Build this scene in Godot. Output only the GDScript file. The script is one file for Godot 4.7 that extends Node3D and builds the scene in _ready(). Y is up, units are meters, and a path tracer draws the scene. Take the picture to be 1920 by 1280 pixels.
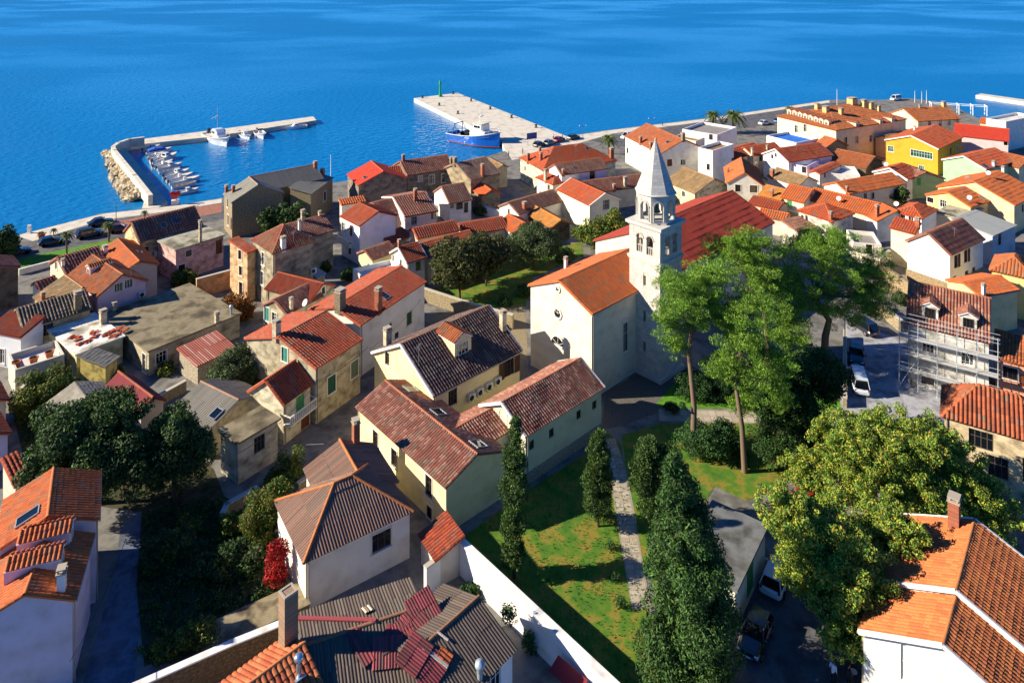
extends Node3D
# Harbour town seen from the air. Ground at y = 1.5, sea at y = 0, the lens looks level and is shifted down.
const GROUND := 1.5
var rng := RandomNumberGenerator.new()
var used := {}
var mats := {}
var meshes := {}
var patch_noise := FastNoiseLite.new()

# ------------------------------------------------------------------ mesh helper
class Mb:
	var v := PackedVector3Array()
	var n := PackedVector3Array()
	var c := PackedColorArray()
	var i := PackedInt32Array()
	var col := Color(1, 1, 1)
	func quad(a: Vector3, b: Vector3, d: Vector3, e: Vector3) -> void:
		var nn := (b - a).cross(e - a)
		if nn.length_squared() < 1e-12:
			nn = (d - b).cross(e - b)
		nn = nn.normalized()
		var s := v.size()
		v.append(a); v.append(b); v.append(d); v.append(e)
		for k in 4:
			n.append(nn); c.append(col)
		i.append(s); i.append(s + 2); i.append(s + 1); i.append(s); i.append(s + 3); i.append(s + 2)
	func tri(a: Vector3, b: Vector3, d: Vector3) -> void:
		var nn := (b - a).cross(d - a).normalized()
		var s := v.size()
		v.append(a); v.append(b); v.append(d)
		for k in 3:
			n.append(nn); c.append(col)
		i.append(s); i.append(s + 2); i.append(s + 1)
	func box(p: Vector3, s: Vector3, t := Transform3D()) -> void:
		# p = centre
		var h := s / 2
		var q := []
		for k in 8:
			q.append(t * (p + Vector3(h.x if k & 1 else -h.x, h.y if k & 2 else -h.y, h.z if k & 4 else -h.z)))
		quad(q[4], q[5], q[7], q[6]); quad(q[1], q[0], q[2], q[3])
		quad(q[5], q[1], q[3], q[7]); quad(q[0], q[4], q[6], q[2])
		quad(q[6], q[7], q[3], q[2]); quad(q[0], q[1], q[5], q[4])
	func tube(pts: Array, rad: Array, seg := 8, cap := true) -> void:
		var rings := []
		for k in pts.size():
			var d: Vector3 = (pts[mini(k + 1, pts.size() - 1)] - pts[maxi(k - 1, 0)]).normalized()
			var u := d.cross(Vector3(0.13, 0.31, 0.94) if absf(d.z) < 0.9 else Vector3.RIGHT).normalized()
			var w := d.cross(u)
			var s := v.size()
			rings.append(s)
			for j in seg:
				var a := TAU * j / seg
				var o := u * cos(a) + w * sin(a)
				v.append(pts[k] + o * rad[k]); n.append(o); c.append(col)
		for k in pts.size() - 1:
			for j in seg:
				var a0: int = rings[k] + j
				var a1: int = rings[k] + (j + 1) % seg
				var b0: int = rings[k + 1] + j
				var b1: int = rings[k + 1] + (j + 1) % seg
				i.append(a0); i.append(b0); i.append(a1); i.append(a1); i.append(b0); i.append(b1)
		if cap:
			for e in [0, pts.size() - 1]:
				var d2: Vector3 = (pts[e] - pts[1 if e == 0 else e - 1]).normalized()
				var s2 := v.size()
				v.append(pts[e]); n.append(d2); c.append(col)
				for j in seg:
					v.append(v[rings[e] + j]); n.append(d2); c.append(col)
				for j in seg:
					i.append(s2); i.append(s2 + 1 + j); i.append(s2 + 1 + (j + 1) % seg)
	func lathe(base: Vector3, prof: Array, seg := 12) -> void:
		# prof: [radius, height] pairs from the bottom up
		var s := v.size()
		for k in prof.size():
			var p0: Array = prof[maxi(k - 1, 0)]
			var p1: Array = prof[mini(k + 1, prof.size() - 1)]
			var nr: float = p1[1] - p0[1]
			var ny: float = p0[0] - p1[0]
			for j in seg:
				var a := TAU * j / seg
				v.append(base + Vector3(cos(a) * prof[k][0], prof[k][1], sin(a) * prof[k][0]))
				n.append(Vector3(cos(a) * nr, ny, sin(a) * nr).normalized() if absf(nr) + absf(ny) > 1e-6 else Vector3.UP)
				c.append(col)
		for k in prof.size() - 1:
			for j in seg:
				var a0 := s + k * seg + j
				var a1 := s + k * seg + (j + 1) % seg
				i.append(a0); i.append(a1); i.append(a0 + seg); i.append(a1); i.append(a1 + seg); i.append(a0 + seg)
	func poly(pts: Array, up: Vector3) -> void:
		# convex, any winding; normal up
		var s := v.size()
		for p in pts:
			v.append(p); n.append(up); c.append(col)
		var area := Vector3.ZERO
		for k in pts.size():
			area += (pts[k] - pts[0]).cross(pts[(k + 1) % pts.size()] - pts[0])
		var flip: bool = area.dot(up) < 0
		for k in range(1, pts.size() - 1):
			if flip:
				i.append(s); i.append(s + k); i.append(s + k + 1)
			else:
				i.append(s); i.append(s + k + 1); i.append(s + k)
	func mesh() -> ArrayMesh:
		var a := []
		a.resize(Mesh.ARRAY_MAX)
		a[Mesh.ARRAY_VERTEX] = v; a[Mesh.ARRAY_NORMAL] = n; a[Mesh.ARRAY_COLOR] = c; a[Mesh.ARRAY_INDEX] = i
		var m := ArrayMesh.new()
		m.add_surface_from_arrays(Mesh.PRIMITIVE_TRIANGLES, a)
		return m

func hexl(h: String) -> Color:
	return Color(h).srgb_to_linear()

func numbered(called: String) -> String:
	if not used.has(called):
		used[called] = 0
		return called
	used[called] += 1
	return "%s_%03d" % [called, used[called]]

func thing(called: String, label: String, category: String, at := Vector3.ZERO, turn := 0.0, group := "") -> Node3D:
	var o := Node3D.new()
	o.name = numbered(called)
	add_child(o)
	o.position = at
	o.rotation.y = turn
	o.set_meta("label", label)
	o.set_meta("category", category)
	if group:
		o.set_meta("group", group)
	return o

func obj(called: String, m, material: Material, parent: Node, t := Transform3D()) -> MeshInstance3D:
	var o := MeshInstance3D.new()
	o.name = called
	o.mesh = m.mesh() if m is Mb else m
	o.material_override = material
	o.transform = t
	if parent == self:
		o.name = numbered(called)
	parent.add_child(o, true)
	return o

func struct(called: String, m, material: Material) -> MeshInstance3D:
	var o := obj(called, m, material, self)
	o.set_meta("kind", "structure")
	return o

func copy(src: Node3D, at: Vector3, turn: float, label: String) -> Node3D:
	var r: Node3D = src.duplicate()
	r.name = numbered(String(src.name))
	add_child(r)
	r.position = at
	r.rotation.y = turn
	r.set_meta("label", label)
	return r

# ------------------------------------------------------------------ materials
func noise_tex(kind: String) -> NoiseTexture2D:
	var key := "tex_" + kind
	if mats.has(key):
		return mats[key]
	var f := FastNoiseLite.new()
	var t := NoiseTexture2D.new()
	t.width = 512; t.height = 512; t.seamless = true; t.seamless_blend_skirt = 0.3
	var r := Gradient.new()
	f.seed = key.hash() & 1023
	f.fractal_octaves = 5
	if kind == "plaster":
		f.frequency = 0.012
		r.offsets = PackedFloat32Array([0.0, 0.35, 0.7, 1.0]); r.colors = PackedColorArray([Color(0.82, 0.8, 0.76), Color(0.95, 0.94, 0.92), Color(1, 1, 1), Color(0.93, 0.92, 0.9)])
	elif kind == "old":
		f.frequency = 0.014; f.fractal_octaves = 6; f.fractal_gain = 0.6
		r.offsets = PackedFloat32Array([0.0, 0.3, 0.42, 0.55, 0.8, 1.0]); r.colors = PackedColorArray([Color(0.5, 0.48, 0.44), Color(0.68, 0.66, 0.61), Color(0.87, 0.85, 0.81), Color(0.97, 0.96, 0.92), Color(1, 1, 0.98), Color(0.8, 0.78, 0.72)])
	elif kind == "stone":
		f.noise_type = FastNoiseLite.TYPE_CELLULAR; f.frequency = 0.045; f.fractal_octaves = 3
		f.cellular_return_type = FastNoiseLite.RETURN_DISTANCE2_DIV; f.fractal_gain = 0.45
		r.offsets = PackedFloat32Array([0.0, 0.35, 0.75, 1.0]); r.colors = PackedColorArray([Color(1, 0.98, 0.94), Color(0.9, 0.88, 0.83), Color(0.68, 0.65, 0.6), Color(0.45, 0.43, 0.4)])
	elif kind == "concrete":
		f.frequency = 0.008; f.fractal_octaves = 6; f.fractal_gain = 0.58
		r.offsets = PackedFloat32Array([0.0, 0.3, 0.5, 0.65, 1.0]); r.colors = PackedColorArray([Color(0.4, 0.38, 0.33), Color(0.62, 0.59, 0.52), Color(0.85, 0.82, 0.74), Color(0.96, 0.94, 0.88), Color(0.75, 0.72, 0.66)])
	elif kind == "grain":
		f.frequency = 0.05; f.fractal_octaves = 4
		r.offsets = PackedFloat32Array([0.0, 0.4, 1.0]); r.colors = PackedColorArray([Color(0.6, 0.58, 0.56), Color(0.92, 0.91, 0.9), Color(1, 1, 1)])
	elif kind == "lawn":
		f.frequency = 0.012; f.fractal_octaves = 6; f.fractal_gain = 0.65
		r.offsets = PackedFloat32Array([0.0, 0.38, 0.52, 0.62, 0.75, 1.0]); r.colors = PackedColorArray([Color(0.2, 0.34, 0.04), Color(0.28, 0.44, 0.05), Color(0.38, 0.45, 0.09), Color(0.54, 0.45, 0.16), Color(0.4, 0.43, 0.1), Color(0.26, 0.4, 0.05)])
	elif kind == "green":
		f.frequency = 0.02; f.fractal_octaves = 5
		r.offsets = PackedFloat32Array([0.0, 0.5, 1.0]); r.colors = PackedColorArray([Color(0.2, 0.36, 0.04), Color(0.3, 0.5, 0.05), Color(0.38, 0.56, 0.08)])
	elif kind == "soil":
		f.frequency = 0.02; f.fractal_octaves = 6
		r.offsets = PackedFloat32Array([0.0, 0.45, 0.6, 1.0]); r.colors = PackedColorArray([Color(0.1, 0.13, 0.05), Color(0.2, 0.22, 0.09), Color(0.29, 0.25, 0.14), Color(0.22, 0.26, 0.1)])
	elif kind == "asphalt":
		f.frequency = 0.01; f.fractal_octaves = 6; f.fractal_gain = 0.6
		r.offsets = PackedFloat32Array([0.0, 0.4, 0.6, 1.0]); r.colors = PackedColorArray([Color(0.6, 0.6, 0.6), Color(0.85, 0.85, 0.85), Color(1, 1, 1), Color(0.78, 0.78, 0.78)])
	elif kind == "bark":
		f.frequency = 0.06; f.fractal_octaves = 4
		r.offsets = PackedFloat32Array([0.0, 0.5, 1.0]); r.colors = PackedColorArray([Color(0.45, 0.42, 0.4), Color(0.85, 0.82, 0.8), Color(1, 1, 1)])
	elif kind == "seacolor":
		f.frequency = 0.004; f.fractal_octaves = 4
		r.offsets = PackedFloat32Array([0.0, 0.4, 0.6, 1.0]); r.colors = PackedColorArray([Color(0.8, 0.84, 0.88), Color(0.93, 0.95, 0.97), Color(1, 1, 1), Color(0.9, 0.93, 0.96)])
	t.noise = f
	t.color_ramp = r
	t.generate_mipmaps = false
	mats[key] = t
	return t

func mat(key: String, color: Color, rough := 0.85, tex := "", scale := 0.12, metal := 0.0, relief := 0.0) -> StandardMaterial3D:
	if mats.has(key):
		return mats[key]
	var m := StandardMaterial3D.new()
	m.resource_name = key
	m.albedo_color = color
	m.roughness = rough
	m.metallic = metal
	if tex:
		m.albedo_texture = noise_tex(tex)
		m.uv1_triplanar = true
		m.uv1_world_triplanar = true
		m.uv1_scale = Vector3.ONE * scale
		if relief > 0.0:
			m.heightmap_enabled = true
			m.heightmap_texture = noise_tex(tex)
			m.heightmap_scale = relief
	mats[key] = m
	return m

func wallmat(hex: String, tex: String) -> StandardMaterial3D:
	var kind: String = {"p": "plaster", "o": "old", "s": "stone"}[tex]
	return mat("wall_" + hex + kind, Color(hex), 0.92, kind, {"p": 0.08, "o": 0.085, "s": 0.16}[tex], 0.0, 1.5 if tex != "p" else 0.5)

func vmat(key := "vertex", rough := 0.85, tex := "grain", scale := 0.35, back := 0.0) -> StandardMaterial3D:
	var k := "v_" + key
	if mats.has(k):
		return mats[k]
	var m := mat(k, Color(1, 1, 1), rough, tex, scale)
	m.vertex_color_use_as_albedo = true
	if back > 0.0:
		m.backlight_enabled = true
		m.backlight = Color(back, back, back * 0.6)
	return m

func paint(hex: String, rough := 0.6, metal := 0.0) -> StandardMaterial3D:
	return mat("paint_%s_%.2f_%.1f" % [hex, rough, metal], Color(hex), rough, "", 0.1, metal)

func gloss(hex: String) -> StandardMaterial3D:
	var k := "gloss_" + hex
	if mats.has(k):
		return mats[k]
	var m := mat(k, Color(hex), 0.35)
	m.clearcoat_enabled = true
	m.clearcoat = 1.0
	m.clearcoat_roughness = 0.05
	return m

func glass() -> StandardMaterial3D:
	var m := mat("dark_glass", Color(0.07, 0.09, 0.11), 0.06)
	m.metallic_specular = 0.7
	return m

# ------------------------------------------------------------------ roofs
# style: [kind, colours, tile width, course, rib height, share of second colour, jitter]
const ROOFS := {
	"orange": ["tile", "cc6c34", "b85c2e", 0.30, 0.42, 0.10, 0.3, 0.12],
	"bigorange": ["tile", "cf7b42", "bd6838", 0.30, 0.44, 0.10, 0.3, 0.10],
	"near": ["tile", "cf7a48", "b0562f", 0.36, 0.5, 0.12, 0.3, 0.12],
	"orangered": ["tile", "c25a30", "aa4a2a", 0.30, 0.42, 0.10, 0.3, 0.13],
	"orangebrown": ["tile", "b96a3a", "945432", 0.30, 0.42, 0.11, 0.35, 0.16],
	"vividorange": ["tile", "d2602a", "b04a22", 0.30, 0.42, 0.06, 0.2, 0.1],
	"golden": ["tile", "cf8a3a", "b06c2c", 0.30, 0.42, 0.06, 0.3, 0.12],
	"rust": ["tile", "b5653a", "8c4a2c", 0.30, 0.42, 0.06, 0.4, 0.2],
	"crimson": ["tile", "a43e2a", "963624", 0.36, 0.9, 0.10, 0.3, 0.08],
	"red": ["tile", "b25230", "98442c", 0.30, 0.40, 0.11, 0.35, 0.16],
	"redbrown": ["tile", "935a48", "b08670", 0.30, 0.40, 0.12, 0.3, 0.2],
	"brown": ["tile", "94644e", "ae8a74", 0.30, 0.40, 0.11, 0.35, 0.2],
	"brownwhite": ["tile", "94705a", "bda48e", 0.30, 0.40, 0.11, 0.45, 0.2],
	"tan": ["tile", "a98a5e", "80663f", 0.30, 0.40, 0.07, 0.45, 0.2],
	"dark": ["tile", "5c4640", "7c685e", 0.32, 0.42, 0.12, 0.25, 0.2],
	"mossdark": ["tile", "74644f", "a8987e", 0.36, 0.44, 0.14, 0.35, 0.2],
	"mossred": ["tile", "a0503c", "8a7a50", 0.30, 0.42, 0.11, 0.4, 0.18],
	"barrel": ["tile", "ac5c38", "7c4630", 0.34, 0.5, 0.15, 0.35, 0.22],
	"ribbrown": ["rib", "8c6c5a", "7c5e50", 0.25, 1.9, 0.07, 0.35, 0.12],
	"darkrib": ["rib", "6a5c50", "544840", 0.22, 2.2, 0.06, 0.4, 0.14],
	"greyrib": ["rib", "8a867a", "77746a", 0.26, 2.2, 0.06, 0.3, 0.08],
	"redrib": ["rib", "a85a48", "c9a090", 0.26, 2.4, 0.07, 0.25, 0.1],
	"crimsonmetal": ["rib", "7a1c26", "6a1820", 0.35, 9.0, 0.02, 0.2, 0.05],
	"vivid": ["rib", "c03a20", "b0341e", 0.35, 1.2, 0.04, 0.2, 0.06],
	"slate": ["tile", "8a8578", "a39c8a", 0.4, 0.35, 0.01, 0.4, 0.1],
	"greyslate": ["tile", "8a887c", "77756a", 0.5, 0.4, 0.01, 0.4, 0.1],
	"sheet": ["rib", "a9ada6", "9a9e98", 0.5, 6.0, 0.02, 0.2, 0.04],
	"concrete": ["flat", "8f8670"], "greyflat": ["flat", "b4b4a6"], "darkflat": ["flat", "767c84"], "whitetile": ["flat", "ffffff"],
	"whiteflat": ["deck", "d6d2c8"], "terracegrey": ["deck", "8f8a84"], "blueflat": ["deck", "1f6fd0"], "brownflat": ["deck", "8a6a4a"],
}

func tile_field(poly: Array, st: Array, lod: int, skip_to: Array = []) -> Mb:
	# poly[0] -> poly[1] is the eave; convex; tiles run up from it
	var m := Mb.new()
	var o: Vector3 = poly[0]
	var u: Vector3 = (poly[1] - poly[0]).normalized()
	var nn: Vector3 = u.cross(poly[2] - poly[1]).normalized()
	if nn.y < 0:
		nn = -nn
	var w: Vector3 = nn.cross(u)
	if w.y < 0:
		w = -w
	var lefty := u.cross(w).dot(nn) < 0
	var p2 := []
	var umin := 1e9
	var umax := -1e9
	for q in poly:
		var r: Vector3 = q - o
		p2.append(Vector2(r.dot(u), r.dot(w)))
		umin = minf(umin, p2[-1].x); umax = maxf(umax, p2[-1].x)
	var pitch: float = st[3]
	var course: float = st[4]
	var amp: float = st[5]
	var rib: bool = st[0] == "rib"
	var seg := 4 if lod == 0 else (3 if lod == 1 else 2)
	var soft := 1.0
	if lod == 1:
		course *= 1.0 if rib else 1.2
		pitch *= 1.1
		amp *= 1.35
		soft = 0.75
	elif lod == 2:
		course *= 1.0 if rib else 2.0
		pitch *= 1.45
		amp *= 1.9
		soft = 0.5
	var c1 := hexl(st[1])
	var c2 := hexl(st[2])
	var cols := maxi(1, roundi((umax - umin) / pitch))
	pitch = (umax - umin) / cols
	var lift := 0.012 if rib else 0.035
	var aged: bool = st[7] >= 0.12
	var lichen := hexl("7d7560") if not rib else hexl("6a6458")
	var prof_h := PackedFloat32Array()
	var prof_n := []
	for k in seg + 1:
		var t := float(k) / seg
		if rib:
			prof_h.append(amp * (0.5 - 0.5 * cos(t * TAU)))
			prof_n.append((nn - u * (amp * 0.5 * sin(t * TAU) * TAU / pitch)).normalized())
		else:
			prof_h.append(amp * sin(t * PI))
			prof_n.append((nn - u * (amp * cos(t * PI) * PI / pitch) * 0.8).normalized())
	for ci in cols:
		var uc := umin + (ci + 0.5) * pitch
		var lo := 1e9
		var hi := -1e9
		for k in p2.size():
			var a: Vector2 = p2[k]
			var b: Vector2 = p2[(k + 1) % p2.size()]
			if (a.x <= uc and b.x > uc) or (b.x <= uc and a.x > uc):
				var y := lerpf(a.y, b.y, (uc - a.x) / (b.x - a.x))
				lo = minf(lo, y); hi = maxf(hi, y)
		if hi - lo < 0.05:
			continue
		var rows := ceili((hi - lo) / course)
		var colshift := rng.randf_range(-0.03, 0.03)
		for ri in rows:
			var v0 := lo + ri * course + (colshift if ri > 0 else -0.04)
			var v1 := minf(lo + (ri + 1) * course + colshift, hi)
			if v1 - v0 < 0.03:
				continue
			var at := o + u * uc + w * v0
			var pn := patch_noise.get_noise_3d(at.x * 1.3 + poly[0].x * 7.0, at.y * 1.3, at.z * 1.3 + cols)
			var share: float = clampf(st[6] + pn * 0.5, 0.0, 1.0)
			var col: Color = c1.lerp(c2, (0.85 if rng.randf() < share else rng.randf() * 0.15) * (soft if soft < 1.0 else 1.0))
			var j: float = 1.0 + rng.randf_range(-st[7], st[7]) * soft + pn * 0.12
			col = Color(col.r * j, col.g * j, col.b * j)
			if aged:
				var li := patch_noise.get_noise_3d(at.x * 3.1 + 40.0, at.y * 3.1, at.z * 3.1 + poly[0].z * 5.0)
				if li > 0.12:
					col = col.lerp(lichen, clampf((li - 0.12) * 2.6, 0.0, 0.6) * rng.randf_range(0.4, 1.0))
			var bump := nn * (pn * 0.05 + (0.0 if rib else rng.randf_range(-0.008, 0.012)))
			var s := m.v.size()
			for k in seg + 1:
				var du := uc - pitch * 0.5 + pitch * k / seg
				var base := o + u * du + nn * prof_h[k] + bump
				m.v.append(base + w * v0 + nn * lift); m.v.append(base + w * v1)
				m.n.append(prof_n[k]); m.n.append(prof_n[k]); m.c.append(col); m.c.append(col)
			for k in seg:
				var a0 := s + k * 2
				if lefty:
					m.i.append(a0); m.i.append(a0 + 2); m.i.append(a0 + 1); m.i.append(a0 + 2); m.i.append(a0 + 3); m.i.append(a0 + 1)
					continue
				m.i.append(a0); m.i.append(a0 + 1); m.i.append(a0 + 2); m.i.append(a0 + 2); m.i.append(a0 + 1); m.i.append(a0 + 3)
	return m

func single_tiles(poly: Array, st: Array, roof: MeshInstance3D) -> void:
	# tiles large enough in view to be picked apart: one mesh instance each
	var u: Vector3 = (poly[1] - poly[0]).normalized()
	var nn: Vector3 = u.cross(poly[2] - poly[1]).normalized()
	var w: Vector3 = nn.cross(u)
	var L: float = (poly[1] - poly[0]).length()
	var S: float = (poly[2] - poly[1]).length()
	var cols := roundi(L / st[3])
	var rows := roundi(S / st[4])
	var pw: float = L / cols
	var ph: float = S / rows
	var tm := Mb.new()
	var seg := 8
	for side in [0.0, -0.018]:
		for k in seg:
			var a0 := PI * k / seg
			var a1 := PI * (k + 1) / seg
			var r0: float = pw * 0.5 + side
			var q := [Vector3(-cos(a0) * r0, sin(a0) * st[5] + side + 0.03, 0.03), Vector3(-cos(a1) * r0, sin(a1) * st[5] + side + 0.03, 0.03), Vector3(-cos(a1) * r0 * 0.88, sin(a1) * st[5] * 0.9 + side, -ph - 0.03), Vector3(-cos(a0) * r0 * 0.88, sin(a0) * st[5] * 0.9 + side, -ph - 0.03)]
			if side == 0.0:
				tm.quad(q[0], q[1], q[2], q[3])
			else:
				tm.quad(q[1], q[0], q[3], q[2])
	var mesh := tm.mesh()
	var ms := []
	for k in 5:
		var c := Color(st[1]).lerp(Color(st[2]), k / 4.0)
		ms.append(mat("tile_%s_%d" % [st[1], k], c, 0.85, "grain", 0.5))
	for c in cols:
		for r in rows:
			obj("roof_tile", mesh, ms[rng.randi() % 5], roof, Transform3D(Basis(u, nn, -w) * Basis(Vector3.UP, rng.randf_range(-0.03, 0.03)), poly[0] + u * (c + 0.5) * pw + w * r * ph))

func slab(m: Mb, poly: Array, th: float) -> void:
	var nn: Vector3 = (poly[1] - poly[0]).cross(poly[2] - poly[0]).normalized()
	if nn.y < 0:
		nn = -nn
	m.poly(poly, nn)
	var low := []
	for p in poly:
		low.append(p - nn * th)
	m.poly(low, -nn)
	var cc := Vector3.ZERO
	for p in poly:
		cc += p / poly.size()
	for k in poly.size():
		var a: Vector3 = poly[k]
		var b: Vector3 = poly[(k + 1) % poly.size()]
		if (b - a).cross(nn).dot((a + b) / 2 - cc) > 0:
			m.quad(a - nn * th, b - nn * th, b, a)
		else:
			m.quad(b - nn * th, a - nn * th, a, b)

# ------------------------------------------------------------------ houses
var hroot: Node3D
var hxf := Transform3D()
var hp := {}
var hwin := []
var hfeat := []

func house(called: String, label: String, category: String, x: float, z: float, yaw: float, L: float, W: float, he: float, rise: float, kind: String, hs: float, wall: String, tex: String, roof: String) -> void:
	finish_volume()
	hroot = thing(called, label, category, Vector3(x, GROUND, z), yaw)
	hxf = Transform3D()
	hp = {"x": x, "z": z, "L": L, "W": W, "he": he, "rise": rise, "k": kind, "hs": hs, "wall": wall, "tex": tex, "roof": roof}

func wing(x: float, z: float, yaw: float, L: float, W: float, he: float, rise: float, kind: String, hs: float, wall: String, tex: String, roof: String) -> void:
	finish_volume()
	hxf = hroot.transform.affine_inverse() * Transform3D(Basis(Vector3.UP, yaw), Vector3(x, GROUND, z))
	hp = {"x": x, "z": z, "L": L, "W": W, "he": he, "rise": rise, "k": kind, "hs": hs, "wall": wall, "tex": tex, "roof": roof}

func win(side: int, t: float, y: float, w: float, h: float, style: String) -> void:
	hwin.append([side, t, y, w, h, style])

func feat(kind: String, a: float, b: float, y: float, w: float, h: float, style := "") -> void:
	hfeat.append([kind, a, b, y, w, h, style])

func roof_y(lx: float, lz: float) -> float:
	match hp.k:
		"g":
			return hp.he + hp.rise * (1.0 - absf(lz) / (hp.W / 2))
		"h":
			return hp.he + hp.rise / (minf(hp.W, hp.L) / 2) * minf(hp.W / 2 - absf(lz), hp.L / 2 - absf(lx))
		"s":
			return hp.he + hp.rise * (lz * hp.hs / hp.W + 0.5)
	return hp.he

func side_frame(side: int, oh: float) -> Transform3D:
	# x along the wall (seen from outside to the right), y up, z outwards; origin at the wall's middle on the ground
	var b := Basis(Vector3.UP, side * PI / 2)
	return Transform3D(b, b.z * ((hp.W if side % 2 == 0 else hp.L) / 2 - oh))

func finish_volume() -> void:
	if hp.is_empty():
		return
	var L: float = hp.L
	var W: float = hp.W
	var he: float = hp.he
	var rise: float = hp.rise
	var k: String = hp.k
	var st: Array = ROOFS[hp.roof]
	var deck: bool = st[0] == "deck"
	var flat: bool = k == "f"
	var oh := 0.0 if deck else minf(0.25, minf(L, W) * 0.12)
	var near := Vector2(hp.x, hp.z).length()
	var lod := 0 if near < 78 else (1 if near < 125 else 2)
	# ---- walls with real openings
	var wm := Mb.new()
	for side in 4:
		var fr := side_frame(side, oh)
		var half := (L if side % 2 == 0 else W) / 2 - oh
		var ops := []
		for q in hwin:
			if q[0] == side and q[5] in ["R", "U"]:
				rose(fr, q)
			elif q[0] == side:
				var hw: float = minf(q[3] / 2, half * 0.8)
				q[1] = clampf(q[1], -half + hw + 0.1, half - hw - 0.1)
				var top_y := minf(wall_top(side, q[1] - hw, oh), wall_top(side, q[1] + hw, oh)) - 0.12
				if q[2] + q[4] / 2 > top_y:
					q[2] = top_y - q[4] / 2
				q[2] = maxf(q[2], q[4] / 2 + 0.02)
				ops.append(q)
		var xs := [-half, half]
		if (k == "g" and side % 2 == 1) or (k == "s" and side % 2 == 1):
			xs.append(0.0)
		for q in ops:
			xs.append(q[1] - q[3] / 2); xs.append(q[1] + q[3] / 2)
		xs.sort()
		for a in xs.size() - 1:
			var x0: float = xs[a]
			var x1: float = xs[a + 1]
			if x1 - x0 < 0.002:
				continue
			var xm := (x0 + x1) / 2
			var cover := []
			for q in ops:
				if absf(xm - q[1]) < q[3] / 2:
					cover.append(q)
			cover.sort_custom(func(p, r): return p[2] < r[2])
			var y0 := -0.3
			for q in cover:
				var yb: float = maxf(q[2] - q[4] / 2, y0)
				if yb > y0:
					wm.quad(fr * Vector3(x0, y0, 0), fr * Vector3(x1, y0, 0), fr * Vector3(x1, yb, 0), fr * Vector3(x0, yb, 0))
				y0 = q[2] + q[4] / 2
			wm.quad(fr * Vector3(x0, y0, 0), fr * Vector3(x1, y0, 0), fr * Vector3(x1, wall_top(side, x1, oh), 0), fr * Vector3(x0, wall_top(side, x0, oh), 0))
		for q in ops:
			var d := -0.2
			var l: float = q[1] - q[3] / 2
			var r: float = q[1] + q[3] / 2
			var b: float = q[2] - q[4] / 2
			var t: float = q[2] + q[4] / 2
			wm.quad(fr * Vector3(l, b, d), fr * Vector3(l, b, 0), fr * Vector3(l, t, 0), fr * Vector3(l, t, d))
			wm.quad(fr * Vector3(r, b, 0), fr * Vector3(r, b, d), fr * Vector3(r, t, d), fr * Vector3(r, t, 0))
			wm.quad(fr * Vector3(l, t, 0), fr * Vector3(r, t, 0), fr * Vector3(r, t, d), fr * Vector3(l, t, d))
			wm.quad(fr * Vector3(l, b, d), fr * Vector3(r, b, d), fr * Vector3(r, b, 0), fr * Vector3(l, b, 0))
			window_at(fr, q)
	if deck:
		# parapet thickness: inner faces and top
		var pt := 0.22
		for side in 4:
			var fr := side_frame(side, 0.0)
			var half := (L if side % 2 == 0 else W) / 2
			var ty := he + 0.55
			wm.quad(fr * Vector3(-half, ty, 0), fr * Vector3(half, ty, 0), fr * Vector3(half - pt, ty, -pt), fr * Vector3(-half + pt, ty, -pt))
			wm.quad(fr * Vector3(half - pt, he - 0.1, -pt), fr * Vector3(-half + pt, he - 0.1, -pt), fr * Vector3(-half + pt, ty, -pt), fr * Vector3(half - pt, ty, -pt))
	obj("wall", wm, wallmat(hp.wall, hp.tex), hroot, hxf)
	# ---- roof
	var polys := []
	var ridges := []
	var X := L / 2
	var Z := W / 2
	var top := he + rise
	if k == "g":
		polys = [[Vector3(-X, he, Z), Vector3(X, he, Z), Vector3(X, top, 0), Vector3(-X, top, 0)], [Vector3(X, he, -Z), Vector3(-X, he, -Z), Vector3(-X, top, 0), Vector3(X, top, 0)]]
		ridges = [[Vector3(-X, top, 0), Vector3(X, top, 0)]]
	elif k == "h":
		if L >= W:
			var e := X - Z
			polys = [[Vector3(-X, he, Z), Vector3(X, he, Z), Vector3(e, top, 0), Vector3(-e, top, 0)], [Vector3(X, he, -Z), Vector3(-X, he, -Z), Vector3(-e, top, 0), Vector3(e, top, 0)], [Vector3(X, he, Z), Vector3(X, he, -Z), Vector3(e, top, 0)], [Vector3(-X, he, -Z), Vector3(-X, he, Z), Vector3(-e, top, 0)]]
			ridges = [[Vector3(-e, top, 0), Vector3(e, top, 0)]]
			for sx in [-1, 1]:
				for sz in [-1, 1]:
					ridges.append([Vector3(sx * X, he, sz * Z), Vector3(sx * e, top, 0)])
		else:
			var e := Z - X
			polys = [[Vector3(X, he, Z), Vector3(X, he, -Z), Vector3(0, top, -e), Vector3(0, top, e)], [Vector3(-X, he, -Z), Vector3(-X, he, Z), Vector3(0, top, e), Vector3(0, top, -e)], [Vector3(-X, he, Z), Vector3(X, he, Z), Vector3(0, top, e)], [Vector3(X, he, -Z), Vector3(-X, he, -Z), Vector3(0, top, -e)]]
			ridges = [[Vector3(0, top, -e), Vector3(0, top, e)]]
			for sx in [-1, 1]:
				for sz in [-1, 1]:
					ridges.append([Vector3(sx * X, he, sz * Z), Vector3(0, top, sz * e)])
	elif k == "s":
		var s: float = hp.hs
		polys = [[Vector3(-X, he, -s * Z), Vector3(X, he, -s * Z), Vector3(X, top, s * Z), Vector3(-X, top, s * Z)]]
	else:
		var fy := he - 0.1 if deck else he
		var g := 0.22 if deck else 0.0
		polys = [[Vector3(-X + g, fy, Z - g), Vector3(X - g, fy, Z - g), Vector3(X - g, fy, -Z + g), Vector3(-X + g, fy, -Z + g)]]
	var rm := Mb.new()
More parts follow.
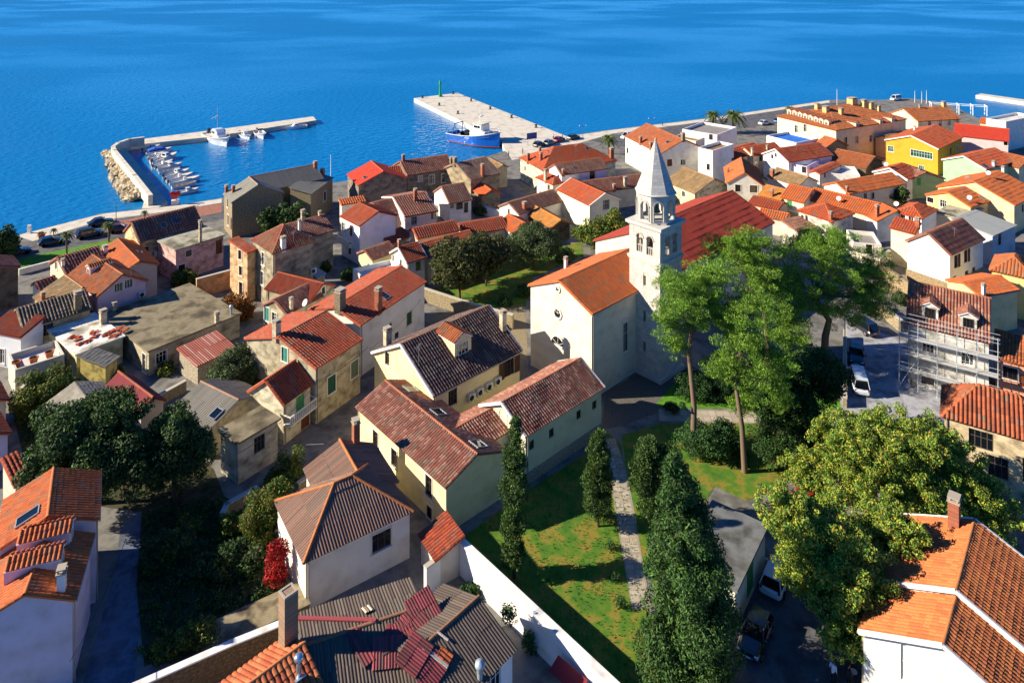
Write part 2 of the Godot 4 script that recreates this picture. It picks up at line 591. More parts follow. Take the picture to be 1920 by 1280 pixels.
	for p in polys:
		slab(rm, p, 0.2 if flat else 0.13)
	var roof: MeshInstance3D
	if st[0] == "flat" or st[0] == "deck":
		roof = obj("roof", rm, mat("flat_" + hp.roof, Color(st[1]), 0.9, "concrete" if hp.roof in ["concrete", "greyflat", "darkflat", "whitetile"] else "plaster", 0.06), hroot, hxf)
	else:
		var under := Color(st[1])
		roof = obj("roof", rm, mat("under_" + hp.roof, under, 0.9), hroot, hxf)
		for p in polys:
			var raised := []
			var nn: Vector3 = (p[1] - p[0]).cross(p[2] - p[0]).normalized()
			if nn.y < 0:
				nn = -nn
			for q in p:
				raised.append(q + nn * 0.015)
			if hp.roof == "near":
				single_tiles(raised, st, roof)
				continue
			var tf := obj("tiles", tile_field(raised, st, lod), vmat("tiles"), roof)
			tf.set_meta("kind", "stuff")
		if not ridges.is_empty() and hp.roof != "slate":
			var cm := Mb.new()
			cm.col = hexl("c9793f") if hp.roof in ["ribbrown", "slate"] else hexl(st[1]).lerp(hexl("d98a50"), 0.35)
			for r in ridges:
				var d: Vector3 = r[1] - r[0]
				var nseg := maxi(1, roundi(d.length() / (0.45 if lod == 0 else 1.4)))
				for j in nseg:
					var a: Vector3 = r[0] + d * j / nseg
					var b: Vector3 = r[0] + d * (j + 1.04) / nseg
					var jit := rng.randf_range(0.88, 1.1)
					var keep := cm.col
					cm.col = Color(keep.r * jit, keep.g * jit, keep.b * jit)
					cm.tube([a + Vector3(0, 0.0, 0), b + Vector3(0, 0.02, 0)], [0.15, 0.13], 6, false)
					cm.col = keep
			obj("ridge_cap", cm, vmat("tiles"), roof)
		if k != "s" and hp.roof in ["crimson", "orangered", "bigorange", "dark", "orange"] and lod < 2:
			var gm := Mb.new()
			for sgn in [-1, 1]:
				gm.tube([Vector3(-X, he - 0.12, sgn * (Z + 0.06)), Vector3(X, he - 0.12, sgn * (Z + 0.06))], [0.06, 0.06], 6, true)
			obj("gutter", gm, paint("b8b4aa", 0.5, 0.3), hroot, hxf)
	if lod < 2 and k in ["g", "h"] and he > 3.5:
		var dm := Mb.new()
		dm.tube([Vector3(-X + oh + 0.2, he - 0.1, Z - oh + 0.12), Vector3(-X + oh + 0.2, 0.0, Z - oh + 0.12)], [0.055, 0.055], 6)
		obj("down_pipe", dm, paint("a49c8c", 0.6, 0.2), hroot, hxf)
		var dn := Mb.new()
		dn.tube([Vector3(-X + oh + 0.25, he - 0.1, -Z + oh - 0.12), Vector3(-X + oh + 0.25, 0.0, -Z + oh - 0.12)], [0.055, 0.055], 6)
		obj("down_pipe", dn, paint("a49c8c", 0.6, 0.2), hroot, hxf)
	# ---- roof furniture
	for f in hfeat:
		feature(f, roof, oh, lod)
	hp = {}
	hwin = []
	hfeat = []

func wall_top(side: int, t: float, oh: float) -> float:
	var he: float = hp.he
	match hp.k:
		"g":
			if side % 2 == 1:
				return he + hp.rise * (1.0 - absf(t) / (hp.W / 2)) - 0.06
			return he + hp.rise * oh / (hp.W / 2) - 0.06
		"h":
			return he + hp.rise / (minf(hp.W, hp.L) / 2) * oh - 0.06
		"s":
			var lz: float = t
			if side == 1:
				lz = -t
			elif side == 0:
				lz = hp.W / 2 - oh
			elif side == 2:
				lz = -hp.W / 2 + oh
			return he + hp.rise * (lz * hp.hs / hp.W + 0.5) - 0.06
	return he + 0.55 if ROOFS[hp.roof][0] == "deck" else he - 0.08

func window_mesh(w: float, h: float) -> ArrayMesh:
	var key := "win_%.2f_%.2f" % [w, h]
	if meshes.has(key):
		return meshes[key]
	var m := Mb.new()
	var b := 0.07
	m.box(Vector3(0, h / 2 - b / 2, 0), Vector3(w, b, 0.08)); m.box(Vector3(0, -h / 2 + b / 2, 0), Vector3(w, b, 0.08))
	m.box(Vector3(-w / 2 + b / 2, 0, 0), Vector3(b, h - 2 * b, 0.08)); m.box(Vector3(w / 2 - b / 2, 0, 0), Vector3(b, h - 2 * b, 0.08))
	var nb := maxi(1, roundi(w / 0.7) - 0)
	for k in range(1, nb + 1):
		if nb > 1 or w > 0.7:
			var x := -w / 2 + w * k / (nb + 1)
			m.box(Vector3(x, 0, 0), Vector3(0.06, h - 2 * b, 0.07))
	if h > 1.3:
		m.box(Vector3(0, h * 0.12, 0.0), Vector3(w - 2 * b, 0.045, 0.06))
	meshes[key] = m.mesh()
	return meshes[key]

func box_mesh(w: float, h: float, d: float) -> ArrayMesh:
	var key := "box_%.2f_%.2f_%.2f" % [w, h, d]
	if not meshes.has(key):
		var m := Mb.new()
		m.box(Vector3.ZERO, Vector3(w, h, d))
		meshes[key] = m.mesh()
	return meshes[key]

func shutter_mesh(w: float, h: float) -> ArrayMesh:
	var key := "shut_%.2f_%.2f" % [w, h]
	if not meshes.has(key):
		var m := Mb.new()
		m.box(Vector3(0, 0, -0.012), Vector3(w - 0.02, h - 0.02, 0.02))
		for s in [-1, 1]:
			m.box(Vector3(s * (w / 2 - 0.04), 0, 0.01), Vector3(0.08, h, 0.05))
			m.box(Vector3(0, s * (h / 2 - 0.05), 0.01), Vector3(w - 0.16, 0.1, 0.05))
		m.box(Vector3(0, 0, 0.01), Vector3(w - 0.16, 0.09, 0.05))
		var n := maxi(3, int(h / 0.13))
		for k in n:
			var y := -h / 2 + 0.12 + (h - 0.24) * (k + 0.5) / n
			m.box(Vector3(0, y, 0.012), Vector3(w - 0.17, 0.05, 0.02), Transform3D(Basis(Vector3.RIGHT, 0.0), Vector3.ZERO))
		meshes[key] = m.mesh()
	return meshes[key]

func window_at(fr: Transform3D, q: Array) -> void:
	var w: float = snappedf(q[3], 0.05)
	var h: float = snappedf(q[4], 0.05)
	var style: String = q[5]
	var at: Transform3D = hxf * fr * Transform3D(Basis(), Vector3(q[1], q[2], -0.13))
	var fcol := "d8d6d0"
	if style[0] == "b" or style[0] == "o":
		fcol = "4a2f22"
	elif style[0] == "k":
		fcol = "5a5048"
	elif style == "g2":
		fcol = "5c4a3c"
	if style == "d" or style == "c":
		var dn := obj("door" if style == "d" else "shutter", shutter_mesh(w, h) if style == "c" else box_mesh(w, h, 0.06), paint("6a3520" if style == "d" else "e4ddcc", 0.7), hroot, at)
		if style == "d":
			var pm := Mb.new()
			for s in [-1, 1]:
				pm.box(Vector3(s * w * 0.24, h * 0.2, 0.04), Vector3(w * 0.36, h * 0.42, 0.03)); pm.box(Vector3(s * w * 0.24, -h * 0.27, 0.04), Vector3(w * 0.36, h * 0.36, 0.03))
			obj("panel", pm, paint("5a2b1a", 0.7), dn)
	elif style in ["gd", "gr", "gs", "gl"]:
		var cs: String = {"gd": "12503a", "gr": "3f9152", "gs": "3c8a7c", "gl": "6a7a5c"}[style]
		for s in [-1, 1]:
			obj("shutter", shutter_mesh(snappedf(w / 2 - 0.01, 0.005), h), paint(cs, 0.65), hroot, at * Transform3D(Basis(), Vector3(s * w / 4, 0, 0.06)))
	else:
		var fo := obj("window", window_mesh(w, h), paint(fcol, 0.6), hroot, at)
		obj("pane", box_mesh(w - 0.1, h - 0.1, 0.02), glass() if style != "wg" else mat("green_glass", Color(0.08, 0.3, 0.26), 0.1), fo)
		if style == "g2":
			var gm := Mb.new()
			for k in 4:
				gm.box(Vector3(-w / 2 + w * (k + 0.5) / 4, 0, 0.15), Vector3(0.03, h, 0.03))
			for k in 4:
				gm.box(Vector3(0, -h / 2 + h * (k + 0.5) / 4, 0.175), Vector3(w, 0.03, 0.02))
			obj("grille", gm, paint("2c2622", 0.6, 0.5), fo)
		if style[0] == "o":
			for s in [-1, 1]:
				if style == "o1" and s < 0:
					continue
				obj("shutter", shutter_mesh(snappedf(w / 2, 0.05), h), paint("4a2a1c", 0.7), hroot, at * Transform3D(Basis(), Vector3(s * (w / 2 + w / 4 + 0.02), 0, 0.17)))
	# stone surround
	if style in ["w", "b", "gd", "gl", "gs", "wl", "g2", "wg", "wb", "l", "r", "bw"]:
		var sm := Mb.new()
		var e := 0.11
		sm.box(Vector3(0, h / 2 + e / 2, 0.15), Vector3(w + 2 * e, e, 0.08)); sm.box(Vector3(0, -h / 2 - e / 2, 0.17), Vector3(w + 2 * e + 0.1, e, 0.14))
		for s in [-1, 1]:
			sm.box(Vector3(s * (w / 2 + e / 2), 0, 0.15), Vector3(e, h, 0.08))
		obj("window_surround", sm, mat("trim", Color("dcd6c6"), 0.85), hroot, at)
	if style == "l" or style == "r":
		# arched stone hood
		var am := Mb.new()
		var r := w / 2 + 0.1
		for k in 10:
			var a0 := PI * k / 10
			var a1 := PI * (k + 1) / 10
			for e in [[0.0, 0.16]]:
				var p0 := Vector3(cos(a0) * r, h / 2 + 0.12 + sin(a0) * r * 0.75, 0.14)
				var p1 := Vector3(cos(a1) * r, h / 2 + 0.12 + sin(a1) * r * 0.75, 0.14)
				var o0 := p0 + Vector3(cos(a0), sin(a0), 0) * 0.16
				var o1 := p1 + Vector3(cos(a1), sin(a1), 0) * 0.16
				var f := Vector3(0, 0, 0.08)
				am.quad(p0 + f, o0 + f, o1 + f, p1 + f); am.quad(o0, o0 + f, o1 + f, o1); am.quad(p0 + f, p0, p1, p1 + f)
				am.quad(p0, o0, o0 + f, p0 + f)
		obj("window_arch", am, mat("trim", Color("dcd6c6"), 0.85), hroot, at)

func rose(fr: Transform3D, q: Array) -> void:
	# round window or half-round lunette: a glass disc behind a raised stone ring
	var span := TAU if q[5] == "R" else PI
	var r: float = q[3] / 2
	var at: Transform3D = hxf * fr * Transform3D(Basis(), Vector3(q[1], q[2], 0))
	var g := Mb.new()
	var m := Mb.new()
	var n := 20
	for k in n:
		var a0 := span * k / n
		var a1 := span * (k + 1) / n
		var d0 := Vector3(cos(a0), sin(a0), 0)
		var d1 := Vector3(cos(a1), sin(a1), 0)
		g.tri(Vector3(0, 0, 0.012), d0 * r + Vector3(0, 0, 0.012), d1 * r + Vector3(0, 0, 0.012))
		var z0 := Vector3(0, 0, 0.005)
		var z1 := Vector3(0, 0, 0.13)
		var ro := r + 0.2
		m.quad(d0 * r + z1, d0 * ro + z1, d1 * ro + z1, d1 * r + z1)
		m.quad(d0 * ro + z0, d1 * ro + z0, d1 * ro + z1, d0 * ro + z1)
		m.quad(d1 * r + z0, d0 * r + z0, d0 * r + z1, d1 * r + z1)
	for k in 3:
		var a := PI * (k + 0.5) / 3
		m.tube([Vector3(0, 0, 0.04), Vector3(cos(a), sin(a), 0) * r + Vector3(0, 0, 0.04)], [0.03, 0.03], 5)
	if q[5] == "U":
		m.box(Vector3(0, -0.1, 0.07), Vector3(2 * r + 0.5, 0.2, 0.16))
	var o := obj("window_surround", m, mat("trim", Color("dcd6c6"), 0.85), hroot, at)
	obj("pane", g, glass(), o)

func small_roof_box(root: Node, at: Transform3D, w: float, h: float, d: float, wallm: Material, st: Array, called: String) -> MeshInstance3D:
	# a little gabled dormer: front faces +z, depth d runs back to -z
	var m := Mb.new()
	var hw := w / 2
	var r := w * 0.28
	m.quad(Vector3(-hw, 0, 0), Vector3(hw, 0, 0), Vector3(hw, h, 0), Vector3(-hw, h, 0))
	m.tri(Vector3(-hw, h, 0), Vector3(hw, h, 0), Vector3(0, h + r, 0))
	m.quad(Vector3(hw, 0, 0), Vector3(hw, 0, -d), Vector3(hw, h, -d), Vector3(hw, h, 0))
	m.quad(Vector3(-hw, 0, -d), Vector3(-hw, 0, 0), Vector3(-hw, h, 0), Vector3(-hw, h, -d))
	var o := obj(called, m, wallm, root, at)
	var e := 0.15
	var dy := r / hw * e
	for s in [-1, 1]:
		var p := [Vector3(hw + e, h - dy, -d), Vector3(hw + e, h - dy, e), Vector3(0, h + r, e), Vector3(0, h + r, -d)]
		if s < 0:
			p = [Vector3(-hw - e, h - dy, e), Vector3(-hw - e, h - dy, -d), Vector3(0, h + r, -d), Vector3(0, h + r, e)]
		var t := tile_field([p[0] + Vector3(0, 0.05, 0), p[1] + Vector3(0, 0.05, 0), p[2] + Vector3(0, 0.05, 0), p[3] + Vector3(0, 0.05, 0)], st, 1)
		slab(t, p, 0.08)
		obj("dormer_roof", t, vmat("tiles"), o)
	var wf := obj("window", window_mesh(snappedf(w * 0.62, 0.05), snappedf(h * 0.72, 0.05)), paint("e4e2dc" if st[1] != "935a48" else "3a2a22", 0.6), o, Transform3D(Basis(), Vector3(0, h * 0.5, 0.03)))
	obj("pane", box_mesh(snappedf(w * 0.62, 0.05) - 0.1, snappedf(h * 0.72, 0.05) - 0.1, 0.02), glass(), o, Transform3D(Basis(), Vector3(0, h * 0.5, 0.015)))
	return o

func feature(f: Array, roof: MeshInstance3D, oh: float, lod: int) -> void:
	var kind: String = f[0]
	var lx: float = f[1]
	var lz: float = f[2]
	var y: float = f[3]
	var w: float = f[4]
	var h: float = f[5]
	var style: String = f[6]
	if kind == "c":
		if style != "T":
			w *= 0.82
			h *= 0.8
		lx = clampf(lx, -hp.L / 2 + w / 2, hp.L / 2 - w / 2)
		lz = clampf(lz, -hp.W / 2 + w / 2, hp.W / 2 - w / 2)
		var ry := roof_y(lx, lz)
		var at := hxf * Transform3D(Basis(), Vector3(lx, ry - 0.5, lz))
		var m := Mb.new()
		if style == "v":
			m.lathe(Vector3.ZERO, [[w / 2, 0], [w / 2, h], [w / 2 + 0.04, h], [w / 2 + 0.04, h + 0.3], [w * 0.9, h + 0.35], [w * 0.85, h + 0.6], [0.01, h + 0.7]], 12)
			obj("vent_pipe", m, paint("a8b4b8", 0.4, 0.3), hroot, at)
			return
		var cm: Material = {"c": wallmat("d5cab0", "o"), "w": wallmat("e6e4de", "p"), "s": wallmat("a99e86", "s"), "b": wallmat("b0653f", "o"), "r": wallmat("a8402a", "o"), "y": wallmat("d9b878", "p"), "T": wallmat("9a7a5c", "s")}[style]
		m.box(Vector3(0, (h + 0.5) / 2, 0), Vector3(w, h + 0.5, w * 0.85))
		var c := obj("chimney", m, cm, hroot, at)
		var cap := Mb.new()
		var ty := h + 0.5
		cap.box(Vector3(0, ty + 0.05, 0), Vector3(w + 0.16, 0.1, w * 0.85 + 0.16))
		if style == "T":
			cap = Mb.new()
			for s in [-1, 1]:
				cap.box(Vector3(s * (w / 2 - 0.06), ty + 0.08, 0), Vector3(0.14, 0.16, w * 0.9)); cap.box(Vector3(0, ty + 0.08, s * (w * 0.43 - 0.05)), Vector3(w - 0.26, 0.16, 0.14))
		else:
			for sx in [-1, 1]:
				for sz in [-1, 1]:
					cap.box(Vector3(sx * w * 0.38, ty + 0.2, sz * w * 0.3), Vector3(0.1, 0.2, 0.1))
			cap.box(Vector3(0, ty + 0.34, 0), Vector3(w + 0.1, 0.08, w * 0.85 + 0.1))
		obj("chimney_cap", cap, mat("cap", Color("a89c88"), 0.9), c)
		if style == "b" or style == "r" or style == "T":
			# brick courses proud of the mortar, all round
			var bm := Mb.new()
			var rows := int((h + 0.3) / 0.14)
			for r in rows:
				var jj := rng.randf_range(0.8, 1.15)
				bm.col = Color(0.42 * jj, 0.15 * jj, 0.08 * jj) if style != "T" else Color(0.36 * jj, 0.24 * jj, 0.15 * jj)
				bm.box(Vector3(0, 0.45 + r * 0.14, 0), Vector3(w + 0.03, 0.115, w * 0.85 + 0.03))
			obj("brick_courses", bm, vmat("tiles"), c)
	elif kind == "k":
		var g := roof_y(lx, lz)
		var e := 0.05
		var nrm := Vector3(-(roof_y(lx + e, lz) - roof_y(lx - e, lz)) / (2 * e), 1, -(roof_y(lx, lz + e) - roof_y(lx, lz - e)) / (2 * e)).normalized()
		var along := Vector3.RIGHT if absf(nrm.z) > absf(nrm.x) else Vector3.BACK
		var b := Basis(along, nrm, along.cross(nrm).normalized())
		var at := hxf * Transform3D(b, Vector3(lx, g + 0.12, lz))
		var m := Mb.new()
		for s in [-1, 1]:
			m.box(Vector3(s * w / 2, 0.03, 0), Vector3(0.09, 0.16, h + 0.09)); m.box(Vector3(0, 0.03, s * h / 2), Vector3(w - 0.09, 0.16, 0.09))
		var o := obj("skylight", m, paint("8f9498", 0.4, 0.4), hroot, at)
		var p := Mb.new()
		p.box(Vector3(0, 0.06, 0), Vector3(w - 0.1, 0.02, h - 0.1))
		obj("pane", p, glass(), o)
	elif kind == "a":
		var fr := side_frame(int(lx), oh)
		var at := hxf * fr * Transform3D(Basis(), Vector3(lz, y, 0.28))
		var m := Mb.new()
		m.box(Vector3.ZERO, Vector3(0.9, 0.75, 0.36))
		m.box(Vector3(-0.3, -0.45, -0.05), Vector3(0.05, 0.16, 0.5)); m.box(Vector3(0.3, -0.45, -0.05), Vector3(0.05, 0.16, 0.5))
		var o := obj("air_conditioner", m, paint("d6d2c4", 0.6), hroot, at)
		var g := Mb.new()
		g.tube([Vector3(-0.1, 0, 0.18), Vector3(-0.1, 0, 0.2)], [0.3, 0.3], 14)
		for k in 3:
			g.box(Vector3(-0.1, -0.18 + k * 0.18, 0.21), Vector3(0.6, 0.02, 0.02))
		obj("fan_grille", g, paint("8c8a80", 0.6), o)
	elif kind == "d":
		var g := roof_y(clampf(lx, -hp.L / 2, hp.L / 2), clampf(lz, -hp.W / 2, hp.W / 2))
		var m := Mb.new()
		m.tube([Vector3(0, -0.1, 0), Vector3(0, 0.9, 0)], [0.035, 0.035], 6)
		var o := obj("dish_mast", m, paint("9a9a98", 0.5, 0.5), hroot, hxf * Transform3D(Basis(), Vector3(lx, g, lz)))
		var dm := Mb.new()
		dm.lathe(Vector3.ZERO, [[0.02, 0.0], [0.2, 0.03], [0.34, 0.08], [0.43, 0.14], [0.45, 0.15], [0.34, 0.1], [0.2, 0.05], [0.02, 0.02]], 16)
		dm.tube([Vector3(0, 0.02, 0.3), Vector3(0, 0.55, 0)], [0.015, 0.015], 5)
		obj("dish", dm, paint("d8d8d6", 0.5), o, Transform3D(Basis.from_euler(Vector3(0.95, -0.8 - hroot.rotation.y, 0)), Vector3(0, 0.95, 0)))
	elif kind == "n":
		var g := roof_y(lx, lz)
		var m := Mb.new()
		m.tube([Vector3(0, -0.2, 0), Vector3(0, h, 0)], [0.03, 0.025], 6)
		m.tube([Vector3(-0.7, h - 0.1, 0), Vector3(0.7, h - 0.1, 0)], [0.018, 0.018], 5)
		for k in 7:
			m.tube([Vector3(-0.65 + k * 0.21, h - 0.1, -0.35 + k * 0.03), Vector3(-0.65 + k * 0.21, h - 0.1, 0.35 - k * 0.03)], [0.012, 0.012], 4)
		obj("antenna", m, paint("a0a2a4", 0.4, 0.6), hroot, hxf * Transform3D(Basis(Vector3.UP, 0.6), Vector3(lx, g, lz)))
	elif kind == "E" or kind == "D":
		# dormer facing down its slope
		var st: Array = ROOFS[hp.roof]
		var dw := 1.3 if kind == "E" else 2.4
		var dh := 1.25 if kind == "E" else 1.9
		if hp.roof == "redbrown" and hp.rise > 3.0:
			dw = 1.7; dh = 1.7
		var g := roof_y(lx, lz)
		var e := 0.1
		var gx := (roof_y(lx + e, lz) - roof_y(lx - e, lz)) / (2 * e)
		var gz := (roof_y(lx, lz + e) - roof_y(lx, lz - e)) / (2 * e)
		var out := Vector3(-gx, 0, -gz).normalized()
		var slope := maxf(0.2, Vector2(gx, gz).length())
		var b := Basis(Vector3.UP.cross(out), Vector3.UP, out)
		var depth := minf((dh + dw * 0.3) / slope + 0.2, 3.4)
		small_roof_box(hroot, hxf * Transform3D(b, Vector3(lx, g - 0.15, lz)), dw, dh, depth, wallmat(hp.wall, hp.tex), ROOFS["orangebrown"] if kind == "D" else st, "dormer")
	elif kind == "Y":
		# balcony with balusters on wall side lx at t lz
		var fr := side_frame(int(lx), oh)
		var bw := 4.2
		var half: float = (hp.L if int(lx) % 2 == 0 else hp.W) / 2 - oh
		bw = minf(bw, half * 2)
		var at := hxf * fr * Transform3D(Basis(), Vector3(clampf(lz, -half + bw / 2, half - bw / 2), maxf(y - 0.5, 2.2), 0))
		var m := Mb.new()
		m.box(Vector3(0, 0, 0.5), Vector3(bw, 0.16, 1.0))
		var o := obj("balcony", m, mat("trim", Color("dcd6c6"), 0.85), hroot, at)
		var rm := Mb.new()
		rm.box(Vector3(0, 0.95, 0.94), Vector3(bw, 0.1, 0.12))
		for s in [-1, 1]:
			rm.box(Vector3(s * (bw / 2 - 0.05), 0.95, 0.45), Vector3(0.1, 0.1, 0.86))
		obj("railing", rm, mat("trim", Color("dcd6c6"), 0.85), o)
		var bal := int(bw / 0.28)
		for k in bal + 1:
			var bm := Mb.new()
			bm.lathe(Vector3.ZERO, [[0.05, 0.08], [0.075, 0.3], [0.04, 0.55], [0.06, 0.8], [0.05, 0.9]], 6)
			obj("baluster", bm, mat("trim", Color("dcd6c6"), 0.85), o, Transform3D(Basis(), Vector3(-bw / 2 + 0.06 + (bw - 0.12) * k / bal, 0, 0.94)))
	elif kind == "V":
		var g := roof_y(lx, lz)
		var m := Mb.new()
		m.lathe(Vector3.ZERO, [[0.16, -0.3], [0.16, 0.9], [0.12, 0.95], [0.12, 1.15], [0.28, 1.2], [0.32, 1.35], [0.26, 1.5], [0.12, 1.58], [0.01, 1.6]], 18)
		obj("vent_cowl", m, paint("c4ccd2", 0.25, 0.8), hroot, hxf * Transform3D(Basis(), Vector3(lx, g, lz)))
		var fm := Mb.new()
		fm.box(Vector3(0, 0.1, 0), Vector3(0.7, 0.05, 0.8), Transform3D(Basis(Vector3.RIGHT, 0.4), Vector3.ZERO))
		obj("flashing", fm, paint("9db0c0", 0.4, 0.6), hroot, hxf * Transform3D(Basis(), Vector3(lx, g, lz)))
	elif kind == "W":
		# white barge boards up the two gable rakes
		for sx in [-1, 1]:
			for sz in [-1, 1]:
				var a := Vector3(sx * (hp.L / 2 + 0.03), hp.he, sz * hp.W / 2)
				var b := Vector3(sx * (hp.L / 2 + 0.03), hp.he + hp.rise, 0)
				var dv := b - a
				var bm := Mb.new()
				bm.box(Vector3(0, 0, 0), Vector3(0.16, 0.26, dv.length()))
				obj("barge_board", bm, mat("white_trim", Color("e6e2d8"), 0.8), hroot, hxf * Transform3D(Basis.looking_at(dv.normalized(), Vector3.UP), (a + b) / 2))
	elif kind == "R":
		# a loose ribbed sheet lying on the slope; y holds its turn
		var e2 := 0.05
		var up := Vector3(-(roof_y(lx + e2, lz) - roof_y(lx - e2, lz)) / (2 * e2), 1, -(roof_y(lx, lz + e2) - roof_y(lx, lz - e2)) / (2 * e2)).normalized()
		var ax := Vector3.RIGHT
		var bs := Basis(ax, up, ax.cross(up).normalized()) * Basis(Vector3.UP, y)
		var tl := rng.randf_range(-0.08, 0.08)
		bs = bs * Basis(Vector3.RIGHT, tl)
		var tf := tile_field([Vector3(-w / 2, 0, h / 2), Vector3(w / 2, 0, h / 2), Vector3(w / 2, 0.001, -h / 2), Vector3(-w / 2, 0.001, -h / 2)], ["rib", style, "6e3a3a", 0.2, 0.9, 0.05, 0.4, 0.22] if style != "tile" else ["tile", "c96a3a", "b0562f", 0.3, 0.4, 0.1, 0.3, 0.14], 0)
		tf.col = hexl("7a2a2c")
		slab(tf, [Vector3(-w / 2, -0.01, h / 2), Vector3(w / 2, -0.01, h / 2), Vector3(w / 2, -0.01, -h / 2), Vector3(-w / 2, -0.01, -h / 2)], 0.02)
		obj("loose_sheet" if style != "tile" else "tile_patch", tf, vmat("tiles"), hroot, hxf * Transform3D(bs, Vector3(lx, roof_y(lx, lz) + 0.14 + rng.randf() * 0.06, lz)))
	elif kind == "B":
		# a bar lying on the roof from (lx, lz) to (y, w), h wide
		var p0 := Vector3(lx, roof_y(lx, lz) + 0.16, lz)
		var p1 := Vector3(y, roof_y(y, w) + 0.18, w)
		var dd := p1 - p0
		var bx := Basis.looking_at(dd.normalized(), Vector3.UP)
		var bm := Mb.new()
		bm.box(Vector3.ZERO, Vector3(h, 0.09, dd.length()))
		obj("batten", bm, mat("bar_" + style, Color(style), 0.85, "grain", 0.4), hroot, hxf * Transform3D(bx, (p0 + p1) / 2))
	elif kind == "L":
		# a few spare tiles stacked on a flat roof
		var tm := Mb.new()
		for k in 4:
			tm.col = hexl("c0562e") * rng.randf_range(0.8, 1.15)
			tm.col.a = 1.0
			var tb := Transform3D(Basis(Vector3.UP, rng.randf_range(-0.5, 0.5)), Vector3(rng.randf_range(-0.35, 0.35), 0.05 + 0.07 * (k % 2), rng.randf_range(-0.3, 0.3)))
			tm.box(Vector3.ZERO, Vector3(0.75, 0.07, 0.3), tb)
		obj("spare_tiles", tm, vmat("tiles"), hroot, hxf * Transform3D(Basis(Vector3.UP, rng.randf() * 0.6), Vector3(lx, hp.he + 0.02, lz)))
	elif kind == "p":
		# rough stone footing along the two long walls
		var m := Mb.new()
		for s in [-1, 1]:
			m.box(Vector3(0, 0.45, s * (hp.W / 2 - oh + 0.03)), Vector3(hp.L - 0.4, 1.4, 0.1))
		obj("stone_footing", m, wallmat("c9c6bc", "s"), hroot, hxf)
	elif kind == "s":
		var m := Mb.new()
		m.box(Vector3(0, 0.7, 0), Vector3(hp.L - 0.2, 2.0, hp.W - 0.2))
		obj("stone_base", m, wallmat("c4b090", "s"), hroot, hxf)

# ------------------------------------------------------------------ ground sheets
func sheet(called: String, pts: Array, y: float, material: Material) -> MeshInstance3D:
	var pv := PackedVector2Array(pts)
	var idx := Geometry2D.triangulate_polygon(pv)
	var m := Mb.new()
	for p in pts:
		m.v.append(Vector3(p.x, y, p.y)); m.n.append(Vector3.UP); m.c.append(Color(1, 1, 1))
	for k in range(0, idx.size(), 3):
		var a := pv[idx[k]]
		var b := pv[idx[k + 1]]
		var d := pv[idx[k + 2]]
		m.i.append(idx[k])
		if (b - a).cross(d - a) > 0:
			m.i.append(idx[k + 1]); m.i.append(idx[k + 2])
		else:
			m.i.append(idx[k + 2]); m.i.append(idx[k + 1])
	return struct(called, m, material)

func block(called: String, pts: Array, y0: float, y1: float, material: Material) -> MeshInstance3D:
	# a mass with a flat top and walls down to y0
	var pv := PackedVector2Array(pts)
	var idx := Geometry2D.triangulate_polygon(pv)
	var m := Mb.new()
	for p in pts:
		m.v.append(Vector3(p.x, y1, p.y)); m.n.append(Vector3.UP); m.c.append(Color(1, 1, 1))
	for k in range(0, idx.size(), 3):
		var a := pv[idx[k]]
		var b := pv[idx[k + 1]]
		var d := pv[idx[k + 2]]
		m.i.append(idx[k])
		if (b - a).cross(d - a) > 0:
			m.i.append(idx[k + 1]); m.i.append(idx[k + 2])
		else:
			m.i.append(idx[k + 2]); m.i.append(idx[k + 1])
	var cw := Geometry2D.is_polygon_clockwise(pv)
	for k in pts.size():
		var a: Vector2 = pts[k]
		var b: Vector2 = pts[(k + 1) % pts.size()]
		if cw:
			var s := a
			a = b
			b = s
		m.quad(Vector3(b.x, y0, b.y), Vector3(a.x, y0, a.y), Vector3(a.x, y1, a.y), Vector3(b.x, y1, b.y))
	return struct(called, m, material)

func wall_run(called: String, label: String, pts: Array, h: float, th: float, material: Material, coping: Material, group := "") -> Node3D:
	var root := thing(called, label, "wall", Vector3(pts[0].x, GROUND, pts[0].y), 0.0, group)
	var m := Mb.new()
	var cp := Mb.new()
	for k in pts.size() - 1:
		var a := Vector3(pts[k].x - pts[0].x, 0, pts[k].y - pts[0].y)
		var b := Vector3(pts[k + 1].x - pts[0].x, 0, pts[k + 1].y - pts[0].y)
		var d := b - a
		var t := Transform3D(Basis(Vector3.UP, atan2(-d.z, d.x)), (a + b) / 2)
		m.box(Vector3(0, h / 2 - 0.2, 0), Vector3(d.length() + th * 0.9, h + 0.4, th), t)
		cp.box(Vector3(0, h + 0.05, 0), Vector3(d.length() + th, 0.1, th + 0.08), t)
	obj("wall_body", m, material, root)
	obj("coping", cp, coping, root)
	return root

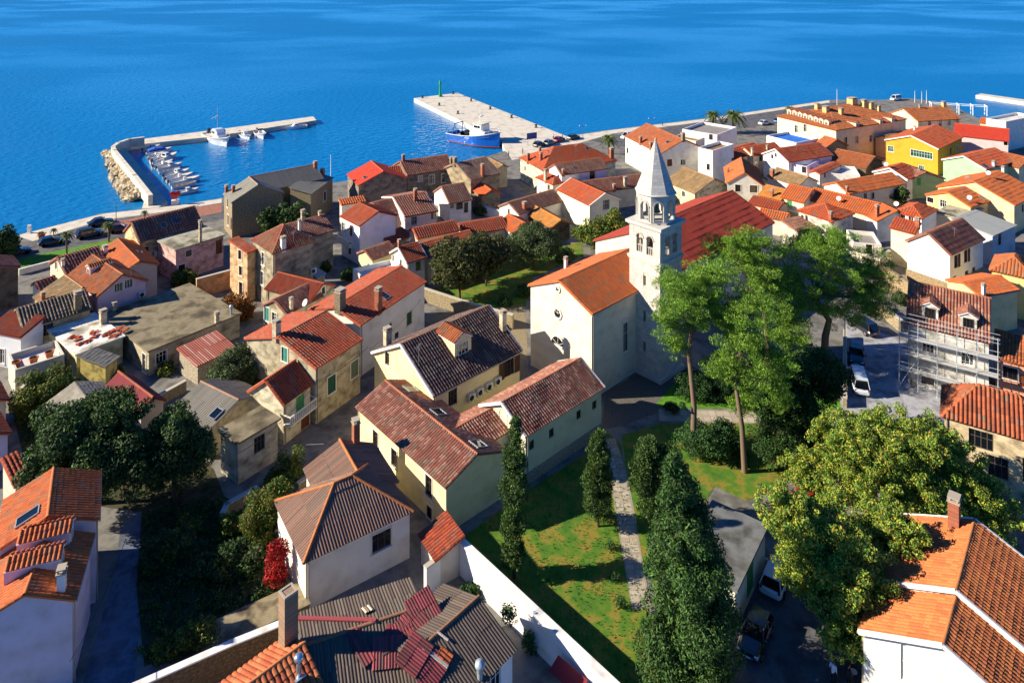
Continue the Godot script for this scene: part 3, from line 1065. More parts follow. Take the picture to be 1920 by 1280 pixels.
# ------------------------------------------------------------------ plants
func leaves(m: Mb, c: Vector3, r: Vector3, count: int, size: float, elong: float, cols: Array, upw: float) -> void:
	var shade := rng.randf_range(0.82, 1.15)
	for k in count:
		var d := Vector3(rng.randfn(), rng.randfn(), rng.randfn()).normalized()
		var rad := lerpf(0.45, 1.08, sqrt(rng.randf()))
		var p := c + Vector3(d.x * r.x, d.y * r.y, d.z * r.z) * rad
		var nn := (d * 0.7 + Vector3(rng.randfn(), rng.randfn(), rng.randfn()) * 0.55 + Vector3(0, upw * 0.4, 0)).normalized()
		var t := nn.cross(Vector3(rng.randfn(), rng.randfn(), rng.randfn())).normalized()
		if upw > 0.5:
			t = (t + Vector3(0, upw, 0) + d * 0.8).normalized()
			nn = (nn - t * nn.dot(t)).normalized()
		var b := nn.cross(t)
		var s := size * rng.randf_range(0.6, 1.35)
		var col: Color = cols[rng.randi() % cols.size()]
		var j := shade * rng.randf_range(0.7, 1.3)
		col = Color(col.r * j, col.g * j, col.b * j)
		var s0 := m.v.size()
		m.v.append(p - t * s); m.v.append(p + b * s * elong); m.v.append(p + t * s); m.v.append(p - b * s * elong)
		m.n.append(nn); m.n.append(nn); m.n.append(nn); m.n.append(nn)
		m.c.append(col); m.c.append(col); m.c.append(col); m.c.append(col)
		m.i.append(s0); m.i.append(s0 + 1); m.i.append(s0 + 2); m.i.append(s0); m.i.append(s0 + 2); m.i.append(s0 + 3)

const LEAFCOL := {
	"pine": ["5c801e", "769e28", "94b840", "466820"],
	"dark": ["22381a", "30481c", "3c5a22", "4a6628"],
	"holm": ["243e16", "34521c", "426a24"],
	"cypress": ["3a5422", "486628", "5a7430", "324a22"],
	"cedar": ["34541e", "426424", "4e702a", "2a461a"],
	"yellow": ["9caa38", "b2ac3a", "789832", "b89c3a", "628a2e", "4c7228", "869c30", "5a822c", "48702a"],
	"olive": ["4a5c34", "5c6e42", "3a4c28"],
	"round": ["4c4c20", "3a4a1c", "5a5426", "2e401a"],
	"autumn": ["8a3a16", "7c5a1c", "4a5c1c", "9c4a1a"],
	"vine": ["3c5c18", "587020", "8a7a24", "2c4a14"],
	"scarlet": ["a01414", "c02018", "7c1210"],
	"hedge": ["24421a", "2e5420", "3c6426"],
	"palm": ["4a5c24", "5e6c2e", "3a4a1c"],
}

func plant(called: String, label: String, category: String, base: Vector3, trunk: Array, tr: float, blobs: Array, kind: String, density: float, size: float, group := "") -> Node3D:
	# blobs: [centre, radii] in world metres; trunk: points in world metres
	var root := thing(called, label, category, base, 0.0, group)
	var cols := []
	for h in LEAFCOL[kind]:
		cols.append(hexl(h))
	var needle: bool = kind == "pine"
	var elong := 0.16 if needle else (0.35 if kind in ["cypress", "cedar"] else 0.5)
	var m := Mb.new()
	var tips := []
	for q in blobs:
		var c: Vector3 = q[0] - base
		var r: Vector3 = q[1]
		var rr := (r.x + r.y + r.z) / 3.0
		var sub := clampf(rr * 0.42, 0.35, 1.15)
		if needle:
			sub = clampf(rr * 0.3, 0.4, 0.75)
		elif kind == "yellow":
			sub = clampf(rr * 0.2, 0.3, 0.48)
		if kind == "cypress":
			sub = clampf(r.x * 0.55, 0.25, 0.6)
		var area := rr * rr * 12.0
		var nsub := clampi(int(area / (sub * sub) * (0.55 if needle or kind == "yellow" else 0.55)), 4, 90 if kind != "yellow" else 240)
		for k in nsub:
			var d := Vector3(rng.randfn(), rng.randfn() * 0.9 + 0.15, rng.randfn()).normalized()
			var p := c + Vector3(d.x * r.x, d.y * r.y, d.z * r.z) * (rng.randf_range(0.35, 1.22) if kind in ["yellow", "pine", "dark", "vine", "holm"] else rng.randf_range(0.6, 1.04))
			var sr := sub * rng.randf_range(0.7, 1.25)
			var sv := Vector3(sr, sr * (0.5 if needle else 0.8), sr)
			leaves(m, p, sv, int(density * sr * sr * 4.0), size, elong, cols, 1.0 if needle else (0.8 if kind == "cypress" else 0.15))
			if k % 3 == 0:
				tips.append(p)
		if not needle and kind != "yellow":
			leaves(m, c, r * 0.75, int(density * rr * rr * 1.6), size * 1.2, elong, cols, 0.2)
	obj("crown", m, vmat("leaf", 0.75, "", 0.3, 0.6), root)
	if trunk.size() > 1:
		var tm := Mb.new()
		tm.col = hexl("8a7864") if needle else hexl("5c4c3c")
		var pts := []
		var rad := []
		for k in trunk.size():
			pts.append(trunk[k] - base)
			rad.append(tr * lerpf(1.0, 0.5, float(k) / (trunk.size() - 1)))
		pts[0] = pts[0] - Vector3(0, 0.3, 0)
		tm.tube(pts, rad, 9)
		var topp: Vector3 = pts[-1]
		for k in mini(tips.size(), 16):
			var e: Vector3 = tips[(k * 7) % tips.size()]
			var from: Vector3 = topp.lerp(pts[maxi(pts.size() - 2, 0)], rng.randf() * 0.6)
			var mid := from.lerp(e, 0.5) + Vector3(rng.randf_range(-0.2, 0.2), -0.2, rng.randf_range(-0.2, 0.2))
			tm.tube([from, mid, e], [tr * 0.42, tr * 0.25, tr * 0.08], 6, false)
		obj("trunk", tm, vmat("bark", 0.95, "bark", 0.5), root)
	return root

func palm(label: String, base: Vector3, h: float, r: float, group: String) -> void:
	var root := thing("palm_tree", label, "palm", base, rng.randf() * TAU, group)
	var tm := Mb.new()
	tm.col = hexl("7a5c40")
	var pts := []
	var rad := []
	for k in 13:
		pts.append(Vector3(sin(k * 0.2) * 0.04, -0.2 + (h + 0.2) * k / 12.0, 0)); rad.append(r * (0.105 + (0.025 if k % 2 else 0.0)))
	tm.tube(pts, rad, 8)
	obj("trunk", tm, vmat("bark", 0.95, "bark", 0.5), root)
	var m := Mb.new()
	var cols := []
	for hh in LEAFCOL.palm:
		cols.append(hexl(hh))
	for f in 34:
		var az := f * 2.39996
		var el := lerpf(1.25, -0.5, f / 34.0)
		var dir := Vector3(cos(az), 0, sin(az))
		m.col = cols[f % 3]
		var prev := Vector3(0, h, 0)
		var side := Vector3(-sin(az), 0, cos(az))
		for s in range(1, 9):
			var t := s / 8.0
			var p := Vector3(0, h, 0) + dir * r * t * cos(el * 0.7) + Vector3(0, r * (sin(el) * t - 0.75 * t * t), 0)
			var ww := r * 0.17 * sin(PI * minf(t * 0.9 + 0.1, 1.0)) + 0.02
			for sd in [-1, 1]:
				m.quad(prev, p, p + side * sd * ww - Vector3(0, ww * 0.5, 0) + dir * 0.1 * r, prev.lerp(p, 0.45) + side * sd * ww - Vector3(0, ww * 0.5, 0) + dir * 0.1 * r)
			prev = p
	obj("fronds", m, vmat("leaf", 0.75, "", 0.3, 0.6), root)

# ------------------------------------------------------------------ vehicles
func car(label: String, rear: Vector3, front: Vector3, hex: String, kind: String, group: String) -> void:
	var d := front - rear
	var L: float = {"hatch": 4.0, "sedan": 4.5, "suv": 4.6, "van": 5.0}[kind]
	var root := thing("parked_car" if kind != "van" else "parked_van", label, "van" if kind == "van" else "car", (rear + front) / 2, atan2(-d.z, d.x), group)
	var hw := 0.9
	var body := Mb.new()
	# stations: x, bottom, belt, half width, roof height, roof half width
	var belt := 0.95 if kind != "van" else 1.1
	var st := [[-0.5, 0.42, 0.72, 0.74], [-0.485, 0.3, 0.86, 0.82], [-0.42, 0.22, belt, 0.88], [-0.2, 0.2, belt + 0.02, 0.9], [0.12, 0.2, belt, 0.9], [0.25, 0.2, belt - 0.04, 0.9], [0.38, 0.22, belt - 0.14, 0.87], [0.46, 0.28, belt - 0.24, 0.8], [0.495, 0.36, belt - 0.36, 0.7], [0.5, 0.42, belt - 0.42, 0.66]]
	loft(body, st, L)
	obj("body", body, gloss(hex), root)
	var rt: Array = {"hatch": [-0.47, -0.36, 0.02, 0.2, 1.5], "sedan": [-0.36, -0.22, 0.04, 0.2, 1.45], "suv": [-0.47, -0.4, 0.06, 0.22, 1.7], "van": [-0.49, -0.46, 0.18, 0.32, 2.0]}[kind]
	var g := Mb.new()
	var b0 := belt - 0.03
	var q := [Vector3(rt[0] * L, b0, hw - 0.06), Vector3(rt[3] * L, b0, hw - 0.06), Vector3(rt[2] * L, rt[4] - 0.06, hw - 0.26), Vector3(rt[1] * L, rt[4] - 0.06, hw - 0.26)]
	var qm := []
	for p in q:
		qm.append(Vector3(p.x, p.y, -p.z))
	g.quad(q[0], q[1], q[2], q[3]); g.quad(qm[1], qm[0], qm[3], qm[2])
	g.quad(q[1], qm[1], qm[2], q[2]); g.quad(qm[0], q[0], q[3], qm[3])
	obj("windows", g, glass(), root)
	var r := Mb.new()
	var rl: float = (rt[2] - rt[1]) * L
	var rc: float = (rt[2] + rt[1]) / 2 * L
	r.box(Vector3(rc, rt[4] - 0.02, 0), Vector3(rl + 0.06, 0.08, (hw - 0.22) * 2))
	for s in [-1, 1]:
		for e in [[q[0], q[3]], [q[1], q[2]]]:
			var a: Vector3 = e[0] * Vector3(1, 1, s)
			var b: Vector3 = e[1] * Vector3(1, 1, s)
			r.tube([a, b], [0.05, 0.05], 5)
		var xm: float = (rt[0] + rt[3]) / 2 * L
		r.tube([Vector3(xm, b0, s * (hw - 0.05)), Vector3(rc, rt[4] - 0.05, s * (hw - 0.25))], [0.05, 0.05], 5)
	obj("car_roof", r, gloss(hex), root)
	for sx in [-0.31, 0.31]:
		for s in [-1, 1]:
			var w := Mb.new()
			w.tube([Vector3(0, 0, -0.11), Vector3(0, 0, -0.09), Vector3(0, 0, 0.09), Vector3(0, 0, 0.11)], [0.28, 0.33, 0.33, 0.28], 16)
			var wo := obj("wheel", w, paint("14140f", 0.9), root, Transform3D(Basis(), Vector3(sx * L, 0.33, s * (hw - 0.1))))
			var rm := Mb.new()
			rm.tube([Vector3(0, 0, -0.115), Vector3(0, 0, 0.115)], [0.19, 0.19], 12)
			obj("rim", rm, paint("a8aab0", 0.35, 0.8), wo)
	for s in [-1, 1]:
		var hl := Mb.new()
		hl.box(Vector3(0.462 * L, belt - 0.32, s * 0.62), Vector3(0.16, 0.14, 0.26))
		obj("headlight", hl, paint("e2e6ea", 0.15, 0.4), root)
		var tl := Mb.new()
		tl.box(Vector3(-0.482 * L, 0.8, s * 0.7), Vector3(0.1, 0.2, 0.16))
		obj("tail_light", tl, paint("8a0f0c", 0.3), root)
		var mr := Mb.new()
		mr.box(Vector3(rt[3] * L - 0.12, belt + 0.08, s * (hw + 0.08)), Vector3(0.14, 0.14, 0.2))
		obj("mirror", mr, gloss(hex), root)
	var np := Mb.new()
	np.box(Vector3(0.502 * L, 0.5, 0), Vector3(0.02, 0.11, 0.5)); np.box(Vector3(-0.502 * L, 0.62, 0), Vector3(0.02, 0.11, 0.5))
	obj("number_plate", np, paint("d8d8d4", 0.5), root)
	var gr := Mb.new()
	for k in 3:
		gr.box(Vector3(0.497 * L, 0.44 + k * 0.06, 0), Vector3(0.03, 0.03, 0.9))
	obj("grille", gr, paint("9aa0a6", 0.3, 0.7), root)

func loft(m: Mb, st: Array, L: float) -> void:
	# rounded box sections along x; station: x share, bottom, top, half width
	var rings := []
	for s in st:
		var ring := []
		var x: float = s[0] * L
		var b: float = s[1]
		var t: float = s[2]
		var w: float = s[3]
		for p in [[-0.8, 0.0], [-1.0, 0.25], [-1.0, 0.7], [-0.9, 0.93], [-0.7, 1.0], [0.7, 1.0], [0.9, 0.93], [1.0, 0.7], [1.0, 0.25], [0.8, 0.0]]:
			ring.append(Vector3(x, lerpf(b, t, p[1]), p[0] * w))
		rings.append(ring)
	var nr: int = rings[0].size()
	for k in st.size() - 1:
		for j in nr:
			var a: Vector3 = rings[k][j]
			var b: Vector3 = rings[k][(j + 1) % nr]
			var c2: Vector3 = rings[k + 1][(j + 1) % nr]
			var d: Vector3 = rings[k + 1][j]
			m.quad(b, a, d, c2)
	for e in [0, st.size() - 1]:
		m.poly(rings[e], Vector3(-1 if e == 0 else 1, 0, 0))

func hull(m: Mb, L: float, beam: float, h: float, sheer: float, draft := 0.3) -> Array:
	# bow at +x; returns the deck edge
	var n := 14
	var rings := []
	var deck := []
	for k in n + 1:
		var t := float(k) / n
		var x := (t - 0.5) * L
		var w := beam / 2 * (1.0 if t < 0.55 else pow(maxf(0.0, 1.0 - pow((t - 0.55) / 0.45, 2.0)), 0.75)) * lerpf(0.88, 1.0, minf(t * 3.0, 1.0))
		var top := h + sheer * pow(t, 2.2)
		var flare := 0.78 if t < 0.6 else lerpf(0.78, 0.35, (t - 0.6) / 0.4)
		var rake := 0.0 if t < 0.8 else -(t - 0.8) * L * 0.12
		rings.append([Vector3(x + rake, -draft, 0), Vector3(x + rake, 0.02, w * flare), Vector3(x + rake * 0.4, top * 0.55, w * (flare + 1.0) / 2), Vector3(x, top, w)])
		deck.append(Vector3(x, top, w))
	for k in n:
		for j in 3:
			for s in [1, -1]:
				var f := Vector3(1, 1, s)
				var a: Vector3 = rings[k][j] * f
				var b: Vector3 = rings[k + 1][j] * f
				var c2: Vector3 = rings[k + 1][j + 1] * f
				var d: Vector3 = rings[k][j + 1] * f
				if s > 0:
					m.quad(a, b, c2, d)
				else:
					m.quad(b, a, d, c2)
	for j in 3:
		var a: Vector3 = rings[0][j]
		var d: Vector3 = rings[0][j + 1]
		m.quad(a * Vector3(1, 1, -1), a, d, d * Vector3(1, 1, -1))
	return deck

func boat(label: String, stern: Vector3, bow: Vector3, hex: String, kind: String, group: String) -> void:
	var d := bow - stern
	var L := d.length()
	var beam := L * 0.34
	var h := L * 0.1 + 0.12
	var root := thing("motor_boat" if kind != "open" else "rowing_boat", label, "boat", Vector3((stern.x + bow.x) / 2, 0.0, (stern.z + bow.z) / 2), atan2(-d.z, d.x), group)
	var hm := Mb.new()
	var deck := hull(hm, L, beam, h, L * 0.06, L * 0.04)
	obj("hull", hm, gloss(hex), root)
	var dm := Mb.new()
	for k in deck.size() - 1:
		var a: Vector3 = deck[k]
		var b: Vector3 = deck[k + 1]
		var low := L * 0.05 if (kind == "open" or k < 7) else 0.02
		var off := Vector3(0, -low, 0)
		var f := Vector3(1, 1, -1)
		dm.quad(a * 0.97 * Vector3(1, 1, 1) + off, b * 0.97 + off, b * 0.97 * f + off, a * 0.97 * f + off)
	obj("deck", dm, paint("cfcabc" if kind != "open" else "8a6a4a", 0.8), root)
	var rm := Mb.new()
	for s in [-1, 1]:
		var pts := []
		var rad := []
		for p in deck:
			pts.append(p * Vector3(1, 1, s)); rad.append(L * 0.009)
		rm.tube(pts, rad, 5)
	obj("rubbing_rail", rm, paint("3a4a6a" if kind == "cover" else "b8b4ac", 0.6), root)
	if kind == "cabin" or kind == "big":
		var c := Mb.new()
		var ch := L * 0.14 if kind == "cabin" else L * 0.16
		var x0 := -0.05 * L
		var x1 := 0.22 * L
		loft(c, [[x0 / L, h, h + ch, beam * 0.32], [0.1, h, h + ch * 1.02, beam * 0.31], [x1 / L - 0.05, h, h + ch * 0.7, beam * 0.27], [x1 / L, h, h + ch * 0.3, beam * 0.2]], L)
		var co := obj("cabin", c, gloss("e8e8e6"), root)
		var wn := Mb.new()
		for s in [-1, 1]:
			wn.box(Vector3(0.04 * L, h + ch * 0.68, s * beam * 0.322), Vector3(L * 0.14, ch * 0.3, 0.03))
		wn.box(Vector3(x0 - 0.01, h + ch * 0.6, 0), Vector3(0.03, ch * 0.45, beam * 0.4))
		obj("cabin_window", wn, glass(), co)
		if kind == "big":
			var mm := Mb.new()
			mm.tube([Vector3(-0.02 * L, h + ch, 0), Vector3(-0.02 * L, h + ch + L * 0.42, 0)], [0.07, 0.05], 6)
			mm.tube([Vector3(-0.02 * L, h + ch + L * 0.25, 0), Vector3(-0.38 * L, h + ch + L * 0.12, 0)], [0.05, 0.04], 6)
			mm.box(Vector3(-0.02 * L, h + ch + L * 0.2, 0), Vector3(0.3, 0.25, 0.9))
			obj("mast", mm, paint("9fb0a8", 0.5), root)
			var rl := Mb.new()
			for k in range(7, deck.size()):
				for s in [-1, 1]:
					var p: Vector3 = deck[k] * Vector3(1, 1, s * 0.94)
					rl.tube([p, p + Vector3(0, 0.7, 0)], [0.03, 0.03], 4)
					if k > 7:
						rl.tube([p + Vector3(0, 0.7, 0), deck[k - 1] * Vector3(1, 1, s * 0.94) + Vector3(0, 0.7, 0)], [0.03, 0.03], 4)
			obj("railing", rl, paint("c8c8c4", 0.5), root)
	elif kind == "cover":
		var c := Mb.new()
		loft(c, [[-0.42, h, h + L * 0.07, beam * 0.42], [-0.2, h, h + L * 0.13, beam * 0.44], [0.1, h, h + L * 0.1, beam * 0.42], [0.25, h, h + L * 0.03, beam * 0.3]], L)
		obj("boat_cover", c, paint("2458b4", 0.8), root)
	elif kind == "console":
		var c := Mb.new()
		c.box(Vector3(0, h + L * 0.04, 0), Vector3(L * 0.1, L * 0.12, beam * 0.3))
		obj("console", c, gloss("e6e6e2"), root)
		var ws := Mb.new()
		ws.box(Vector3(L * 0.055, h + L * 0.12, 0), Vector3(0.03, L * 0.06, beam * 0.5), Transform3D(Basis(Vector3.BACK, 0.3), Vector3(0.2, 0, 0)))
		obj("windscreen", ws, glass(), root)
	if kind == "open":
		for k in 3:
			var b := Mb.new()
			b.box(Vector3((-0.28 + k * 0.22) * L, h - L * 0.015, 0), Vector3(L * 0.05, 0.05, beam * 0.8))
			obj("thwart", b, paint("9a7a50", 0.8), root)
	else:
		var om := Mb.new()
		om.box(Vector3(-0.53 * L, h + L * 0.02, 0), Vector3(L * 0.06, L * 0.1, L * 0.055))
		om.box(Vector3(-0.53 * L, h - L * 0.06, 0), Vector3(L * 0.03, L * 0.12, L * 0.02))
		obj("outboard_motor", om, paint("2a2c30", 0.5), root)

func trawler(stern: Vector3, bow: Vector3) -> void:
	var d := bow - stern
	var L := d.length()
	var root := thing("fishing_trawler", "bright blue fishing trawler with white wheelhouse moored at concrete pier", "ship", Vector3((stern.x + bow.x) / 2, 0, (stern.z + bow.z) / 2), atan2(-d.z, d.x))
	var hm := Mb.new()
	var beam := 6.6
	var deck := hull(hm, L, beam, 2.5, 2.2, 0.6)
	obj("hull", hm, gloss("1668c4"), root)
	var bt := Mb.new()
	for s in [-1, 1]:
		var pts := []
		var rad := []
		for p in deck:
			pts.append(Vector3(p.x, 0.35, p.z * s * (0.82 if p.x < L * 0.1 else lerpf(0.82, 0.5, (p.x - L * 0.1) / (L * 0.4))))); rad.append(0.16)
		bt.tube(pts, rad, 6)
	obj("boot_stripe", bt, paint("7a1c1c", 0.6), root)
	var dm := Mb.new()
	for k in deck.size() - 1:
		var a: Vector3 = deck[k] * Vector3(1, 1, 0.96) + Vector3(0, -0.8, 0)
		var b: Vector3 = deck[k + 1] * Vector3(1, 1, 0.96) + Vector3(0, -0.8, 0)
		dm.quad(a, b, b * Vector3(1, 1, -1), a * Vector3(1, 1, -1))
	obj("deck", dm, paint("a08a70", 0.85), root)
	var bw := Mb.new()
	for s in [-1, 1]:
		var pts := []
		var rad := []
		for p in deck:
			pts.append(p * Vector3(1, 1, s)); rad.append(0.11)
		bw.tube(pts, rad, 5)
	obj("bulwark_rail", bw, paint("d8dce0", 0.6), root)
	var c := Mb.new()
	loft(c, [[-0.02, 1.7, 4.4, 2.3], [0.06, 1.7, 4.5, 2.4], [0.2, 1.9, 4.5, 2.2], [0.26, 2.0, 4.4, 1.9]], L)
	var ca := obj("deckhouse", c, gloss("ece8dc"), root)
	var wh := Mb.new()
	loft(wh, [[0.04, 4.4, 6.4, 1.9], [0.12, 4.4, 6.5, 2.0], [0.19, 4.4, 6.5, 1.9], [0.215, 4.4, 6.2, 1.6]], L)
	var wo := obj("wheelhouse", wh, gloss("f0ece0"), root)
	for k in 5:
		var wn := Mb.new()
		wn.box(Vector3(0, 0, 0), Vector3(0.06, 0.75, 0.5))
		obj("window", wn, glass(), wo, Transform3D(Basis(), Vector3(0.213 * L, 5.6, -1.3 + k * 0.65)))
	for k in 3:
		for s in [-1, 1]:
			var wn := Mb.new()
			wn.box(Vector3.ZERO, Vector3(0.6, 0.7, 0.06))
			obj("window", wn, glass(), wo, Transform3D(Basis(), Vector3((0.07 + k * 0.04) * L, 5.65, s * 1.99)))
	var rf := Mb.new()
	rf.box(Vector3(0.125 * L, 6.55, 0), Vector3(0.2 * L, 0.12, 4.4))
	obj("wheelhouse_roof", rf, paint("d8cfb8", 0.7), root)
	var mm := Mb.new()
	mm.tube([Vector3(0.1 * L, 6.5, 0), Vector3(0.1 * L, 11.5, 0)], [0.12, 0.07], 8)
	mm.tube([Vector3(0.1 * L, 9.2, -1.5), Vector3(0.1 * L, 9.2, 1.5)], [0.05, 0.05], 6)
	mm.box(Vector3(0.1 * L + 0.3, 8.3, 0), Vector3(0.4, 0.3, 1.6))
	mm.tube([Vector3(0.14 * L, 6.5, 1.2), Vector3(0.14 * L, 9.0, 1.2)], [0.03, 0.02], 5)
	mm.tube([Vector3(0.14 * L, 6.5, -1.4), Vector3(0.14 * L, 8.6, -1.4)], [0.03, 0.02], 5)
	obj("mast", mm, paint("e2e0d8", 0.6), root)
	var gm := Mb.new()
	for s in [-1, 1]:
		gm.tube([Vector3(-0.4 * L, 2.0, s * 2.3), Vector3(-0.36 * L, 5.4, s * 1.8)], [0.14, 0.12], 8)
		gm.tube([Vector3(-0.28 * L, 2.0, s * 2.3), Vector3(-0.36 * L, 5.4, s * 1.8)], [0.1, 0.1], 8)
	gm.tube([Vector3(-0.36 * L, 5.4, -1.9), Vector3(-0.36 * L, 5.4, 1.9)], [0.16, 0.16], 8)
	obj("gantry", gm, paint("2a66a8", 0.5), root)
	var nm := Mb.new()
	nm.tube([Vector3(-0.22 * L, 2.7, -1.3), Vector3(-0.22 * L, 2.7, 1.3)], [0.8, 0.8], 14)
	obj("net_drum", nm, paint("35424a", 0.9), root)
	var rl := Mb.new()
	for k in range(8, deck.size()):
		for s in [-1, 1]:
			var p: Vector3 = deck[k] * Vector3(1, 1, s * 0.96)
			rl.tube([p, p + Vector3(0, 0.9, 0)], [0.04, 0.04], 4)
			if k > 8:
				rl.tube([p + Vector3(0, 0.9, 0), deck[k - 1] * Vector3(1, 1, s * 0.96) + Vector3(0, 0.9, 0)], [0.04, 0.04], 4)
	obj("railing", rl, paint("d8d8d4", 0.6), root)

# ------------------------------------------------------------------ people: one continuous surface per figure
func person(label: String, at: Vector3, turn: float, shirt: String, trousers: String, pose: String, group := "", cell := 0.035) -> void:
	var bones := []   # a, b, ra, rb, colour
	var sk := hexl("b8866a")
	var sh := hexl(shirt)
	var tr := hexl(trousers)
	var hair := hexl("2a1c14")
	var hip := Vector3(0, 0.93, 0)
	var chest := Vector3(0.01, 1.32, 0)
	for s in [-1, 1]:
		var hj := Vector3(0, 0.9, s * 0.09)
		var kn := Vector3(0.04 if s > 0 else -0.01, 0.5, s * 0.11)
		var an := Vector3(-0.02 if s > 0 else 0.03, 0.08, s * 0.12)
		bones.append([hj, kn, 0.095, 0.065, tr]); bones.append([kn, an, 0.065, 0.045, tr])
		bones.append([an + Vector3(0, -0.03, 0), an + Vector3(0.15, -0.045, s * 0.02), 0.042, 0.035, hair])
		var shj := Vector3(0, 1.43, s * 0.19)
		var el := Vector3(-0.03, 1.15, s * 0.25)
		var wr := Vector3(0.1, 0.92, s * 0.22)
		if pose == "hold":
			el = Vector3(0.0, 1.14, s * 0.24)
			wr = Vector3(0.26, 1.1, s * 0.12)
		bones.append([shj, el, 0.058, 0.045, sh]); bones.append([el, wr, 0.043, 0.032, sk])
		var hd := (wr - el).normalized()
		bones.append([wr, wr + hd * 0.08, 0.032, 0.035, sk])
		for f in 4:
			var o := Vector3(0, 0, (f - 1.5) * 0.019)
			bones.append([wr + hd * 0.09 + o, wr + hd * (0.16 - absf(f - 1.4) * 0.012) + o + Vector3(0.01, -0.01, 0), 0.011, 0.009, sk])
		bones.append([wr + hd * 0.03, wr + hd * 0.08 + Vector3(0.035, 0.0, -s * 0.03), 0.013, 0.01, sk])
	bones.append([hip, chest, 0.135, 0.15, sh]); bones.append([Vector3(0, 0.93, -0.05), Vector3(0, 0.93, 0.05), 0.13, 0.13, tr])
	bones.append([Vector3(0, 1.4, -0.13), Vector3(0, 1.4, 0.13), 0.08, 0.08, sh])
	bones.append([Vector3(0, 1.45, 0), Vector3(0.02, 1.56, 0), 0.055, 0.05, sk])
	bones.append([Vector3(0.03, 1.62, 0), Vector3(0.02, 1.69, 0), 0.085, 0.09, sk])
	bones.append([Vector3(0.12, 1.635, 0), Vector3(0.125, 1.625, 0), 0.016, 0.018, sk])
	bones.append([Vector3(-0.01, 1.72, 0), Vector3(-0.04, 1.66, 0), 0.095, 0.085, hair])
	var lo := Vector3(-0.3, -0.02, -0.4)
	var dim := Vector3i(int(0.75 / cell), int(1.9 / cell), int(0.8 / cell))
	var nx := dim.x + 1
	var ny := dim.y + 1
	var nz := dim.z + 1
	var f := PackedFloat32Array()
	f.resize(nx * ny * nz)
	f.fill(1.0)
	for q in bones:
		var a: Vector3 = q[0]
		var b: Vector3 = q[1]
		var rr: float = maxf(q[2], q[3]) + 0.1
		var mn := (Vector3(minf(a.x, b.x), minf(a.y, b.y), minf(a.z, b.z)) - Vector3.ONE * rr - lo) / cell
		var mx := (Vector3(maxf(a.x, b.x), maxf(a.y, b.y), maxf(a.z, b.z)) + Vector3.ONE * rr - lo) / cell
		var ab := b - a
		var l2 := maxf(ab.length_squared(), 1e-6)
		for iy in range(maxi(0, int(mn.y)), mini(dim.y, int(mx.y)) + 1):
			for iz in range(maxi(0, int(mn.z)), mini(dim.z, int(mx.z)) + 1):
				for ix in range(maxi(0, int(mn.x)), mini(dim.x, int(mx.x)) + 1):
					var p := lo + Vector3(ix, iy, iz) * cell
					var t := clampf((p - a).dot(ab) / l2, 0.0, 1.0)
					var dd: float = (p - a - ab * t).length() - lerpf(q[2], q[3], t)
					var k := (iy * nz + iz) * nx + ix
					var h := clampf(0.5 + 0.5 * (f[k] - dd) / 0.025, 0.0, 1.0)
					f[k] = lerpf(f[k], dd, h) - 0.025 * h * (1.0 - h)
	var m := Mb.new()
	var cellv := {}
	for iy in dim.y:
		for iz in dim.z:
			for ix in dim.x:
				var sum := Vector3.ZERO
				var cnt := 0
				var k0 := (iy * nz + iz) * nx + ix
				var vals := [f[k0], f[k0 + 1], f[k0 + nx], f[k0 + nx + 1], f[k0 + nz * nx], f[k0 + nz * nx + 1], f[k0 + nz * nx + nx], f[k0 + nz * nx + nx + 1]]
				var neg := 0
				for vv in vals:
					if vv < 0:
						neg += 1
				if neg == 0 or neg == 8:
					continue
				for e in [[0, 1], [2, 3], [4, 5], [6, 7], [0, 2], [1, 3], [4, 6], [5, 7], [0, 4], [1, 5], [2, 6], [3, 7]]:
					var va: float = vals[e[0]]
					var vb: float = vals[e[1]]
					if (va < 0) != (vb < 0):
						var t := va / (va - vb)
						var ca := Vector3(e[0] & 1, (e[0] >> 2) & 1, (e[0] >> 1) & 1)
						var cb := Vector3(e[1] & 1, (e[1] >> 2) & 1, (e[1] >> 1) & 1)
						sum += ca.lerp(cb, t)
						cnt += 1
				var pos := lo + (Vector3(ix, iy, iz) + sum / cnt) * cell
				var gn := Vector3(vals[1] + vals[3] + vals[5] + vals[7] - vals[0] - vals[2] - vals[4] - vals[6], vals[4] + vals[5] + vals[6] + vals[7] - vals[0] - vals[1] - vals[2] - vals[3], vals[2] + vals[3] + vals[6] + vals[7] - vals[0] - vals[1] - vals[4] - vals[5]).normalized()
				var best := 1e9
				var bc := sh
				for q in bones:
					var ab: Vector3 = q[1] - q[0]
					var t := clampf((pos - q[0]).dot(ab) / maxf(ab.length_squared(), 1e-6), 0.0, 1.0)
					var dd: float = (pos - q[0] - ab * t).length() - lerpf(q[2], q[3], t)
					if dd < best:
						best = dd
						bc = q[4]
				cellv[Vector3i(ix, iy, iz)] = m.v.size()
				m.v.append(pos); m.n.append(gn); m.c.append(bc)
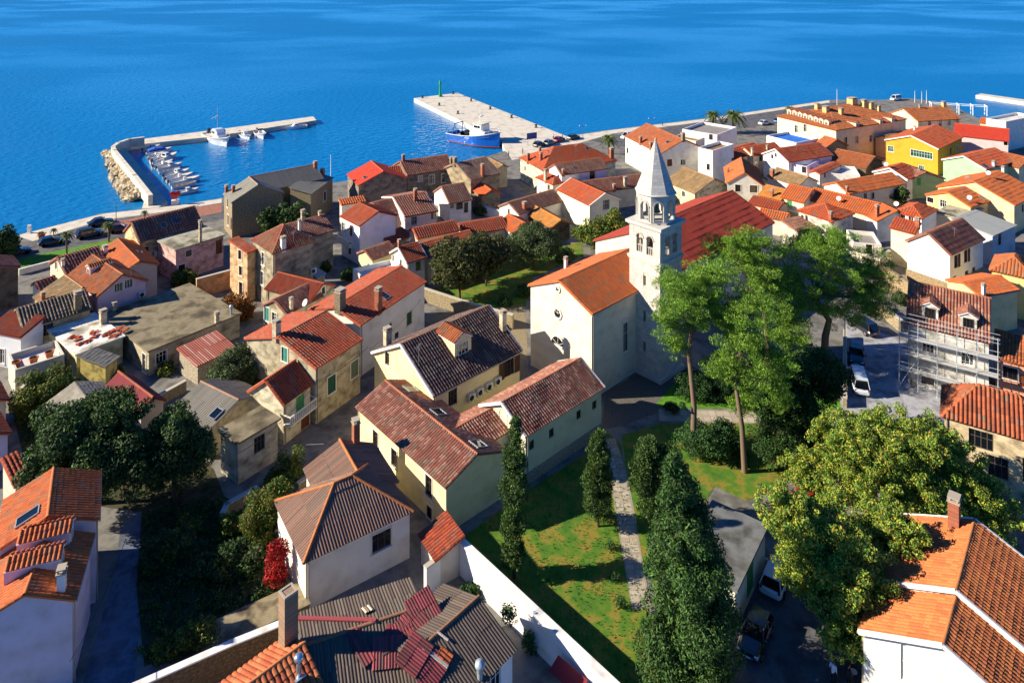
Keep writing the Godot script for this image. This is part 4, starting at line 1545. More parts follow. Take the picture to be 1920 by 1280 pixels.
	for iy in range(1, dim.y):
		for iz in range(1, dim.z):
			for ix in range(1, dim.x):
				var k0 := (iy * nz + iz) * nx + ix
				for ax in 3:
					var k1 := k0 + (1 if ax == 0 else (nz * nx if ax == 1 else nx))
					if (f[k0] < 0) == (f[k1] < 0):
						continue
					var u := [Vector3i(0, 1, 0), Vector3i(0, 0, 1), Vector3i(1, 0, 0)][ax] as Vector3i
					var w := [Vector3i(0, 0, 1), Vector3i(1, 0, 0), Vector3i(0, 1, 0)][ax] as Vector3i
					var c := Vector3i(ix, iy, iz)
					if not (cellv.has(c) and cellv.has(c - u) and cellv.has(c - w) and cellv.has(c - u - w)):
						continue
					var a: int = cellv[c - u - w]
					var b: int = cellv[c - w]
					var d: int = cellv[c]
					var e: int = cellv[c - u]
					if f[k0] < 0:
						m.i.append(a); m.i.append(d); m.i.append(b); m.i.append(a); m.i.append(e); m.i.append(d)
					else:
						m.i.append(a); m.i.append(b); m.i.append(d); m.i.append(a); m.i.append(d); m.i.append(e)
	var root := thing("person", label, "person", at, turn, group)
	var bd := obj("body", m, vmat("skin", 0.8, "", 0.3), root)
	if pose == "hold":
		var pm := Mb.new()
		pm.lathe(Vector3(0.38, 1.12, 0), [[0.02, 0.0], [0.16, 0.01], [0.24, 0.04], [0.25, 0.05], [0.15, 0.03], [0.02, 0.025]], 18)
		var po := thing("round_tray", "white round tray held by the person in dark clothes", "tray", at, turn)
		obj("tray_dish", pm, paint("e8e8e4", 0.4), po)

func lamp_post(label: String, at: Vector3, h: float, group: String, turn := 0.0, double := false) -> void:
	var root := thing("street_lamp", label, "lamp post", at, turn, group)
	var m := Mb.new()
	m.lathe(Vector3.ZERO, [[0.14, -0.1], [0.14, 0.5], [0.07, 0.6], [0.05, h]], 8)
	obj("pole", m, paint("5a6468", 0.5, 0.4), root)
	for s in ([-1, 1] if double else [1]):
		var a := Mb.new()
		a.tube([Vector3(0, h - 0.1, 0), Vector3(s * 0.5, h + 0.25, 0), Vector3(s * 0.9, h + 0.2, 0)], [0.035, 0.03, 0.03], 6)
		obj("arm", a, paint("5a6468", 0.5, 0.4), root)
		var l := Mb.new()
		l.lathe(Vector3(s * 0.95, h + 0.02, 0), [[0.05, 0.0], [0.16, 0.04], [0.18, 0.12], [0.06, 0.22], [0.01, 0.24]], 10)
		obj("lamp_head", l, paint("d4d8da", 0.4), root)

# ------------------------------------------------------------------ bell tower
func stone_face(m: Mb, fr: Transform3D, wide0: float, wide1: float, y0: float, y1: float, row: float, ops: Array, proud: float) -> void:
	var rows := int((y1 - y0) / row)
	var rh := (y1 - y0) / rows
	for r in rows:
		var a := y0 + r * rh
		var b := a + rh
		var half := lerpf(wide0, wide1, (r + 0.5) / rows) / 2
		var segs := [[-half, half]]
		for o in ops:
			if o[2] < b - 0.05 and o[3] > a + 0.05:
				var ns := []
				for s in segs:
					if o[1] <= s[0] or o[0] >= s[1]:
						ns.append(s)
						continue
					if o[0] > s[0]:
						ns.append([s[0], o[0]])
					if o[1] < s[1]:
						ns.append([o[1], s[1]])
				segs = ns
		for s in segs:
			var x: float = s[0]
			while x < s[1] - 0.02:
				var w := minf(rng.randf_range(0.45, 0.95), s[1] - x)
				if s[1] - x - w < 0.25:
					w = s[1] - x
				var j := rng.randf_range(0.8, 1.06)
				var warm := rng.randf_range(0.94, 1.0)
				m.col = Color(0.74 * j, 0.72 * j * warm, 0.66 * j * warm * warm)
				var g := 0.012
				var p := proud + rng.randf_range(-0.008, 0.012)
				var l := x + g
				var rr := x + w - g
				var q := [fr * Vector3(l, a + g, p), fr * Vector3(rr, a + g, p), fr * Vector3(rr, b - g, p), fr * Vector3(l, b - g, p)]
				var k := [fr * Vector3(l, a + g, 0), fr * Vector3(rr, a + g, 0), fr * Vector3(rr, b - g, 0), fr * Vector3(l, b - g, 0)]
				m.quad(q[0], q[1], q[2], q[3])
				m.quad(k[0], k[1], q[1], q[0]); m.quad(q[3], q[2], k[2], k[3])
				m.quad(k[0], q[0], q[3], k[3]); m.quad(q[1], k[1], k[2], q[2])
				x += w

func core_face(m: Mb, fr: Transform3D, wide: float, y0: float, y1: float, ops: Array, depth: float) -> void:
	var xs := [-wide / 2, wide / 2]
	for o in ops:
		xs.append(o[0]); xs.append(o[1])
	xs.sort()
	for z in [0.0, -depth]:
		for a in xs.size() - 1:
			var x0: float = xs[a]
			var x1: float = xs[a + 1]
			if x1 - x0 < 0.002:
				continue
			var ya := y0
			var cov := []
			for o in ops:
				if (x0 + x1) / 2 > o[0] and (x0 + x1) / 2 < o[1]:
					cov.append(o)
			cov.sort_custom(func(p, q): return p[2] < q[2])
			for o in cov:
				m.quad(fr * Vector3(x0, ya, z), fr * Vector3(x1, ya, z), fr * Vector3(x1, o[2], z), fr * Vector3(x0, o[2], z))
				ya = o[3]
			m.quad(fr * Vector3(x0, ya, z), fr * Vector3(x1, ya, z), fr * Vector3(x1, y1, z), fr * Vector3(x0, y1, z))
	for o in ops:
		var d := -depth
		m.quad(fr * Vector3(o[0], o[2], d), fr * Vector3(o[0], o[2], 0), fr * Vector3(o[0], o[3], 0), fr * Vector3(o[0], o[3], d))
		m.quad(fr * Vector3(o[1], o[2], 0), fr * Vector3(o[1], o[2], d), fr * Vector3(o[1], o[3], d), fr * Vector3(o[1], o[3], 0))
		m.quad(fr * Vector3(o[0], o[3], 0), fr * Vector3(o[1], o[3], 0), fr * Vector3(o[1], o[3], d), fr * Vector3(o[0], o[3], d))
		m.quad(fr * Vector3(o[0], o[2], d), fr * Vector3(o[1], o[2], d), fr * Vector3(o[1], o[2], 0), fr * Vector3(o[0], o[2], 0))

func arch_fill(m: Mb, fr: Transform3D, o: Array, depth: float, proud: float) -> void:
	# closes the two corners above a round arch and adds a raised archivolt
	var cx: float = (o[0] + o[1]) / 2
	var r: float = (o[1] - o[0]) / 2
	var cy: float = o[3] - r
	var n := 10
	for k in n:
		var a0 := PI * k / n
		var a1 := PI * (k + 1) / n
		var p0 := Vector3(cx + cos(a0) * r, cy + sin(a0) * r, 0)
		var p1 := Vector3(cx + cos(a1) * r, cy + sin(a1) * r, 0)
		var t0 := Vector3(p0.x, o[3], 0)
		var t1 := Vector3(p1.x, o[3], 0)
		var f := Vector3(0, 0, proud)
		m.quad(fr * (p1 + f), fr * (p0 + f), fr * (t0 + f), fr * (t1 + f))
		m.quad(fr * (p0 + f), fr * (p1 + f), fr * (p1 - Vector3(0, 0, depth)), fr * (p0 - Vector3(0, 0, depth)))
		var q0 := p0 + Vector3(cos(a0), sin(a0), 0) * 0.17
		var q1 := p1 + Vector3(cos(a1), sin(a1), 0) * 0.17
		var g := Vector3(0, 0, proud + 0.07)
		m.quad(fr * (p1 + g), fr * (p0 + g), fr * (q0 + g), fr * (q1 + g)); m.quad(fr * (q1 + f), fr * (q1 + g), fr * (q0 + g), fr * (q0 + f))
		m.quad(fr * (p0 + f), fr * (p0 + g), fr * (p1 + g), fr * (p1 + f))

func bell_tower(at: Vector3, yaw: float) -> void:
	var root := thing("bell_tower", "white ashlar bell tower with octagonal belfry and pointed stone spire", "tower", at, yaw)
	var side := 4.55
	var core := Mb.new()
	var ash := Mb.new()
	var arch := Mb.new()
	arch.col = Color(0.5, 0.47, 0.41)
	var mortar := mat("mortar", Color("b5ad9c"), 0.95)
	for s in 4:
		var b := Basis(Vector3.UP, s * PI / 2)
		var fr := Transform3D(b, b.z * side / 2)
		var ops := [[-1.2, -0.25, 14.9, 17.2], [0.3, 1.25, 14.9, 17.2], [-0.2, 0.2, 11.0, 12.2], [-0.17, 0.17, 6.6, 7.9], [-0.17, 0.17, 3.0, 4.1]]
		core_face(core, fr, side, -0.3, 18.2, ops, 0.5)
		stone_face(ash, fr, side, side, 0.0, 18.2, 0.46, ops, 0.035)
		for k in 2:
			arch_fill(arch, fr, ops[k], 0.5, 0.04)
			for j in 3:
				arch.box(Vector3((ops[k][0] + ops[k][1]) / 2 + (j - 1) * 0.26, 15.3, -0.2), Vector3(0.11, 0.8, 0.11), fr)
			arch.box(Vector3((ops[k][0] + ops[k][1]) / 2, 15.76, -0.2), Vector3(0.95, 0.12, 0.24), fr)
	obj("tower_core", core, mortar, root)
	var ao := obj("ashlar", ash, vmat("ashlar", 0.9, "grain", 0.3), root)
	ao.set_meta("kind", "stuff")
	obj("arches", arch, vmat("ashlar", 0.9, "grain", 0.3), root)
	for e in [[14.0, 0.3, 0.22], [18.25, 0.34, 0.38], [0.0, 0.5, 0.3], [7.0, 0.0, 0.0]]:
		if e[1] > 0:
			var c := Mb.new()
			c.col = Color(0.66, 0.64, 0.58)
			c.box(Vector3(0, e[0] + e[1] / 2, 0), Vector3(side + e[2] * 2, e[1], side + e[2] * 2))
			if e[0] > 10:
				c.box(Vector3(0, e[0] - 0.09, 0), Vector3(side + e[2], 0.18, side + e[2]))
			obj("cornice", c, vmat("ashlar", 0.9, "grain", 0.3), root)
	# octagon belfry
	var oc := Mb.new()
	oc.col = Color(0.7, 0.68, 0.62)
	var oa := Mb.new()
	var r := 2.22
	var fw := 2 * r * tan(PI / 8)
	var y0 := 18.6
	var y1 := 22.0
	for s in 8:
		var b := Basis(Vector3.UP, s * PI / 4)
		var fr := Transform3D(b, b.z * r)
		var ops := [[-0.5, 0.5, 19.0, 21.3]]
		core_face(oc, fr, fw, y0, y1, ops, 0.35)
		stone_face(oa, fr, fw, fw, y0, y1, 0.42, ops, 0.03)
		var keep := oc.col
		oc.col = Color(0.52, 0.5, 0.44)
		arch_fill(oc, fr, ops[0], 0.35, 0.035)
		for sx in [-1, 1]:
			var p := fr * Vector3(sx * 0.62, 0, 0.06)
			oc.lathe(p, [[0.1, 19.0], [0.07, 19.1], [0.065, 20.55], [0.11, 20.75], [0.11, 20.85]], 8)
		oc.col = keep
	obj("belfry", oc, vmat("ashlar", 0.9, "grain", 0.3), root)
	var oo := obj("belfry_ashlar", oa, vmat("ashlar", 0.9, "grain", 0.3), root)
	oo.set_meta("kind", "stuff")
	var bc := Mb.new()
	bc.col = Color(0.66, 0.64, 0.58)
	bc.lathe(Vector3.ZERO, [[0.01, 18.55], [2.45, 18.55], [2.45, 18.75], [0.01, 18.76]], 8)
	var bd := Mb.new()
	bd.col = Color(0.66, 0.64, 0.58)
	bd.lathe(Vector3.ZERO, [[2.35, 21.9], [2.62, 22.05], [2.62, 22.2], [2.3, 22.24]], 8)
	obj("spire_cornice", bd, vmat("ashlar", 0.9, "grain", 0.3), root, Transform3D(Basis(Vector3.UP, PI / 8), Vector3.ZERO))
	obj("belfry_cornice", bc, vmat("ashlar", 0.9, "grain", 0.3), root, Transform3D(Basis(Vector3.UP, PI / 8), Vector3.ZERO))
	var be := Mb.new()
	be.lathe(Vector3(0, 19.5, 0), [[0.62, 0.0], [0.55, 0.15], [0.42, 0.5], [0.36, 0.9], [0.2, 1.05], [0.02, 1.1]], 16)
	be.tube([Vector3(0, 20.6, 0), Vector3(0, 21.2, 0)], [0.05, 0.05], 6)
	be.box(Vector3(0, 21.25, 0), Vector3(3.6, 0.2, 0.2))
	obj("bell", be, paint("6a6450", 0.4, 0.7), root)
	# spire in courses
	var sp := Mb.new()
	var rows := 17
	for k in rows:
		var ya := 22.2 + 6.3 * k / rows
		var yb := 22.2 + 6.3 * (k + 1) / rows
		var ra := 2.42 * (1.0 - float(k) / rows) + 0.04
		var rb := 2.42 * (1.0 - float(k + 1) / rows) + 0.04
		var blocks := maxi(1, int(ra * 1.1))
		for s in 8:
			var a0 := PI / 8 + s * PI / 4
			var a1 := a0 + PI / 4
			var A0 := Vector3(sin(a0) * ra, ya, cos(a0) * ra)
			var A1 := Vector3(sin(a1) * ra, ya, cos(a1) * ra)
			var B0 := Vector3(sin(a0) * rb, yb, cos(a0) * rb)
			var B1 := Vector3(sin(a1) * rb, yb, cos(a1) * rb)
			var offb := 0.5 / blocks if k % 2 else 0.0
			for j in range(-1, blocks + 1):
				var t0 := clampf(float(j) / blocks + offb, 0.0, 1.0)
				var t1 := clampf(float(j + 1) / blocks + offb, 0.0, 1.0)
				if t1 - t0 < 0.03:
					continue
				var jj := rng.randf_range(0.82, 1.06)
				sp.col = Color(0.66 * jj, 0.645 * jj, 0.6 * jj)
				var e := 0.012 / maxf(ra, 0.2)
				var o := 0.018
				var nn := Vector3(sin(a0 + PI / 8), 0.4, cos(a0 + PI / 8)).normalized() * rng.randf_range(0.0, o)
				sp.quad(A0.lerp(A1, t0 + e) + nn + Vector3(0, 0.015, 0), A0.lerp(A1, t1 - e) + nn + Vector3(0, 0.015, 0), B0.lerp(B1, t1 - e) + nn, B0.lerp(B1, t0 + e) + nn)
	var si := Mb.new()
	si.col = Color(0.4, 0.38, 0.33)
	si.lathe(Vector3.ZERO, [[2.36, 22.2], [0.03, 28.4]], 8)
	obj("spire_core", si, vmat("ashlar", 0.9, "grain", 0.3), root, Transform3D(Basis(Vector3.UP, PI / 8), Vector3.ZERO))
	var so := obj("spire", sp, vmat("ashlar", 0.9, "grain", 0.3), root)
	var fi := Mb.new()
	fi.col = Color(0.5, 0.48, 0.43)
	fi.lathe(Vector3(0, 28.3, 0), [[0.1, 0.0], [0.16, 0.15], [0.1, 0.3], [0.02, 0.42]], 10)
	obj("finial", fi, vmat("ashlar", 0.9, "grain", 0.3), root)

# ------------------------------------------------------------------ scaffold
func scaffold(x: float, z: float, yaw: float, L: float, W: float) -> void:
	var t := Transform3D(Basis(Vector3.UP, yaw), Vector3(x, GROUND, z))
	var root := thing("scaffolding", "steel tube scaffolding with plank decks around grey house", "scaffold", t * Vector3(0, 0, W / 2 + 0.2), yaw)
	var steel := paint("c8d0d6", 0.5, 0.2)
	var bays := 5
	for k in bays + 1:
		for d in [0.1, 1.0]:
			var m := Mb.new()
			var px: float = -L / 2 - 0.6 + (L + 1.2) * k / bays
			m.tube([Vector3(px, 0, d), Vector3(px, 8.2, d)], [0.026, 0.026], 6)
			m.box(Vector3(px, 0.02, d), Vector3(0.2, 0.04, 0.2))
			obj("upright", m, steel, root)
	for lv in 4:
		var y := 2.1 + lv * 1.95
		for d in [0.1, 1.0]:
			var m := Mb.new()
			for hh in [0.0, 0.5, 1.0]:
				if hh > 0 and d < 0.5:
					continue
				m.tube([Vector3(-L / 2 - 0.8, y + hh, d), Vector3(L / 2 + 0.8, y + hh, d)], [0.022, 0.022], 5)
			obj("ledger", m, steel, root)
		for k in bays + 1:
			var m := Mb.new()
			var px: float = -L / 2 - 0.6 + (L + 1.2) * k / bays
			m.tube([Vector3(px, y, 0.0), Vector3(px, y, 1.15)], [0.022, 0.022], 5)
			obj("transom", m, steel, root)
		if lv < 3:
			for k in bays:
				for j in 3:
					var m := Mb.new()
					var px: float = -L / 2 - 0.6 + (L + 1.2) * (k + 0.5) / bays
					m.box(Vector3(px, y + 0.06, 0.26 + j * 0.29), Vector3((L + 1.2) / bays + 0.04, 0.05, 0.27))
					obj("plank", m, mat("plank", Color("c4c4c0"), 0.85, "grain", 0.4), root)
	for k in [0, 3]:
		var m := Mb.new()
		var px: float = -L / 2 - 0.6 + (L + 1.2) * k / bays
		m.tube([Vector3(px, 0.1, 1.05), Vector3(px + (L + 1.2) / bays, 4.0, 1.05)], [0.022, 0.022], 5)
		m.tube([Vector3(px + (L + 1.2) / bays, 4.0, 1.05), Vector3(px, 7.9, 1.05)], [0.022, 0.022], 5)
		obj("brace", m, steel, root)

# ------------------------------------------------------------------ rocks
func boulder_mesh(seed_value: int) -> ArrayMesh:
	var r := RandomNumberGenerator.new()
	r.seed = seed_value
	var m := Mb.new()
	var pts := []
	for la in 5:
		var ring := []
		for lo in 7:
			var a := TAU * lo / 7
			var el := lerpf(-1.2, 1.2, la / 4.0)
			var d := Vector3(cos(a) * cos(el), sin(el), sin(a) * cos(el))
			ring.append(d * r.randf_range(0.75, 1.1) * Vector3(1.0, 0.75, 0.85))
		pts.append(ring)
	for la in 4:
		for lo in 7:
			m.quad(pts[la][(lo + 1) % 7], pts[la][lo], pts[la + 1][lo], pts[la + 1][(lo + 1) % 7])
	for lo in 7:
		m.tri(pts[4][(lo + 1) % 7], pts[4][lo], Vector3(0, 0.75, 0))
	return m.mesh()

func rough_pieces(called: String, parent: Node3D, a: Vector2, b: Vector2, w: float, size: float, y: float, cols: Array) -> void:
	# flagstones: irregular slabs laid in rows along a path from a to b, each its own mesh
	var d := b - a
	var L := d.length()
	d /= L
	var n := Vector2(-d.y, d.x)
	var rows := int(L / size)
	var acr := maxi(1, int(w / size))
	for r in rows:
		for k in acr:
			var m := Mb.new()
			var jitter := func() -> float: return rng.randf_range(-0.06, 0.06) * size
			var c := a + d * ((r + 0.5) * size) + n * ((k + 0.5) / acr - 0.5) * w
			var h := size * 0.44
			var hw := w / acr * 0.44
			var q := []
			var lift := 0.026 + 0.0035 * ((r * acr + k) % 5)
			for s in [[-1, -1], [0, -1.08], [1, -1], [1.08, 0], [1, 1], [-1, 1]]:
				var p: Vector2 = c + d * (s[0] * h + jitter.call()) + n * (s[1] * hw + jitter.call())
				q.append(Vector3(p.x, y + lift, p.y) - parent.position)
			m.poly(q, Vector3.UP)
			for e in q.size():
				var p0: Vector3 = q[e]
				var p1: Vector3 = q[(e + 1) % q.size()]
				m.quad(p0, p1, p1 - Vector3(0, 0.05, 0), p0 - Vector3(0, 0.05, 0))
			obj(called, m, cols[rng.randi() % cols.size()], parent)

func cable(label: String, a: Vector3, b: Vector3, sag: float) -> void:
	var root := thing("overhead_cable", label, "cable", a, 0.0, "overhead cables between the houses")
	var pts := []
	var rad := []
	for k in 13:
		var t := k / 12.0
		pts.append((b - a) * t - Vector3(0, sag * 4 * t * (1 - t), 0)); rad.append(0.022)
	var m := Mb.new()
	m.tube(pts, rad, 4)
	obj("wire", m, paint("1c1c1c", 0.7), root)

# ------------------------------------------------------------------ scene
func _ready() -> void:
	rng.seed = 20240611
	patch_noise.seed = 7
	patch_noise.frequency = 0.22
	patch_noise.fractal_octaves = 3
	var cam := Camera3D.new()
	cam.name = "camera"
	add_child(cam)
	cam.position = Vector3(0, 52, 0)
	cam.projection = Camera3D.PROJECTION_FRUSTUM
	cam.near = 0.5
	cam.far = 6000.0
	cam.size = 0.5 * 1280.0 / 1350.0
	cam.frustum_offset = Vector2(0, -0.5 * 710.0 / 1350.0)
	cam.current = true
	var env := Environment.new()
	env.background_mode = Environment.BG_SKY
	var sky := Sky.new()
	var sm := ProceduralSkyMaterial.new()
	sm.sky_top_color = Color(0.07, 0.28, 0.56)
	sm.sky_horizon_color = Color(0.3, 0.66, 0.95)
	sm.sky_curve = 0.12
	sm.ground_bottom_color = Color(0.1, 0.14, 0.2)
	sm.ground_horizon_color = Color(0.3, 0.66, 0.95)
	sm.energy_multiplier = 0.75
	sm.sun_angle_max = 4.0
	sky.sky_material = sm
	env.sky = sky
	env.tonemap_mode = Environment.TONE_MAPPER_LINEAR
	env.tonemap_exposure = 1.95
	env.sdfgi_enabled = true
	env.ssao_enabled = true
	env.ssil_enabled = true
	var we := WorldEnvironment.new()
	we.name = "environment"
	we.environment = env
	add_child(we)
	var sun := DirectionalLight3D.new()
	sun.name = "sun"
	add_child(sun)
	sun.look_at_from_position(Vector3.ZERO, Vector3(cos(deg_to_rad(27.5)), -sin(deg_to_rad(27.5)), -0.07), Vector3.UP)
	sun.light_color = Color(1.0, 0.95, 0.87)
	sun.light_energy = 1.6
	sun.light_angular_distance = 0.5
	sun.shadow_enabled = true
	setting()
	town_houses()
	landmarks()
	vegetation()
	harbour()
	street_things()


func setting() -> void:
	var sa := []
	sa.resize(Mesh.ARRAY_MAX)
	sa[Mesh.ARRAY_VERTEX] = PackedVector3Array([Vector3(-1500, 0, 40), Vector3(1500, 0, 40), Vector3(1500, 0, -2600), Vector3(-1500, 0, -2600)])
	sa[Mesh.ARRAY_NORMAL] = PackedVector3Array([Vector3.UP, Vector3.UP, Vector3.UP, Vector3.UP])
	sa[Mesh.ARRAY_TANGENT] = PackedFloat32Array([1, 0, 0, 1, 1, 0, 0, 1, 1, 0, 0, 1, 1, 0, 0, 1])
	sa[Mesh.ARRAY_TEX_UV] = PackedVector2Array([Vector2(0, 6.6), Vector2(5, 6.6), Vector2(5, 0), Vector2(0, 0)])
	sa[Mesh.ARRAY_INDEX] = PackedInt32Array([0, 2, 1, 0, 3, 2])
	var sea := ArrayMesh.new()
	sea.add_surface_from_arrays(Mesh.PRIMITIVE_TRIANGLES, sa)
	var wm := StandardMaterial3D.new()
	wm.resource_name = "sea_water"
	wm.albedo_color = Color(0.0, 0.43, 0.66)
	wm.metallic_specular = 0.5
	var nt := NoiseTexture2D.new()
	nt.width = 2048; nt.height = 2048; nt.seamless = true; nt.as_normal_map = true; nt.bump_strength = 6.0
	var nf := FastNoiseLite.new()
	nf.seed = 3; nf.frequency = 0.1; nf.fractal_octaves = 4; nf.fractal_gain = 0.6
	nf.domain_warp_enabled = true; nf.domain_warp_amplitude = 12.0; nf.domain_warp_frequency = 0.01
	nt.noise = nf
	wm.normal_enabled = true
	wm.normal_texture = nt
	wm.normal_scale = 0.17
	var rt := NoiseTexture2D.new()
	rt.width = 1024; rt.height = 1024; rt.seamless = true
	var rf := FastNoiseLite.new()
	rf.seed = 12; rf.frequency = 0.0026; rf.fractal_octaves = 4
	rf.domain_warp_enabled = true; rf.domain_warp_amplitude = 60.0; rf.domain_warp_frequency = 0.004
	rt.noise = rf
	var rg := Gradient.new()
	rg.offsets = PackedFloat32Array([0.0, 0.35, 0.6, 1.0]); rg.colors = PackedColorArray([Color(0.06, 0.06, 0.06), Color(0.12, 0.12, 0.12), Color(0.3, 0.3, 0.3), Color(0.42, 0.42, 0.42)])
	rt.color_ramp = rg
	wm.roughness = 1.0
	wm.roughness_texture = rt
	struct("sea", sea, wm)

	var paving := mat("town_paving", Color("7d7a72"), 0.92, "asphalt", 0.06)
	block("ground", [Vector2(-160, -30), Vector2(-160, -135.91), Vector2(-96.64, -127.91), Vector2(-91.88, -133.52), Vector2(-82.73, -145.05), Vector2(-69.52, -150.17), Vector2(-62.41, -154.59), Vector2(-39.41, -166.28), Vector2(-14.62, -179.41), Vector2(-7.59, -186.27), Vector2(-2.15, -193.13), Vector2(16, -209.77), Vector2(29.85, -217.81), Vector2(62.26, -233.48), Vector2(116.92, -265.27), Vector2(136.96, -265.27), Vector2(147.92, -268.41), Vector2(156.9, -260.21), Vector2(151.67, -234.28), Vector2(170.7, -240.05), Vector2(250.63, -252.5), Vector2(420, -150), Vector2(420, -30)], -3.0, 1.5, paving)
	var quay := mat("quay_concrete", Color("d2cbba"), 0.9, "plaster", 0.05)
	block("pier", [Vector2(-36.58, -268.41), Vector2(-21.11, -279.41), Vector2(15.98, -209.45), Vector2(11.21, -201.7), Vector2(-1.71, -192.04), Vector2(-3.03, -204.73)], -3.0, 1.51, quay)
	block("breakwater_pier", [Vector2(-73.06, -152.61), Vector2(-76.38, -157.23), Vector2(-103.24, -193.43), Vector2(-105.54, -196.76), Vector2(-105.79, -200.21), Vector2(-87.76, -209.76), Vector2(-63.07, -231.89), Vector2(-65.69, -237.68), Vector2(-87.86, -220.27), Vector2(-105.95, -207.48), Vector2(-109.41, -205.68), Vector2(-110.83, -201.62), Vector2(-109.58, -197.44), Vector2(-107.01, -193.43), Vector2(-80.01, -157.23), Vector2(-76.63, -149.03), Vector2(-73.6, -148.26)], -3.0, 1.3, quay)
	block("far_jetty", [Vector2(177.86, -275.99), Vector2(182.11, -279.37), Vector2(196.32, -257.31), Vector2(192.7, -252.56)], -3.0, 1.3, quay)
	var asphalt := mat("asphalt", Color("5f5f60"), 0.92, "asphalt", 0.08)
	sheet("quay_strip", [Vector2(-91.72, -133.28), Vector2(-82.56, -144.75), Vector2(-69.37, -149.84), Vector2(-62.27, -154.24), Vector2(-61.16, -151.5), Vector2(-71.22, -145.67), Vector2(-80.51, -141.15), Vector2(-87.07, -130.6)], 1.512, quay)
	sheet("brick_promenade", [Vector2(-79.9, -138.29), Vector2(-71.07, -145.36), Vector2(-61.03, -151.16), Vector2(-58.81, -145.67), Vector2(-72, -136.9), Vector2(-76.76, -136.35)], 1.516, mat("brick_paving", Color("a9715a"), 0.9, "asphalt", 0.3))
	sheet("shore_road", [Vector2(-88.6, -119.61), Vector2(-86.9, -130.35), Vector2(-80.34, -140.86), Vector2(-59.93, -149.84), Vector2(-56.81, -142.03), Vector2(-71.31, -131.87), Vector2(-83.57, -121.31)], 1.508, asphalt)
	sheet("quay_road", [Vector2(21.3, -205.35), Vector2(61.01, -228.78), Vector2(114.69, -260.21), Vector2(132.89, -256.3), Vector2(106.32, -239.21), Vector2(71.68, -219.92), Vector2(29.28, -197.61)], 1.512, asphalt)
	sheet("waterfront_quay", [Vector2(-1.43, -192.58), Vector2(15.96, -209.13), Vector2(29.75, -217.12), Vector2(62.05, -232.68), Vector2(116.46, -264.24), Vector2(115.07, -260.21), Vector2(61.01, -228.78), Vector2(29.98, -213.05), Vector2(7.01, -189.38), Vector2(0, -184.26)], 1.516, quay)
	var green := mat("bright_grass", Color(1, 1, 1), 0.95, "green", 0.12)
	var lawn := mat("lawn_grass", Color(1, 1, 1), 0.95, "lawn", 0.07)
	var soil := mat("garden_soil", Color(1, 1, 1), 0.95, "soil", 0.1)
	sheet("promenade_lawn", [Vector2(-84.83, -122.62), Vector2(-72.23, -132.12), Vector2(-68.69, -130.6), Vector2(-76.19, -119.61), Vector2(-80.28, -116.54)], 1.52, green)
	sheet("garden_lawn", [Vector2(-4.57, -63.01), Vector2(1.27, -68.72), Vector2(7.68, -74.1), Vector2(10.31, -77.3), Vector2(11.5, -75.75), Vector2(10.88, -66.19), Vector2(10.6, -56.11), Vector2(12.9, -49.76), Vector2(7.74, -49.76)], 1.52, lawn)
	sheet("path_lawn", [Vector2(11.7, -77.03), Vector2(16.35, -78.82), Vector2(26.95, -79.09), Vector2(30.3, -75.75), Vector2(27.07, -70.28), Vector2(22, -67.5), Vector2(19.54, -69.42), Vector2(11.65, -58.27), Vector2(10.73, -60.33), Vector2(11.14, -66.84)], 1.52, lawn)
	sheet("pine_garden", [Vector2(16.31, -82.14), Vector2(20.99, -88.54), Vector2(30.57, -89.7), Vector2(39.35, -88.54), Vector2(37.27, -81.16), Vector2(29.6, -81.55), Vector2(20.54, -81.55)], 1.516, green)
	sheet("churchyard_lawn", [Vector2(-13.14, -110.85), Vector2(0, -121.74), Vector2(12.58, -130.6), Vector2(12.4, -123.95), Vector2(3.42, -115.55), Vector2(1.96, -105.7), Vector2(-6.26, -105.7)], 1.52, lawn)
	sheet("left_garden", [Vector2(-34.08, -66.19), Vector2(-27.27, -68.17), Vector2(-24.02, -66.19), Vector2(-20.02, -61.42), Vector2(-17.76, -57.78), Vector2(-22.27, -53.68), Vector2(-26.4, -51.65), Vector2(-30.43, -58.27)], 1.516, soil)
	sheet("side_garden", [Vector2(-57.19, -82.14), Vector2(-55.09, -88.54), Vector2(-40.99, -80.21), Vector2(-29.77, -71.76), Vector2(-27.27, -68.17), Vector2(-34.32, -66.19), Vector2(-45.45, -68.17)], 1.52, soil)
	sheet("church_forecourt", [Vector2(9.7, -77.91), Vector2(10.98, -84.69), Vector2(15.74, -88.54), Vector2(21.6, -89.7), Vector2(17.13, -81.16), Vector2(11.61, -78.36)], 1.512, mat("cobbles", Color("7c7a76"), 0.92, "stone", 0.25))
	sheet("church_square", [Vector2(-12.81, -101.75), Vector2(-6.26, -105.7), Vector2(2, -108.21), Vector2(1.97, -88.54), Vector2(-1.92, -86.3), Vector2(-4.27, -96.02)], 1.508, mat("square_paving", Color("b3a888"), 0.92, "stone", 0.2))
	sheet("parking_court", [Vector2(47.11, -101.75), Vector2(52.63, -96.02), Vector2(51.76, -85.22), Vector2(47.6, -78.36), Vector2(37.15, -78.36), Vector2(37.42, -82.14)], 1.512, mat("court_asphalt", Color("a9a9ac"), 0.92, "asphalt", 0.08))
	sheet("car_lane", [Vector2(18.67, -57.29), Vector2(22.09, -60.87), Vector2(26.74, -66.84), Vector2(32.57, -63.71), Vector2(25.07, -49.76), Vector2(13.64, -49.76)], 1.512, asphalt)
	sheet("alley", [Vector2(-35.02, -64.32), Vector2(-34.22, -66.19), Vector2(-30.39, -59.28), Vector2(-26.17, -49.76), Vector2(-29.86, -49.76), Vector2(-33, -59.8)], 1.512, mat("alley_asphalt", Color("6a7280"), 0.92, "asphalt", 0.08))
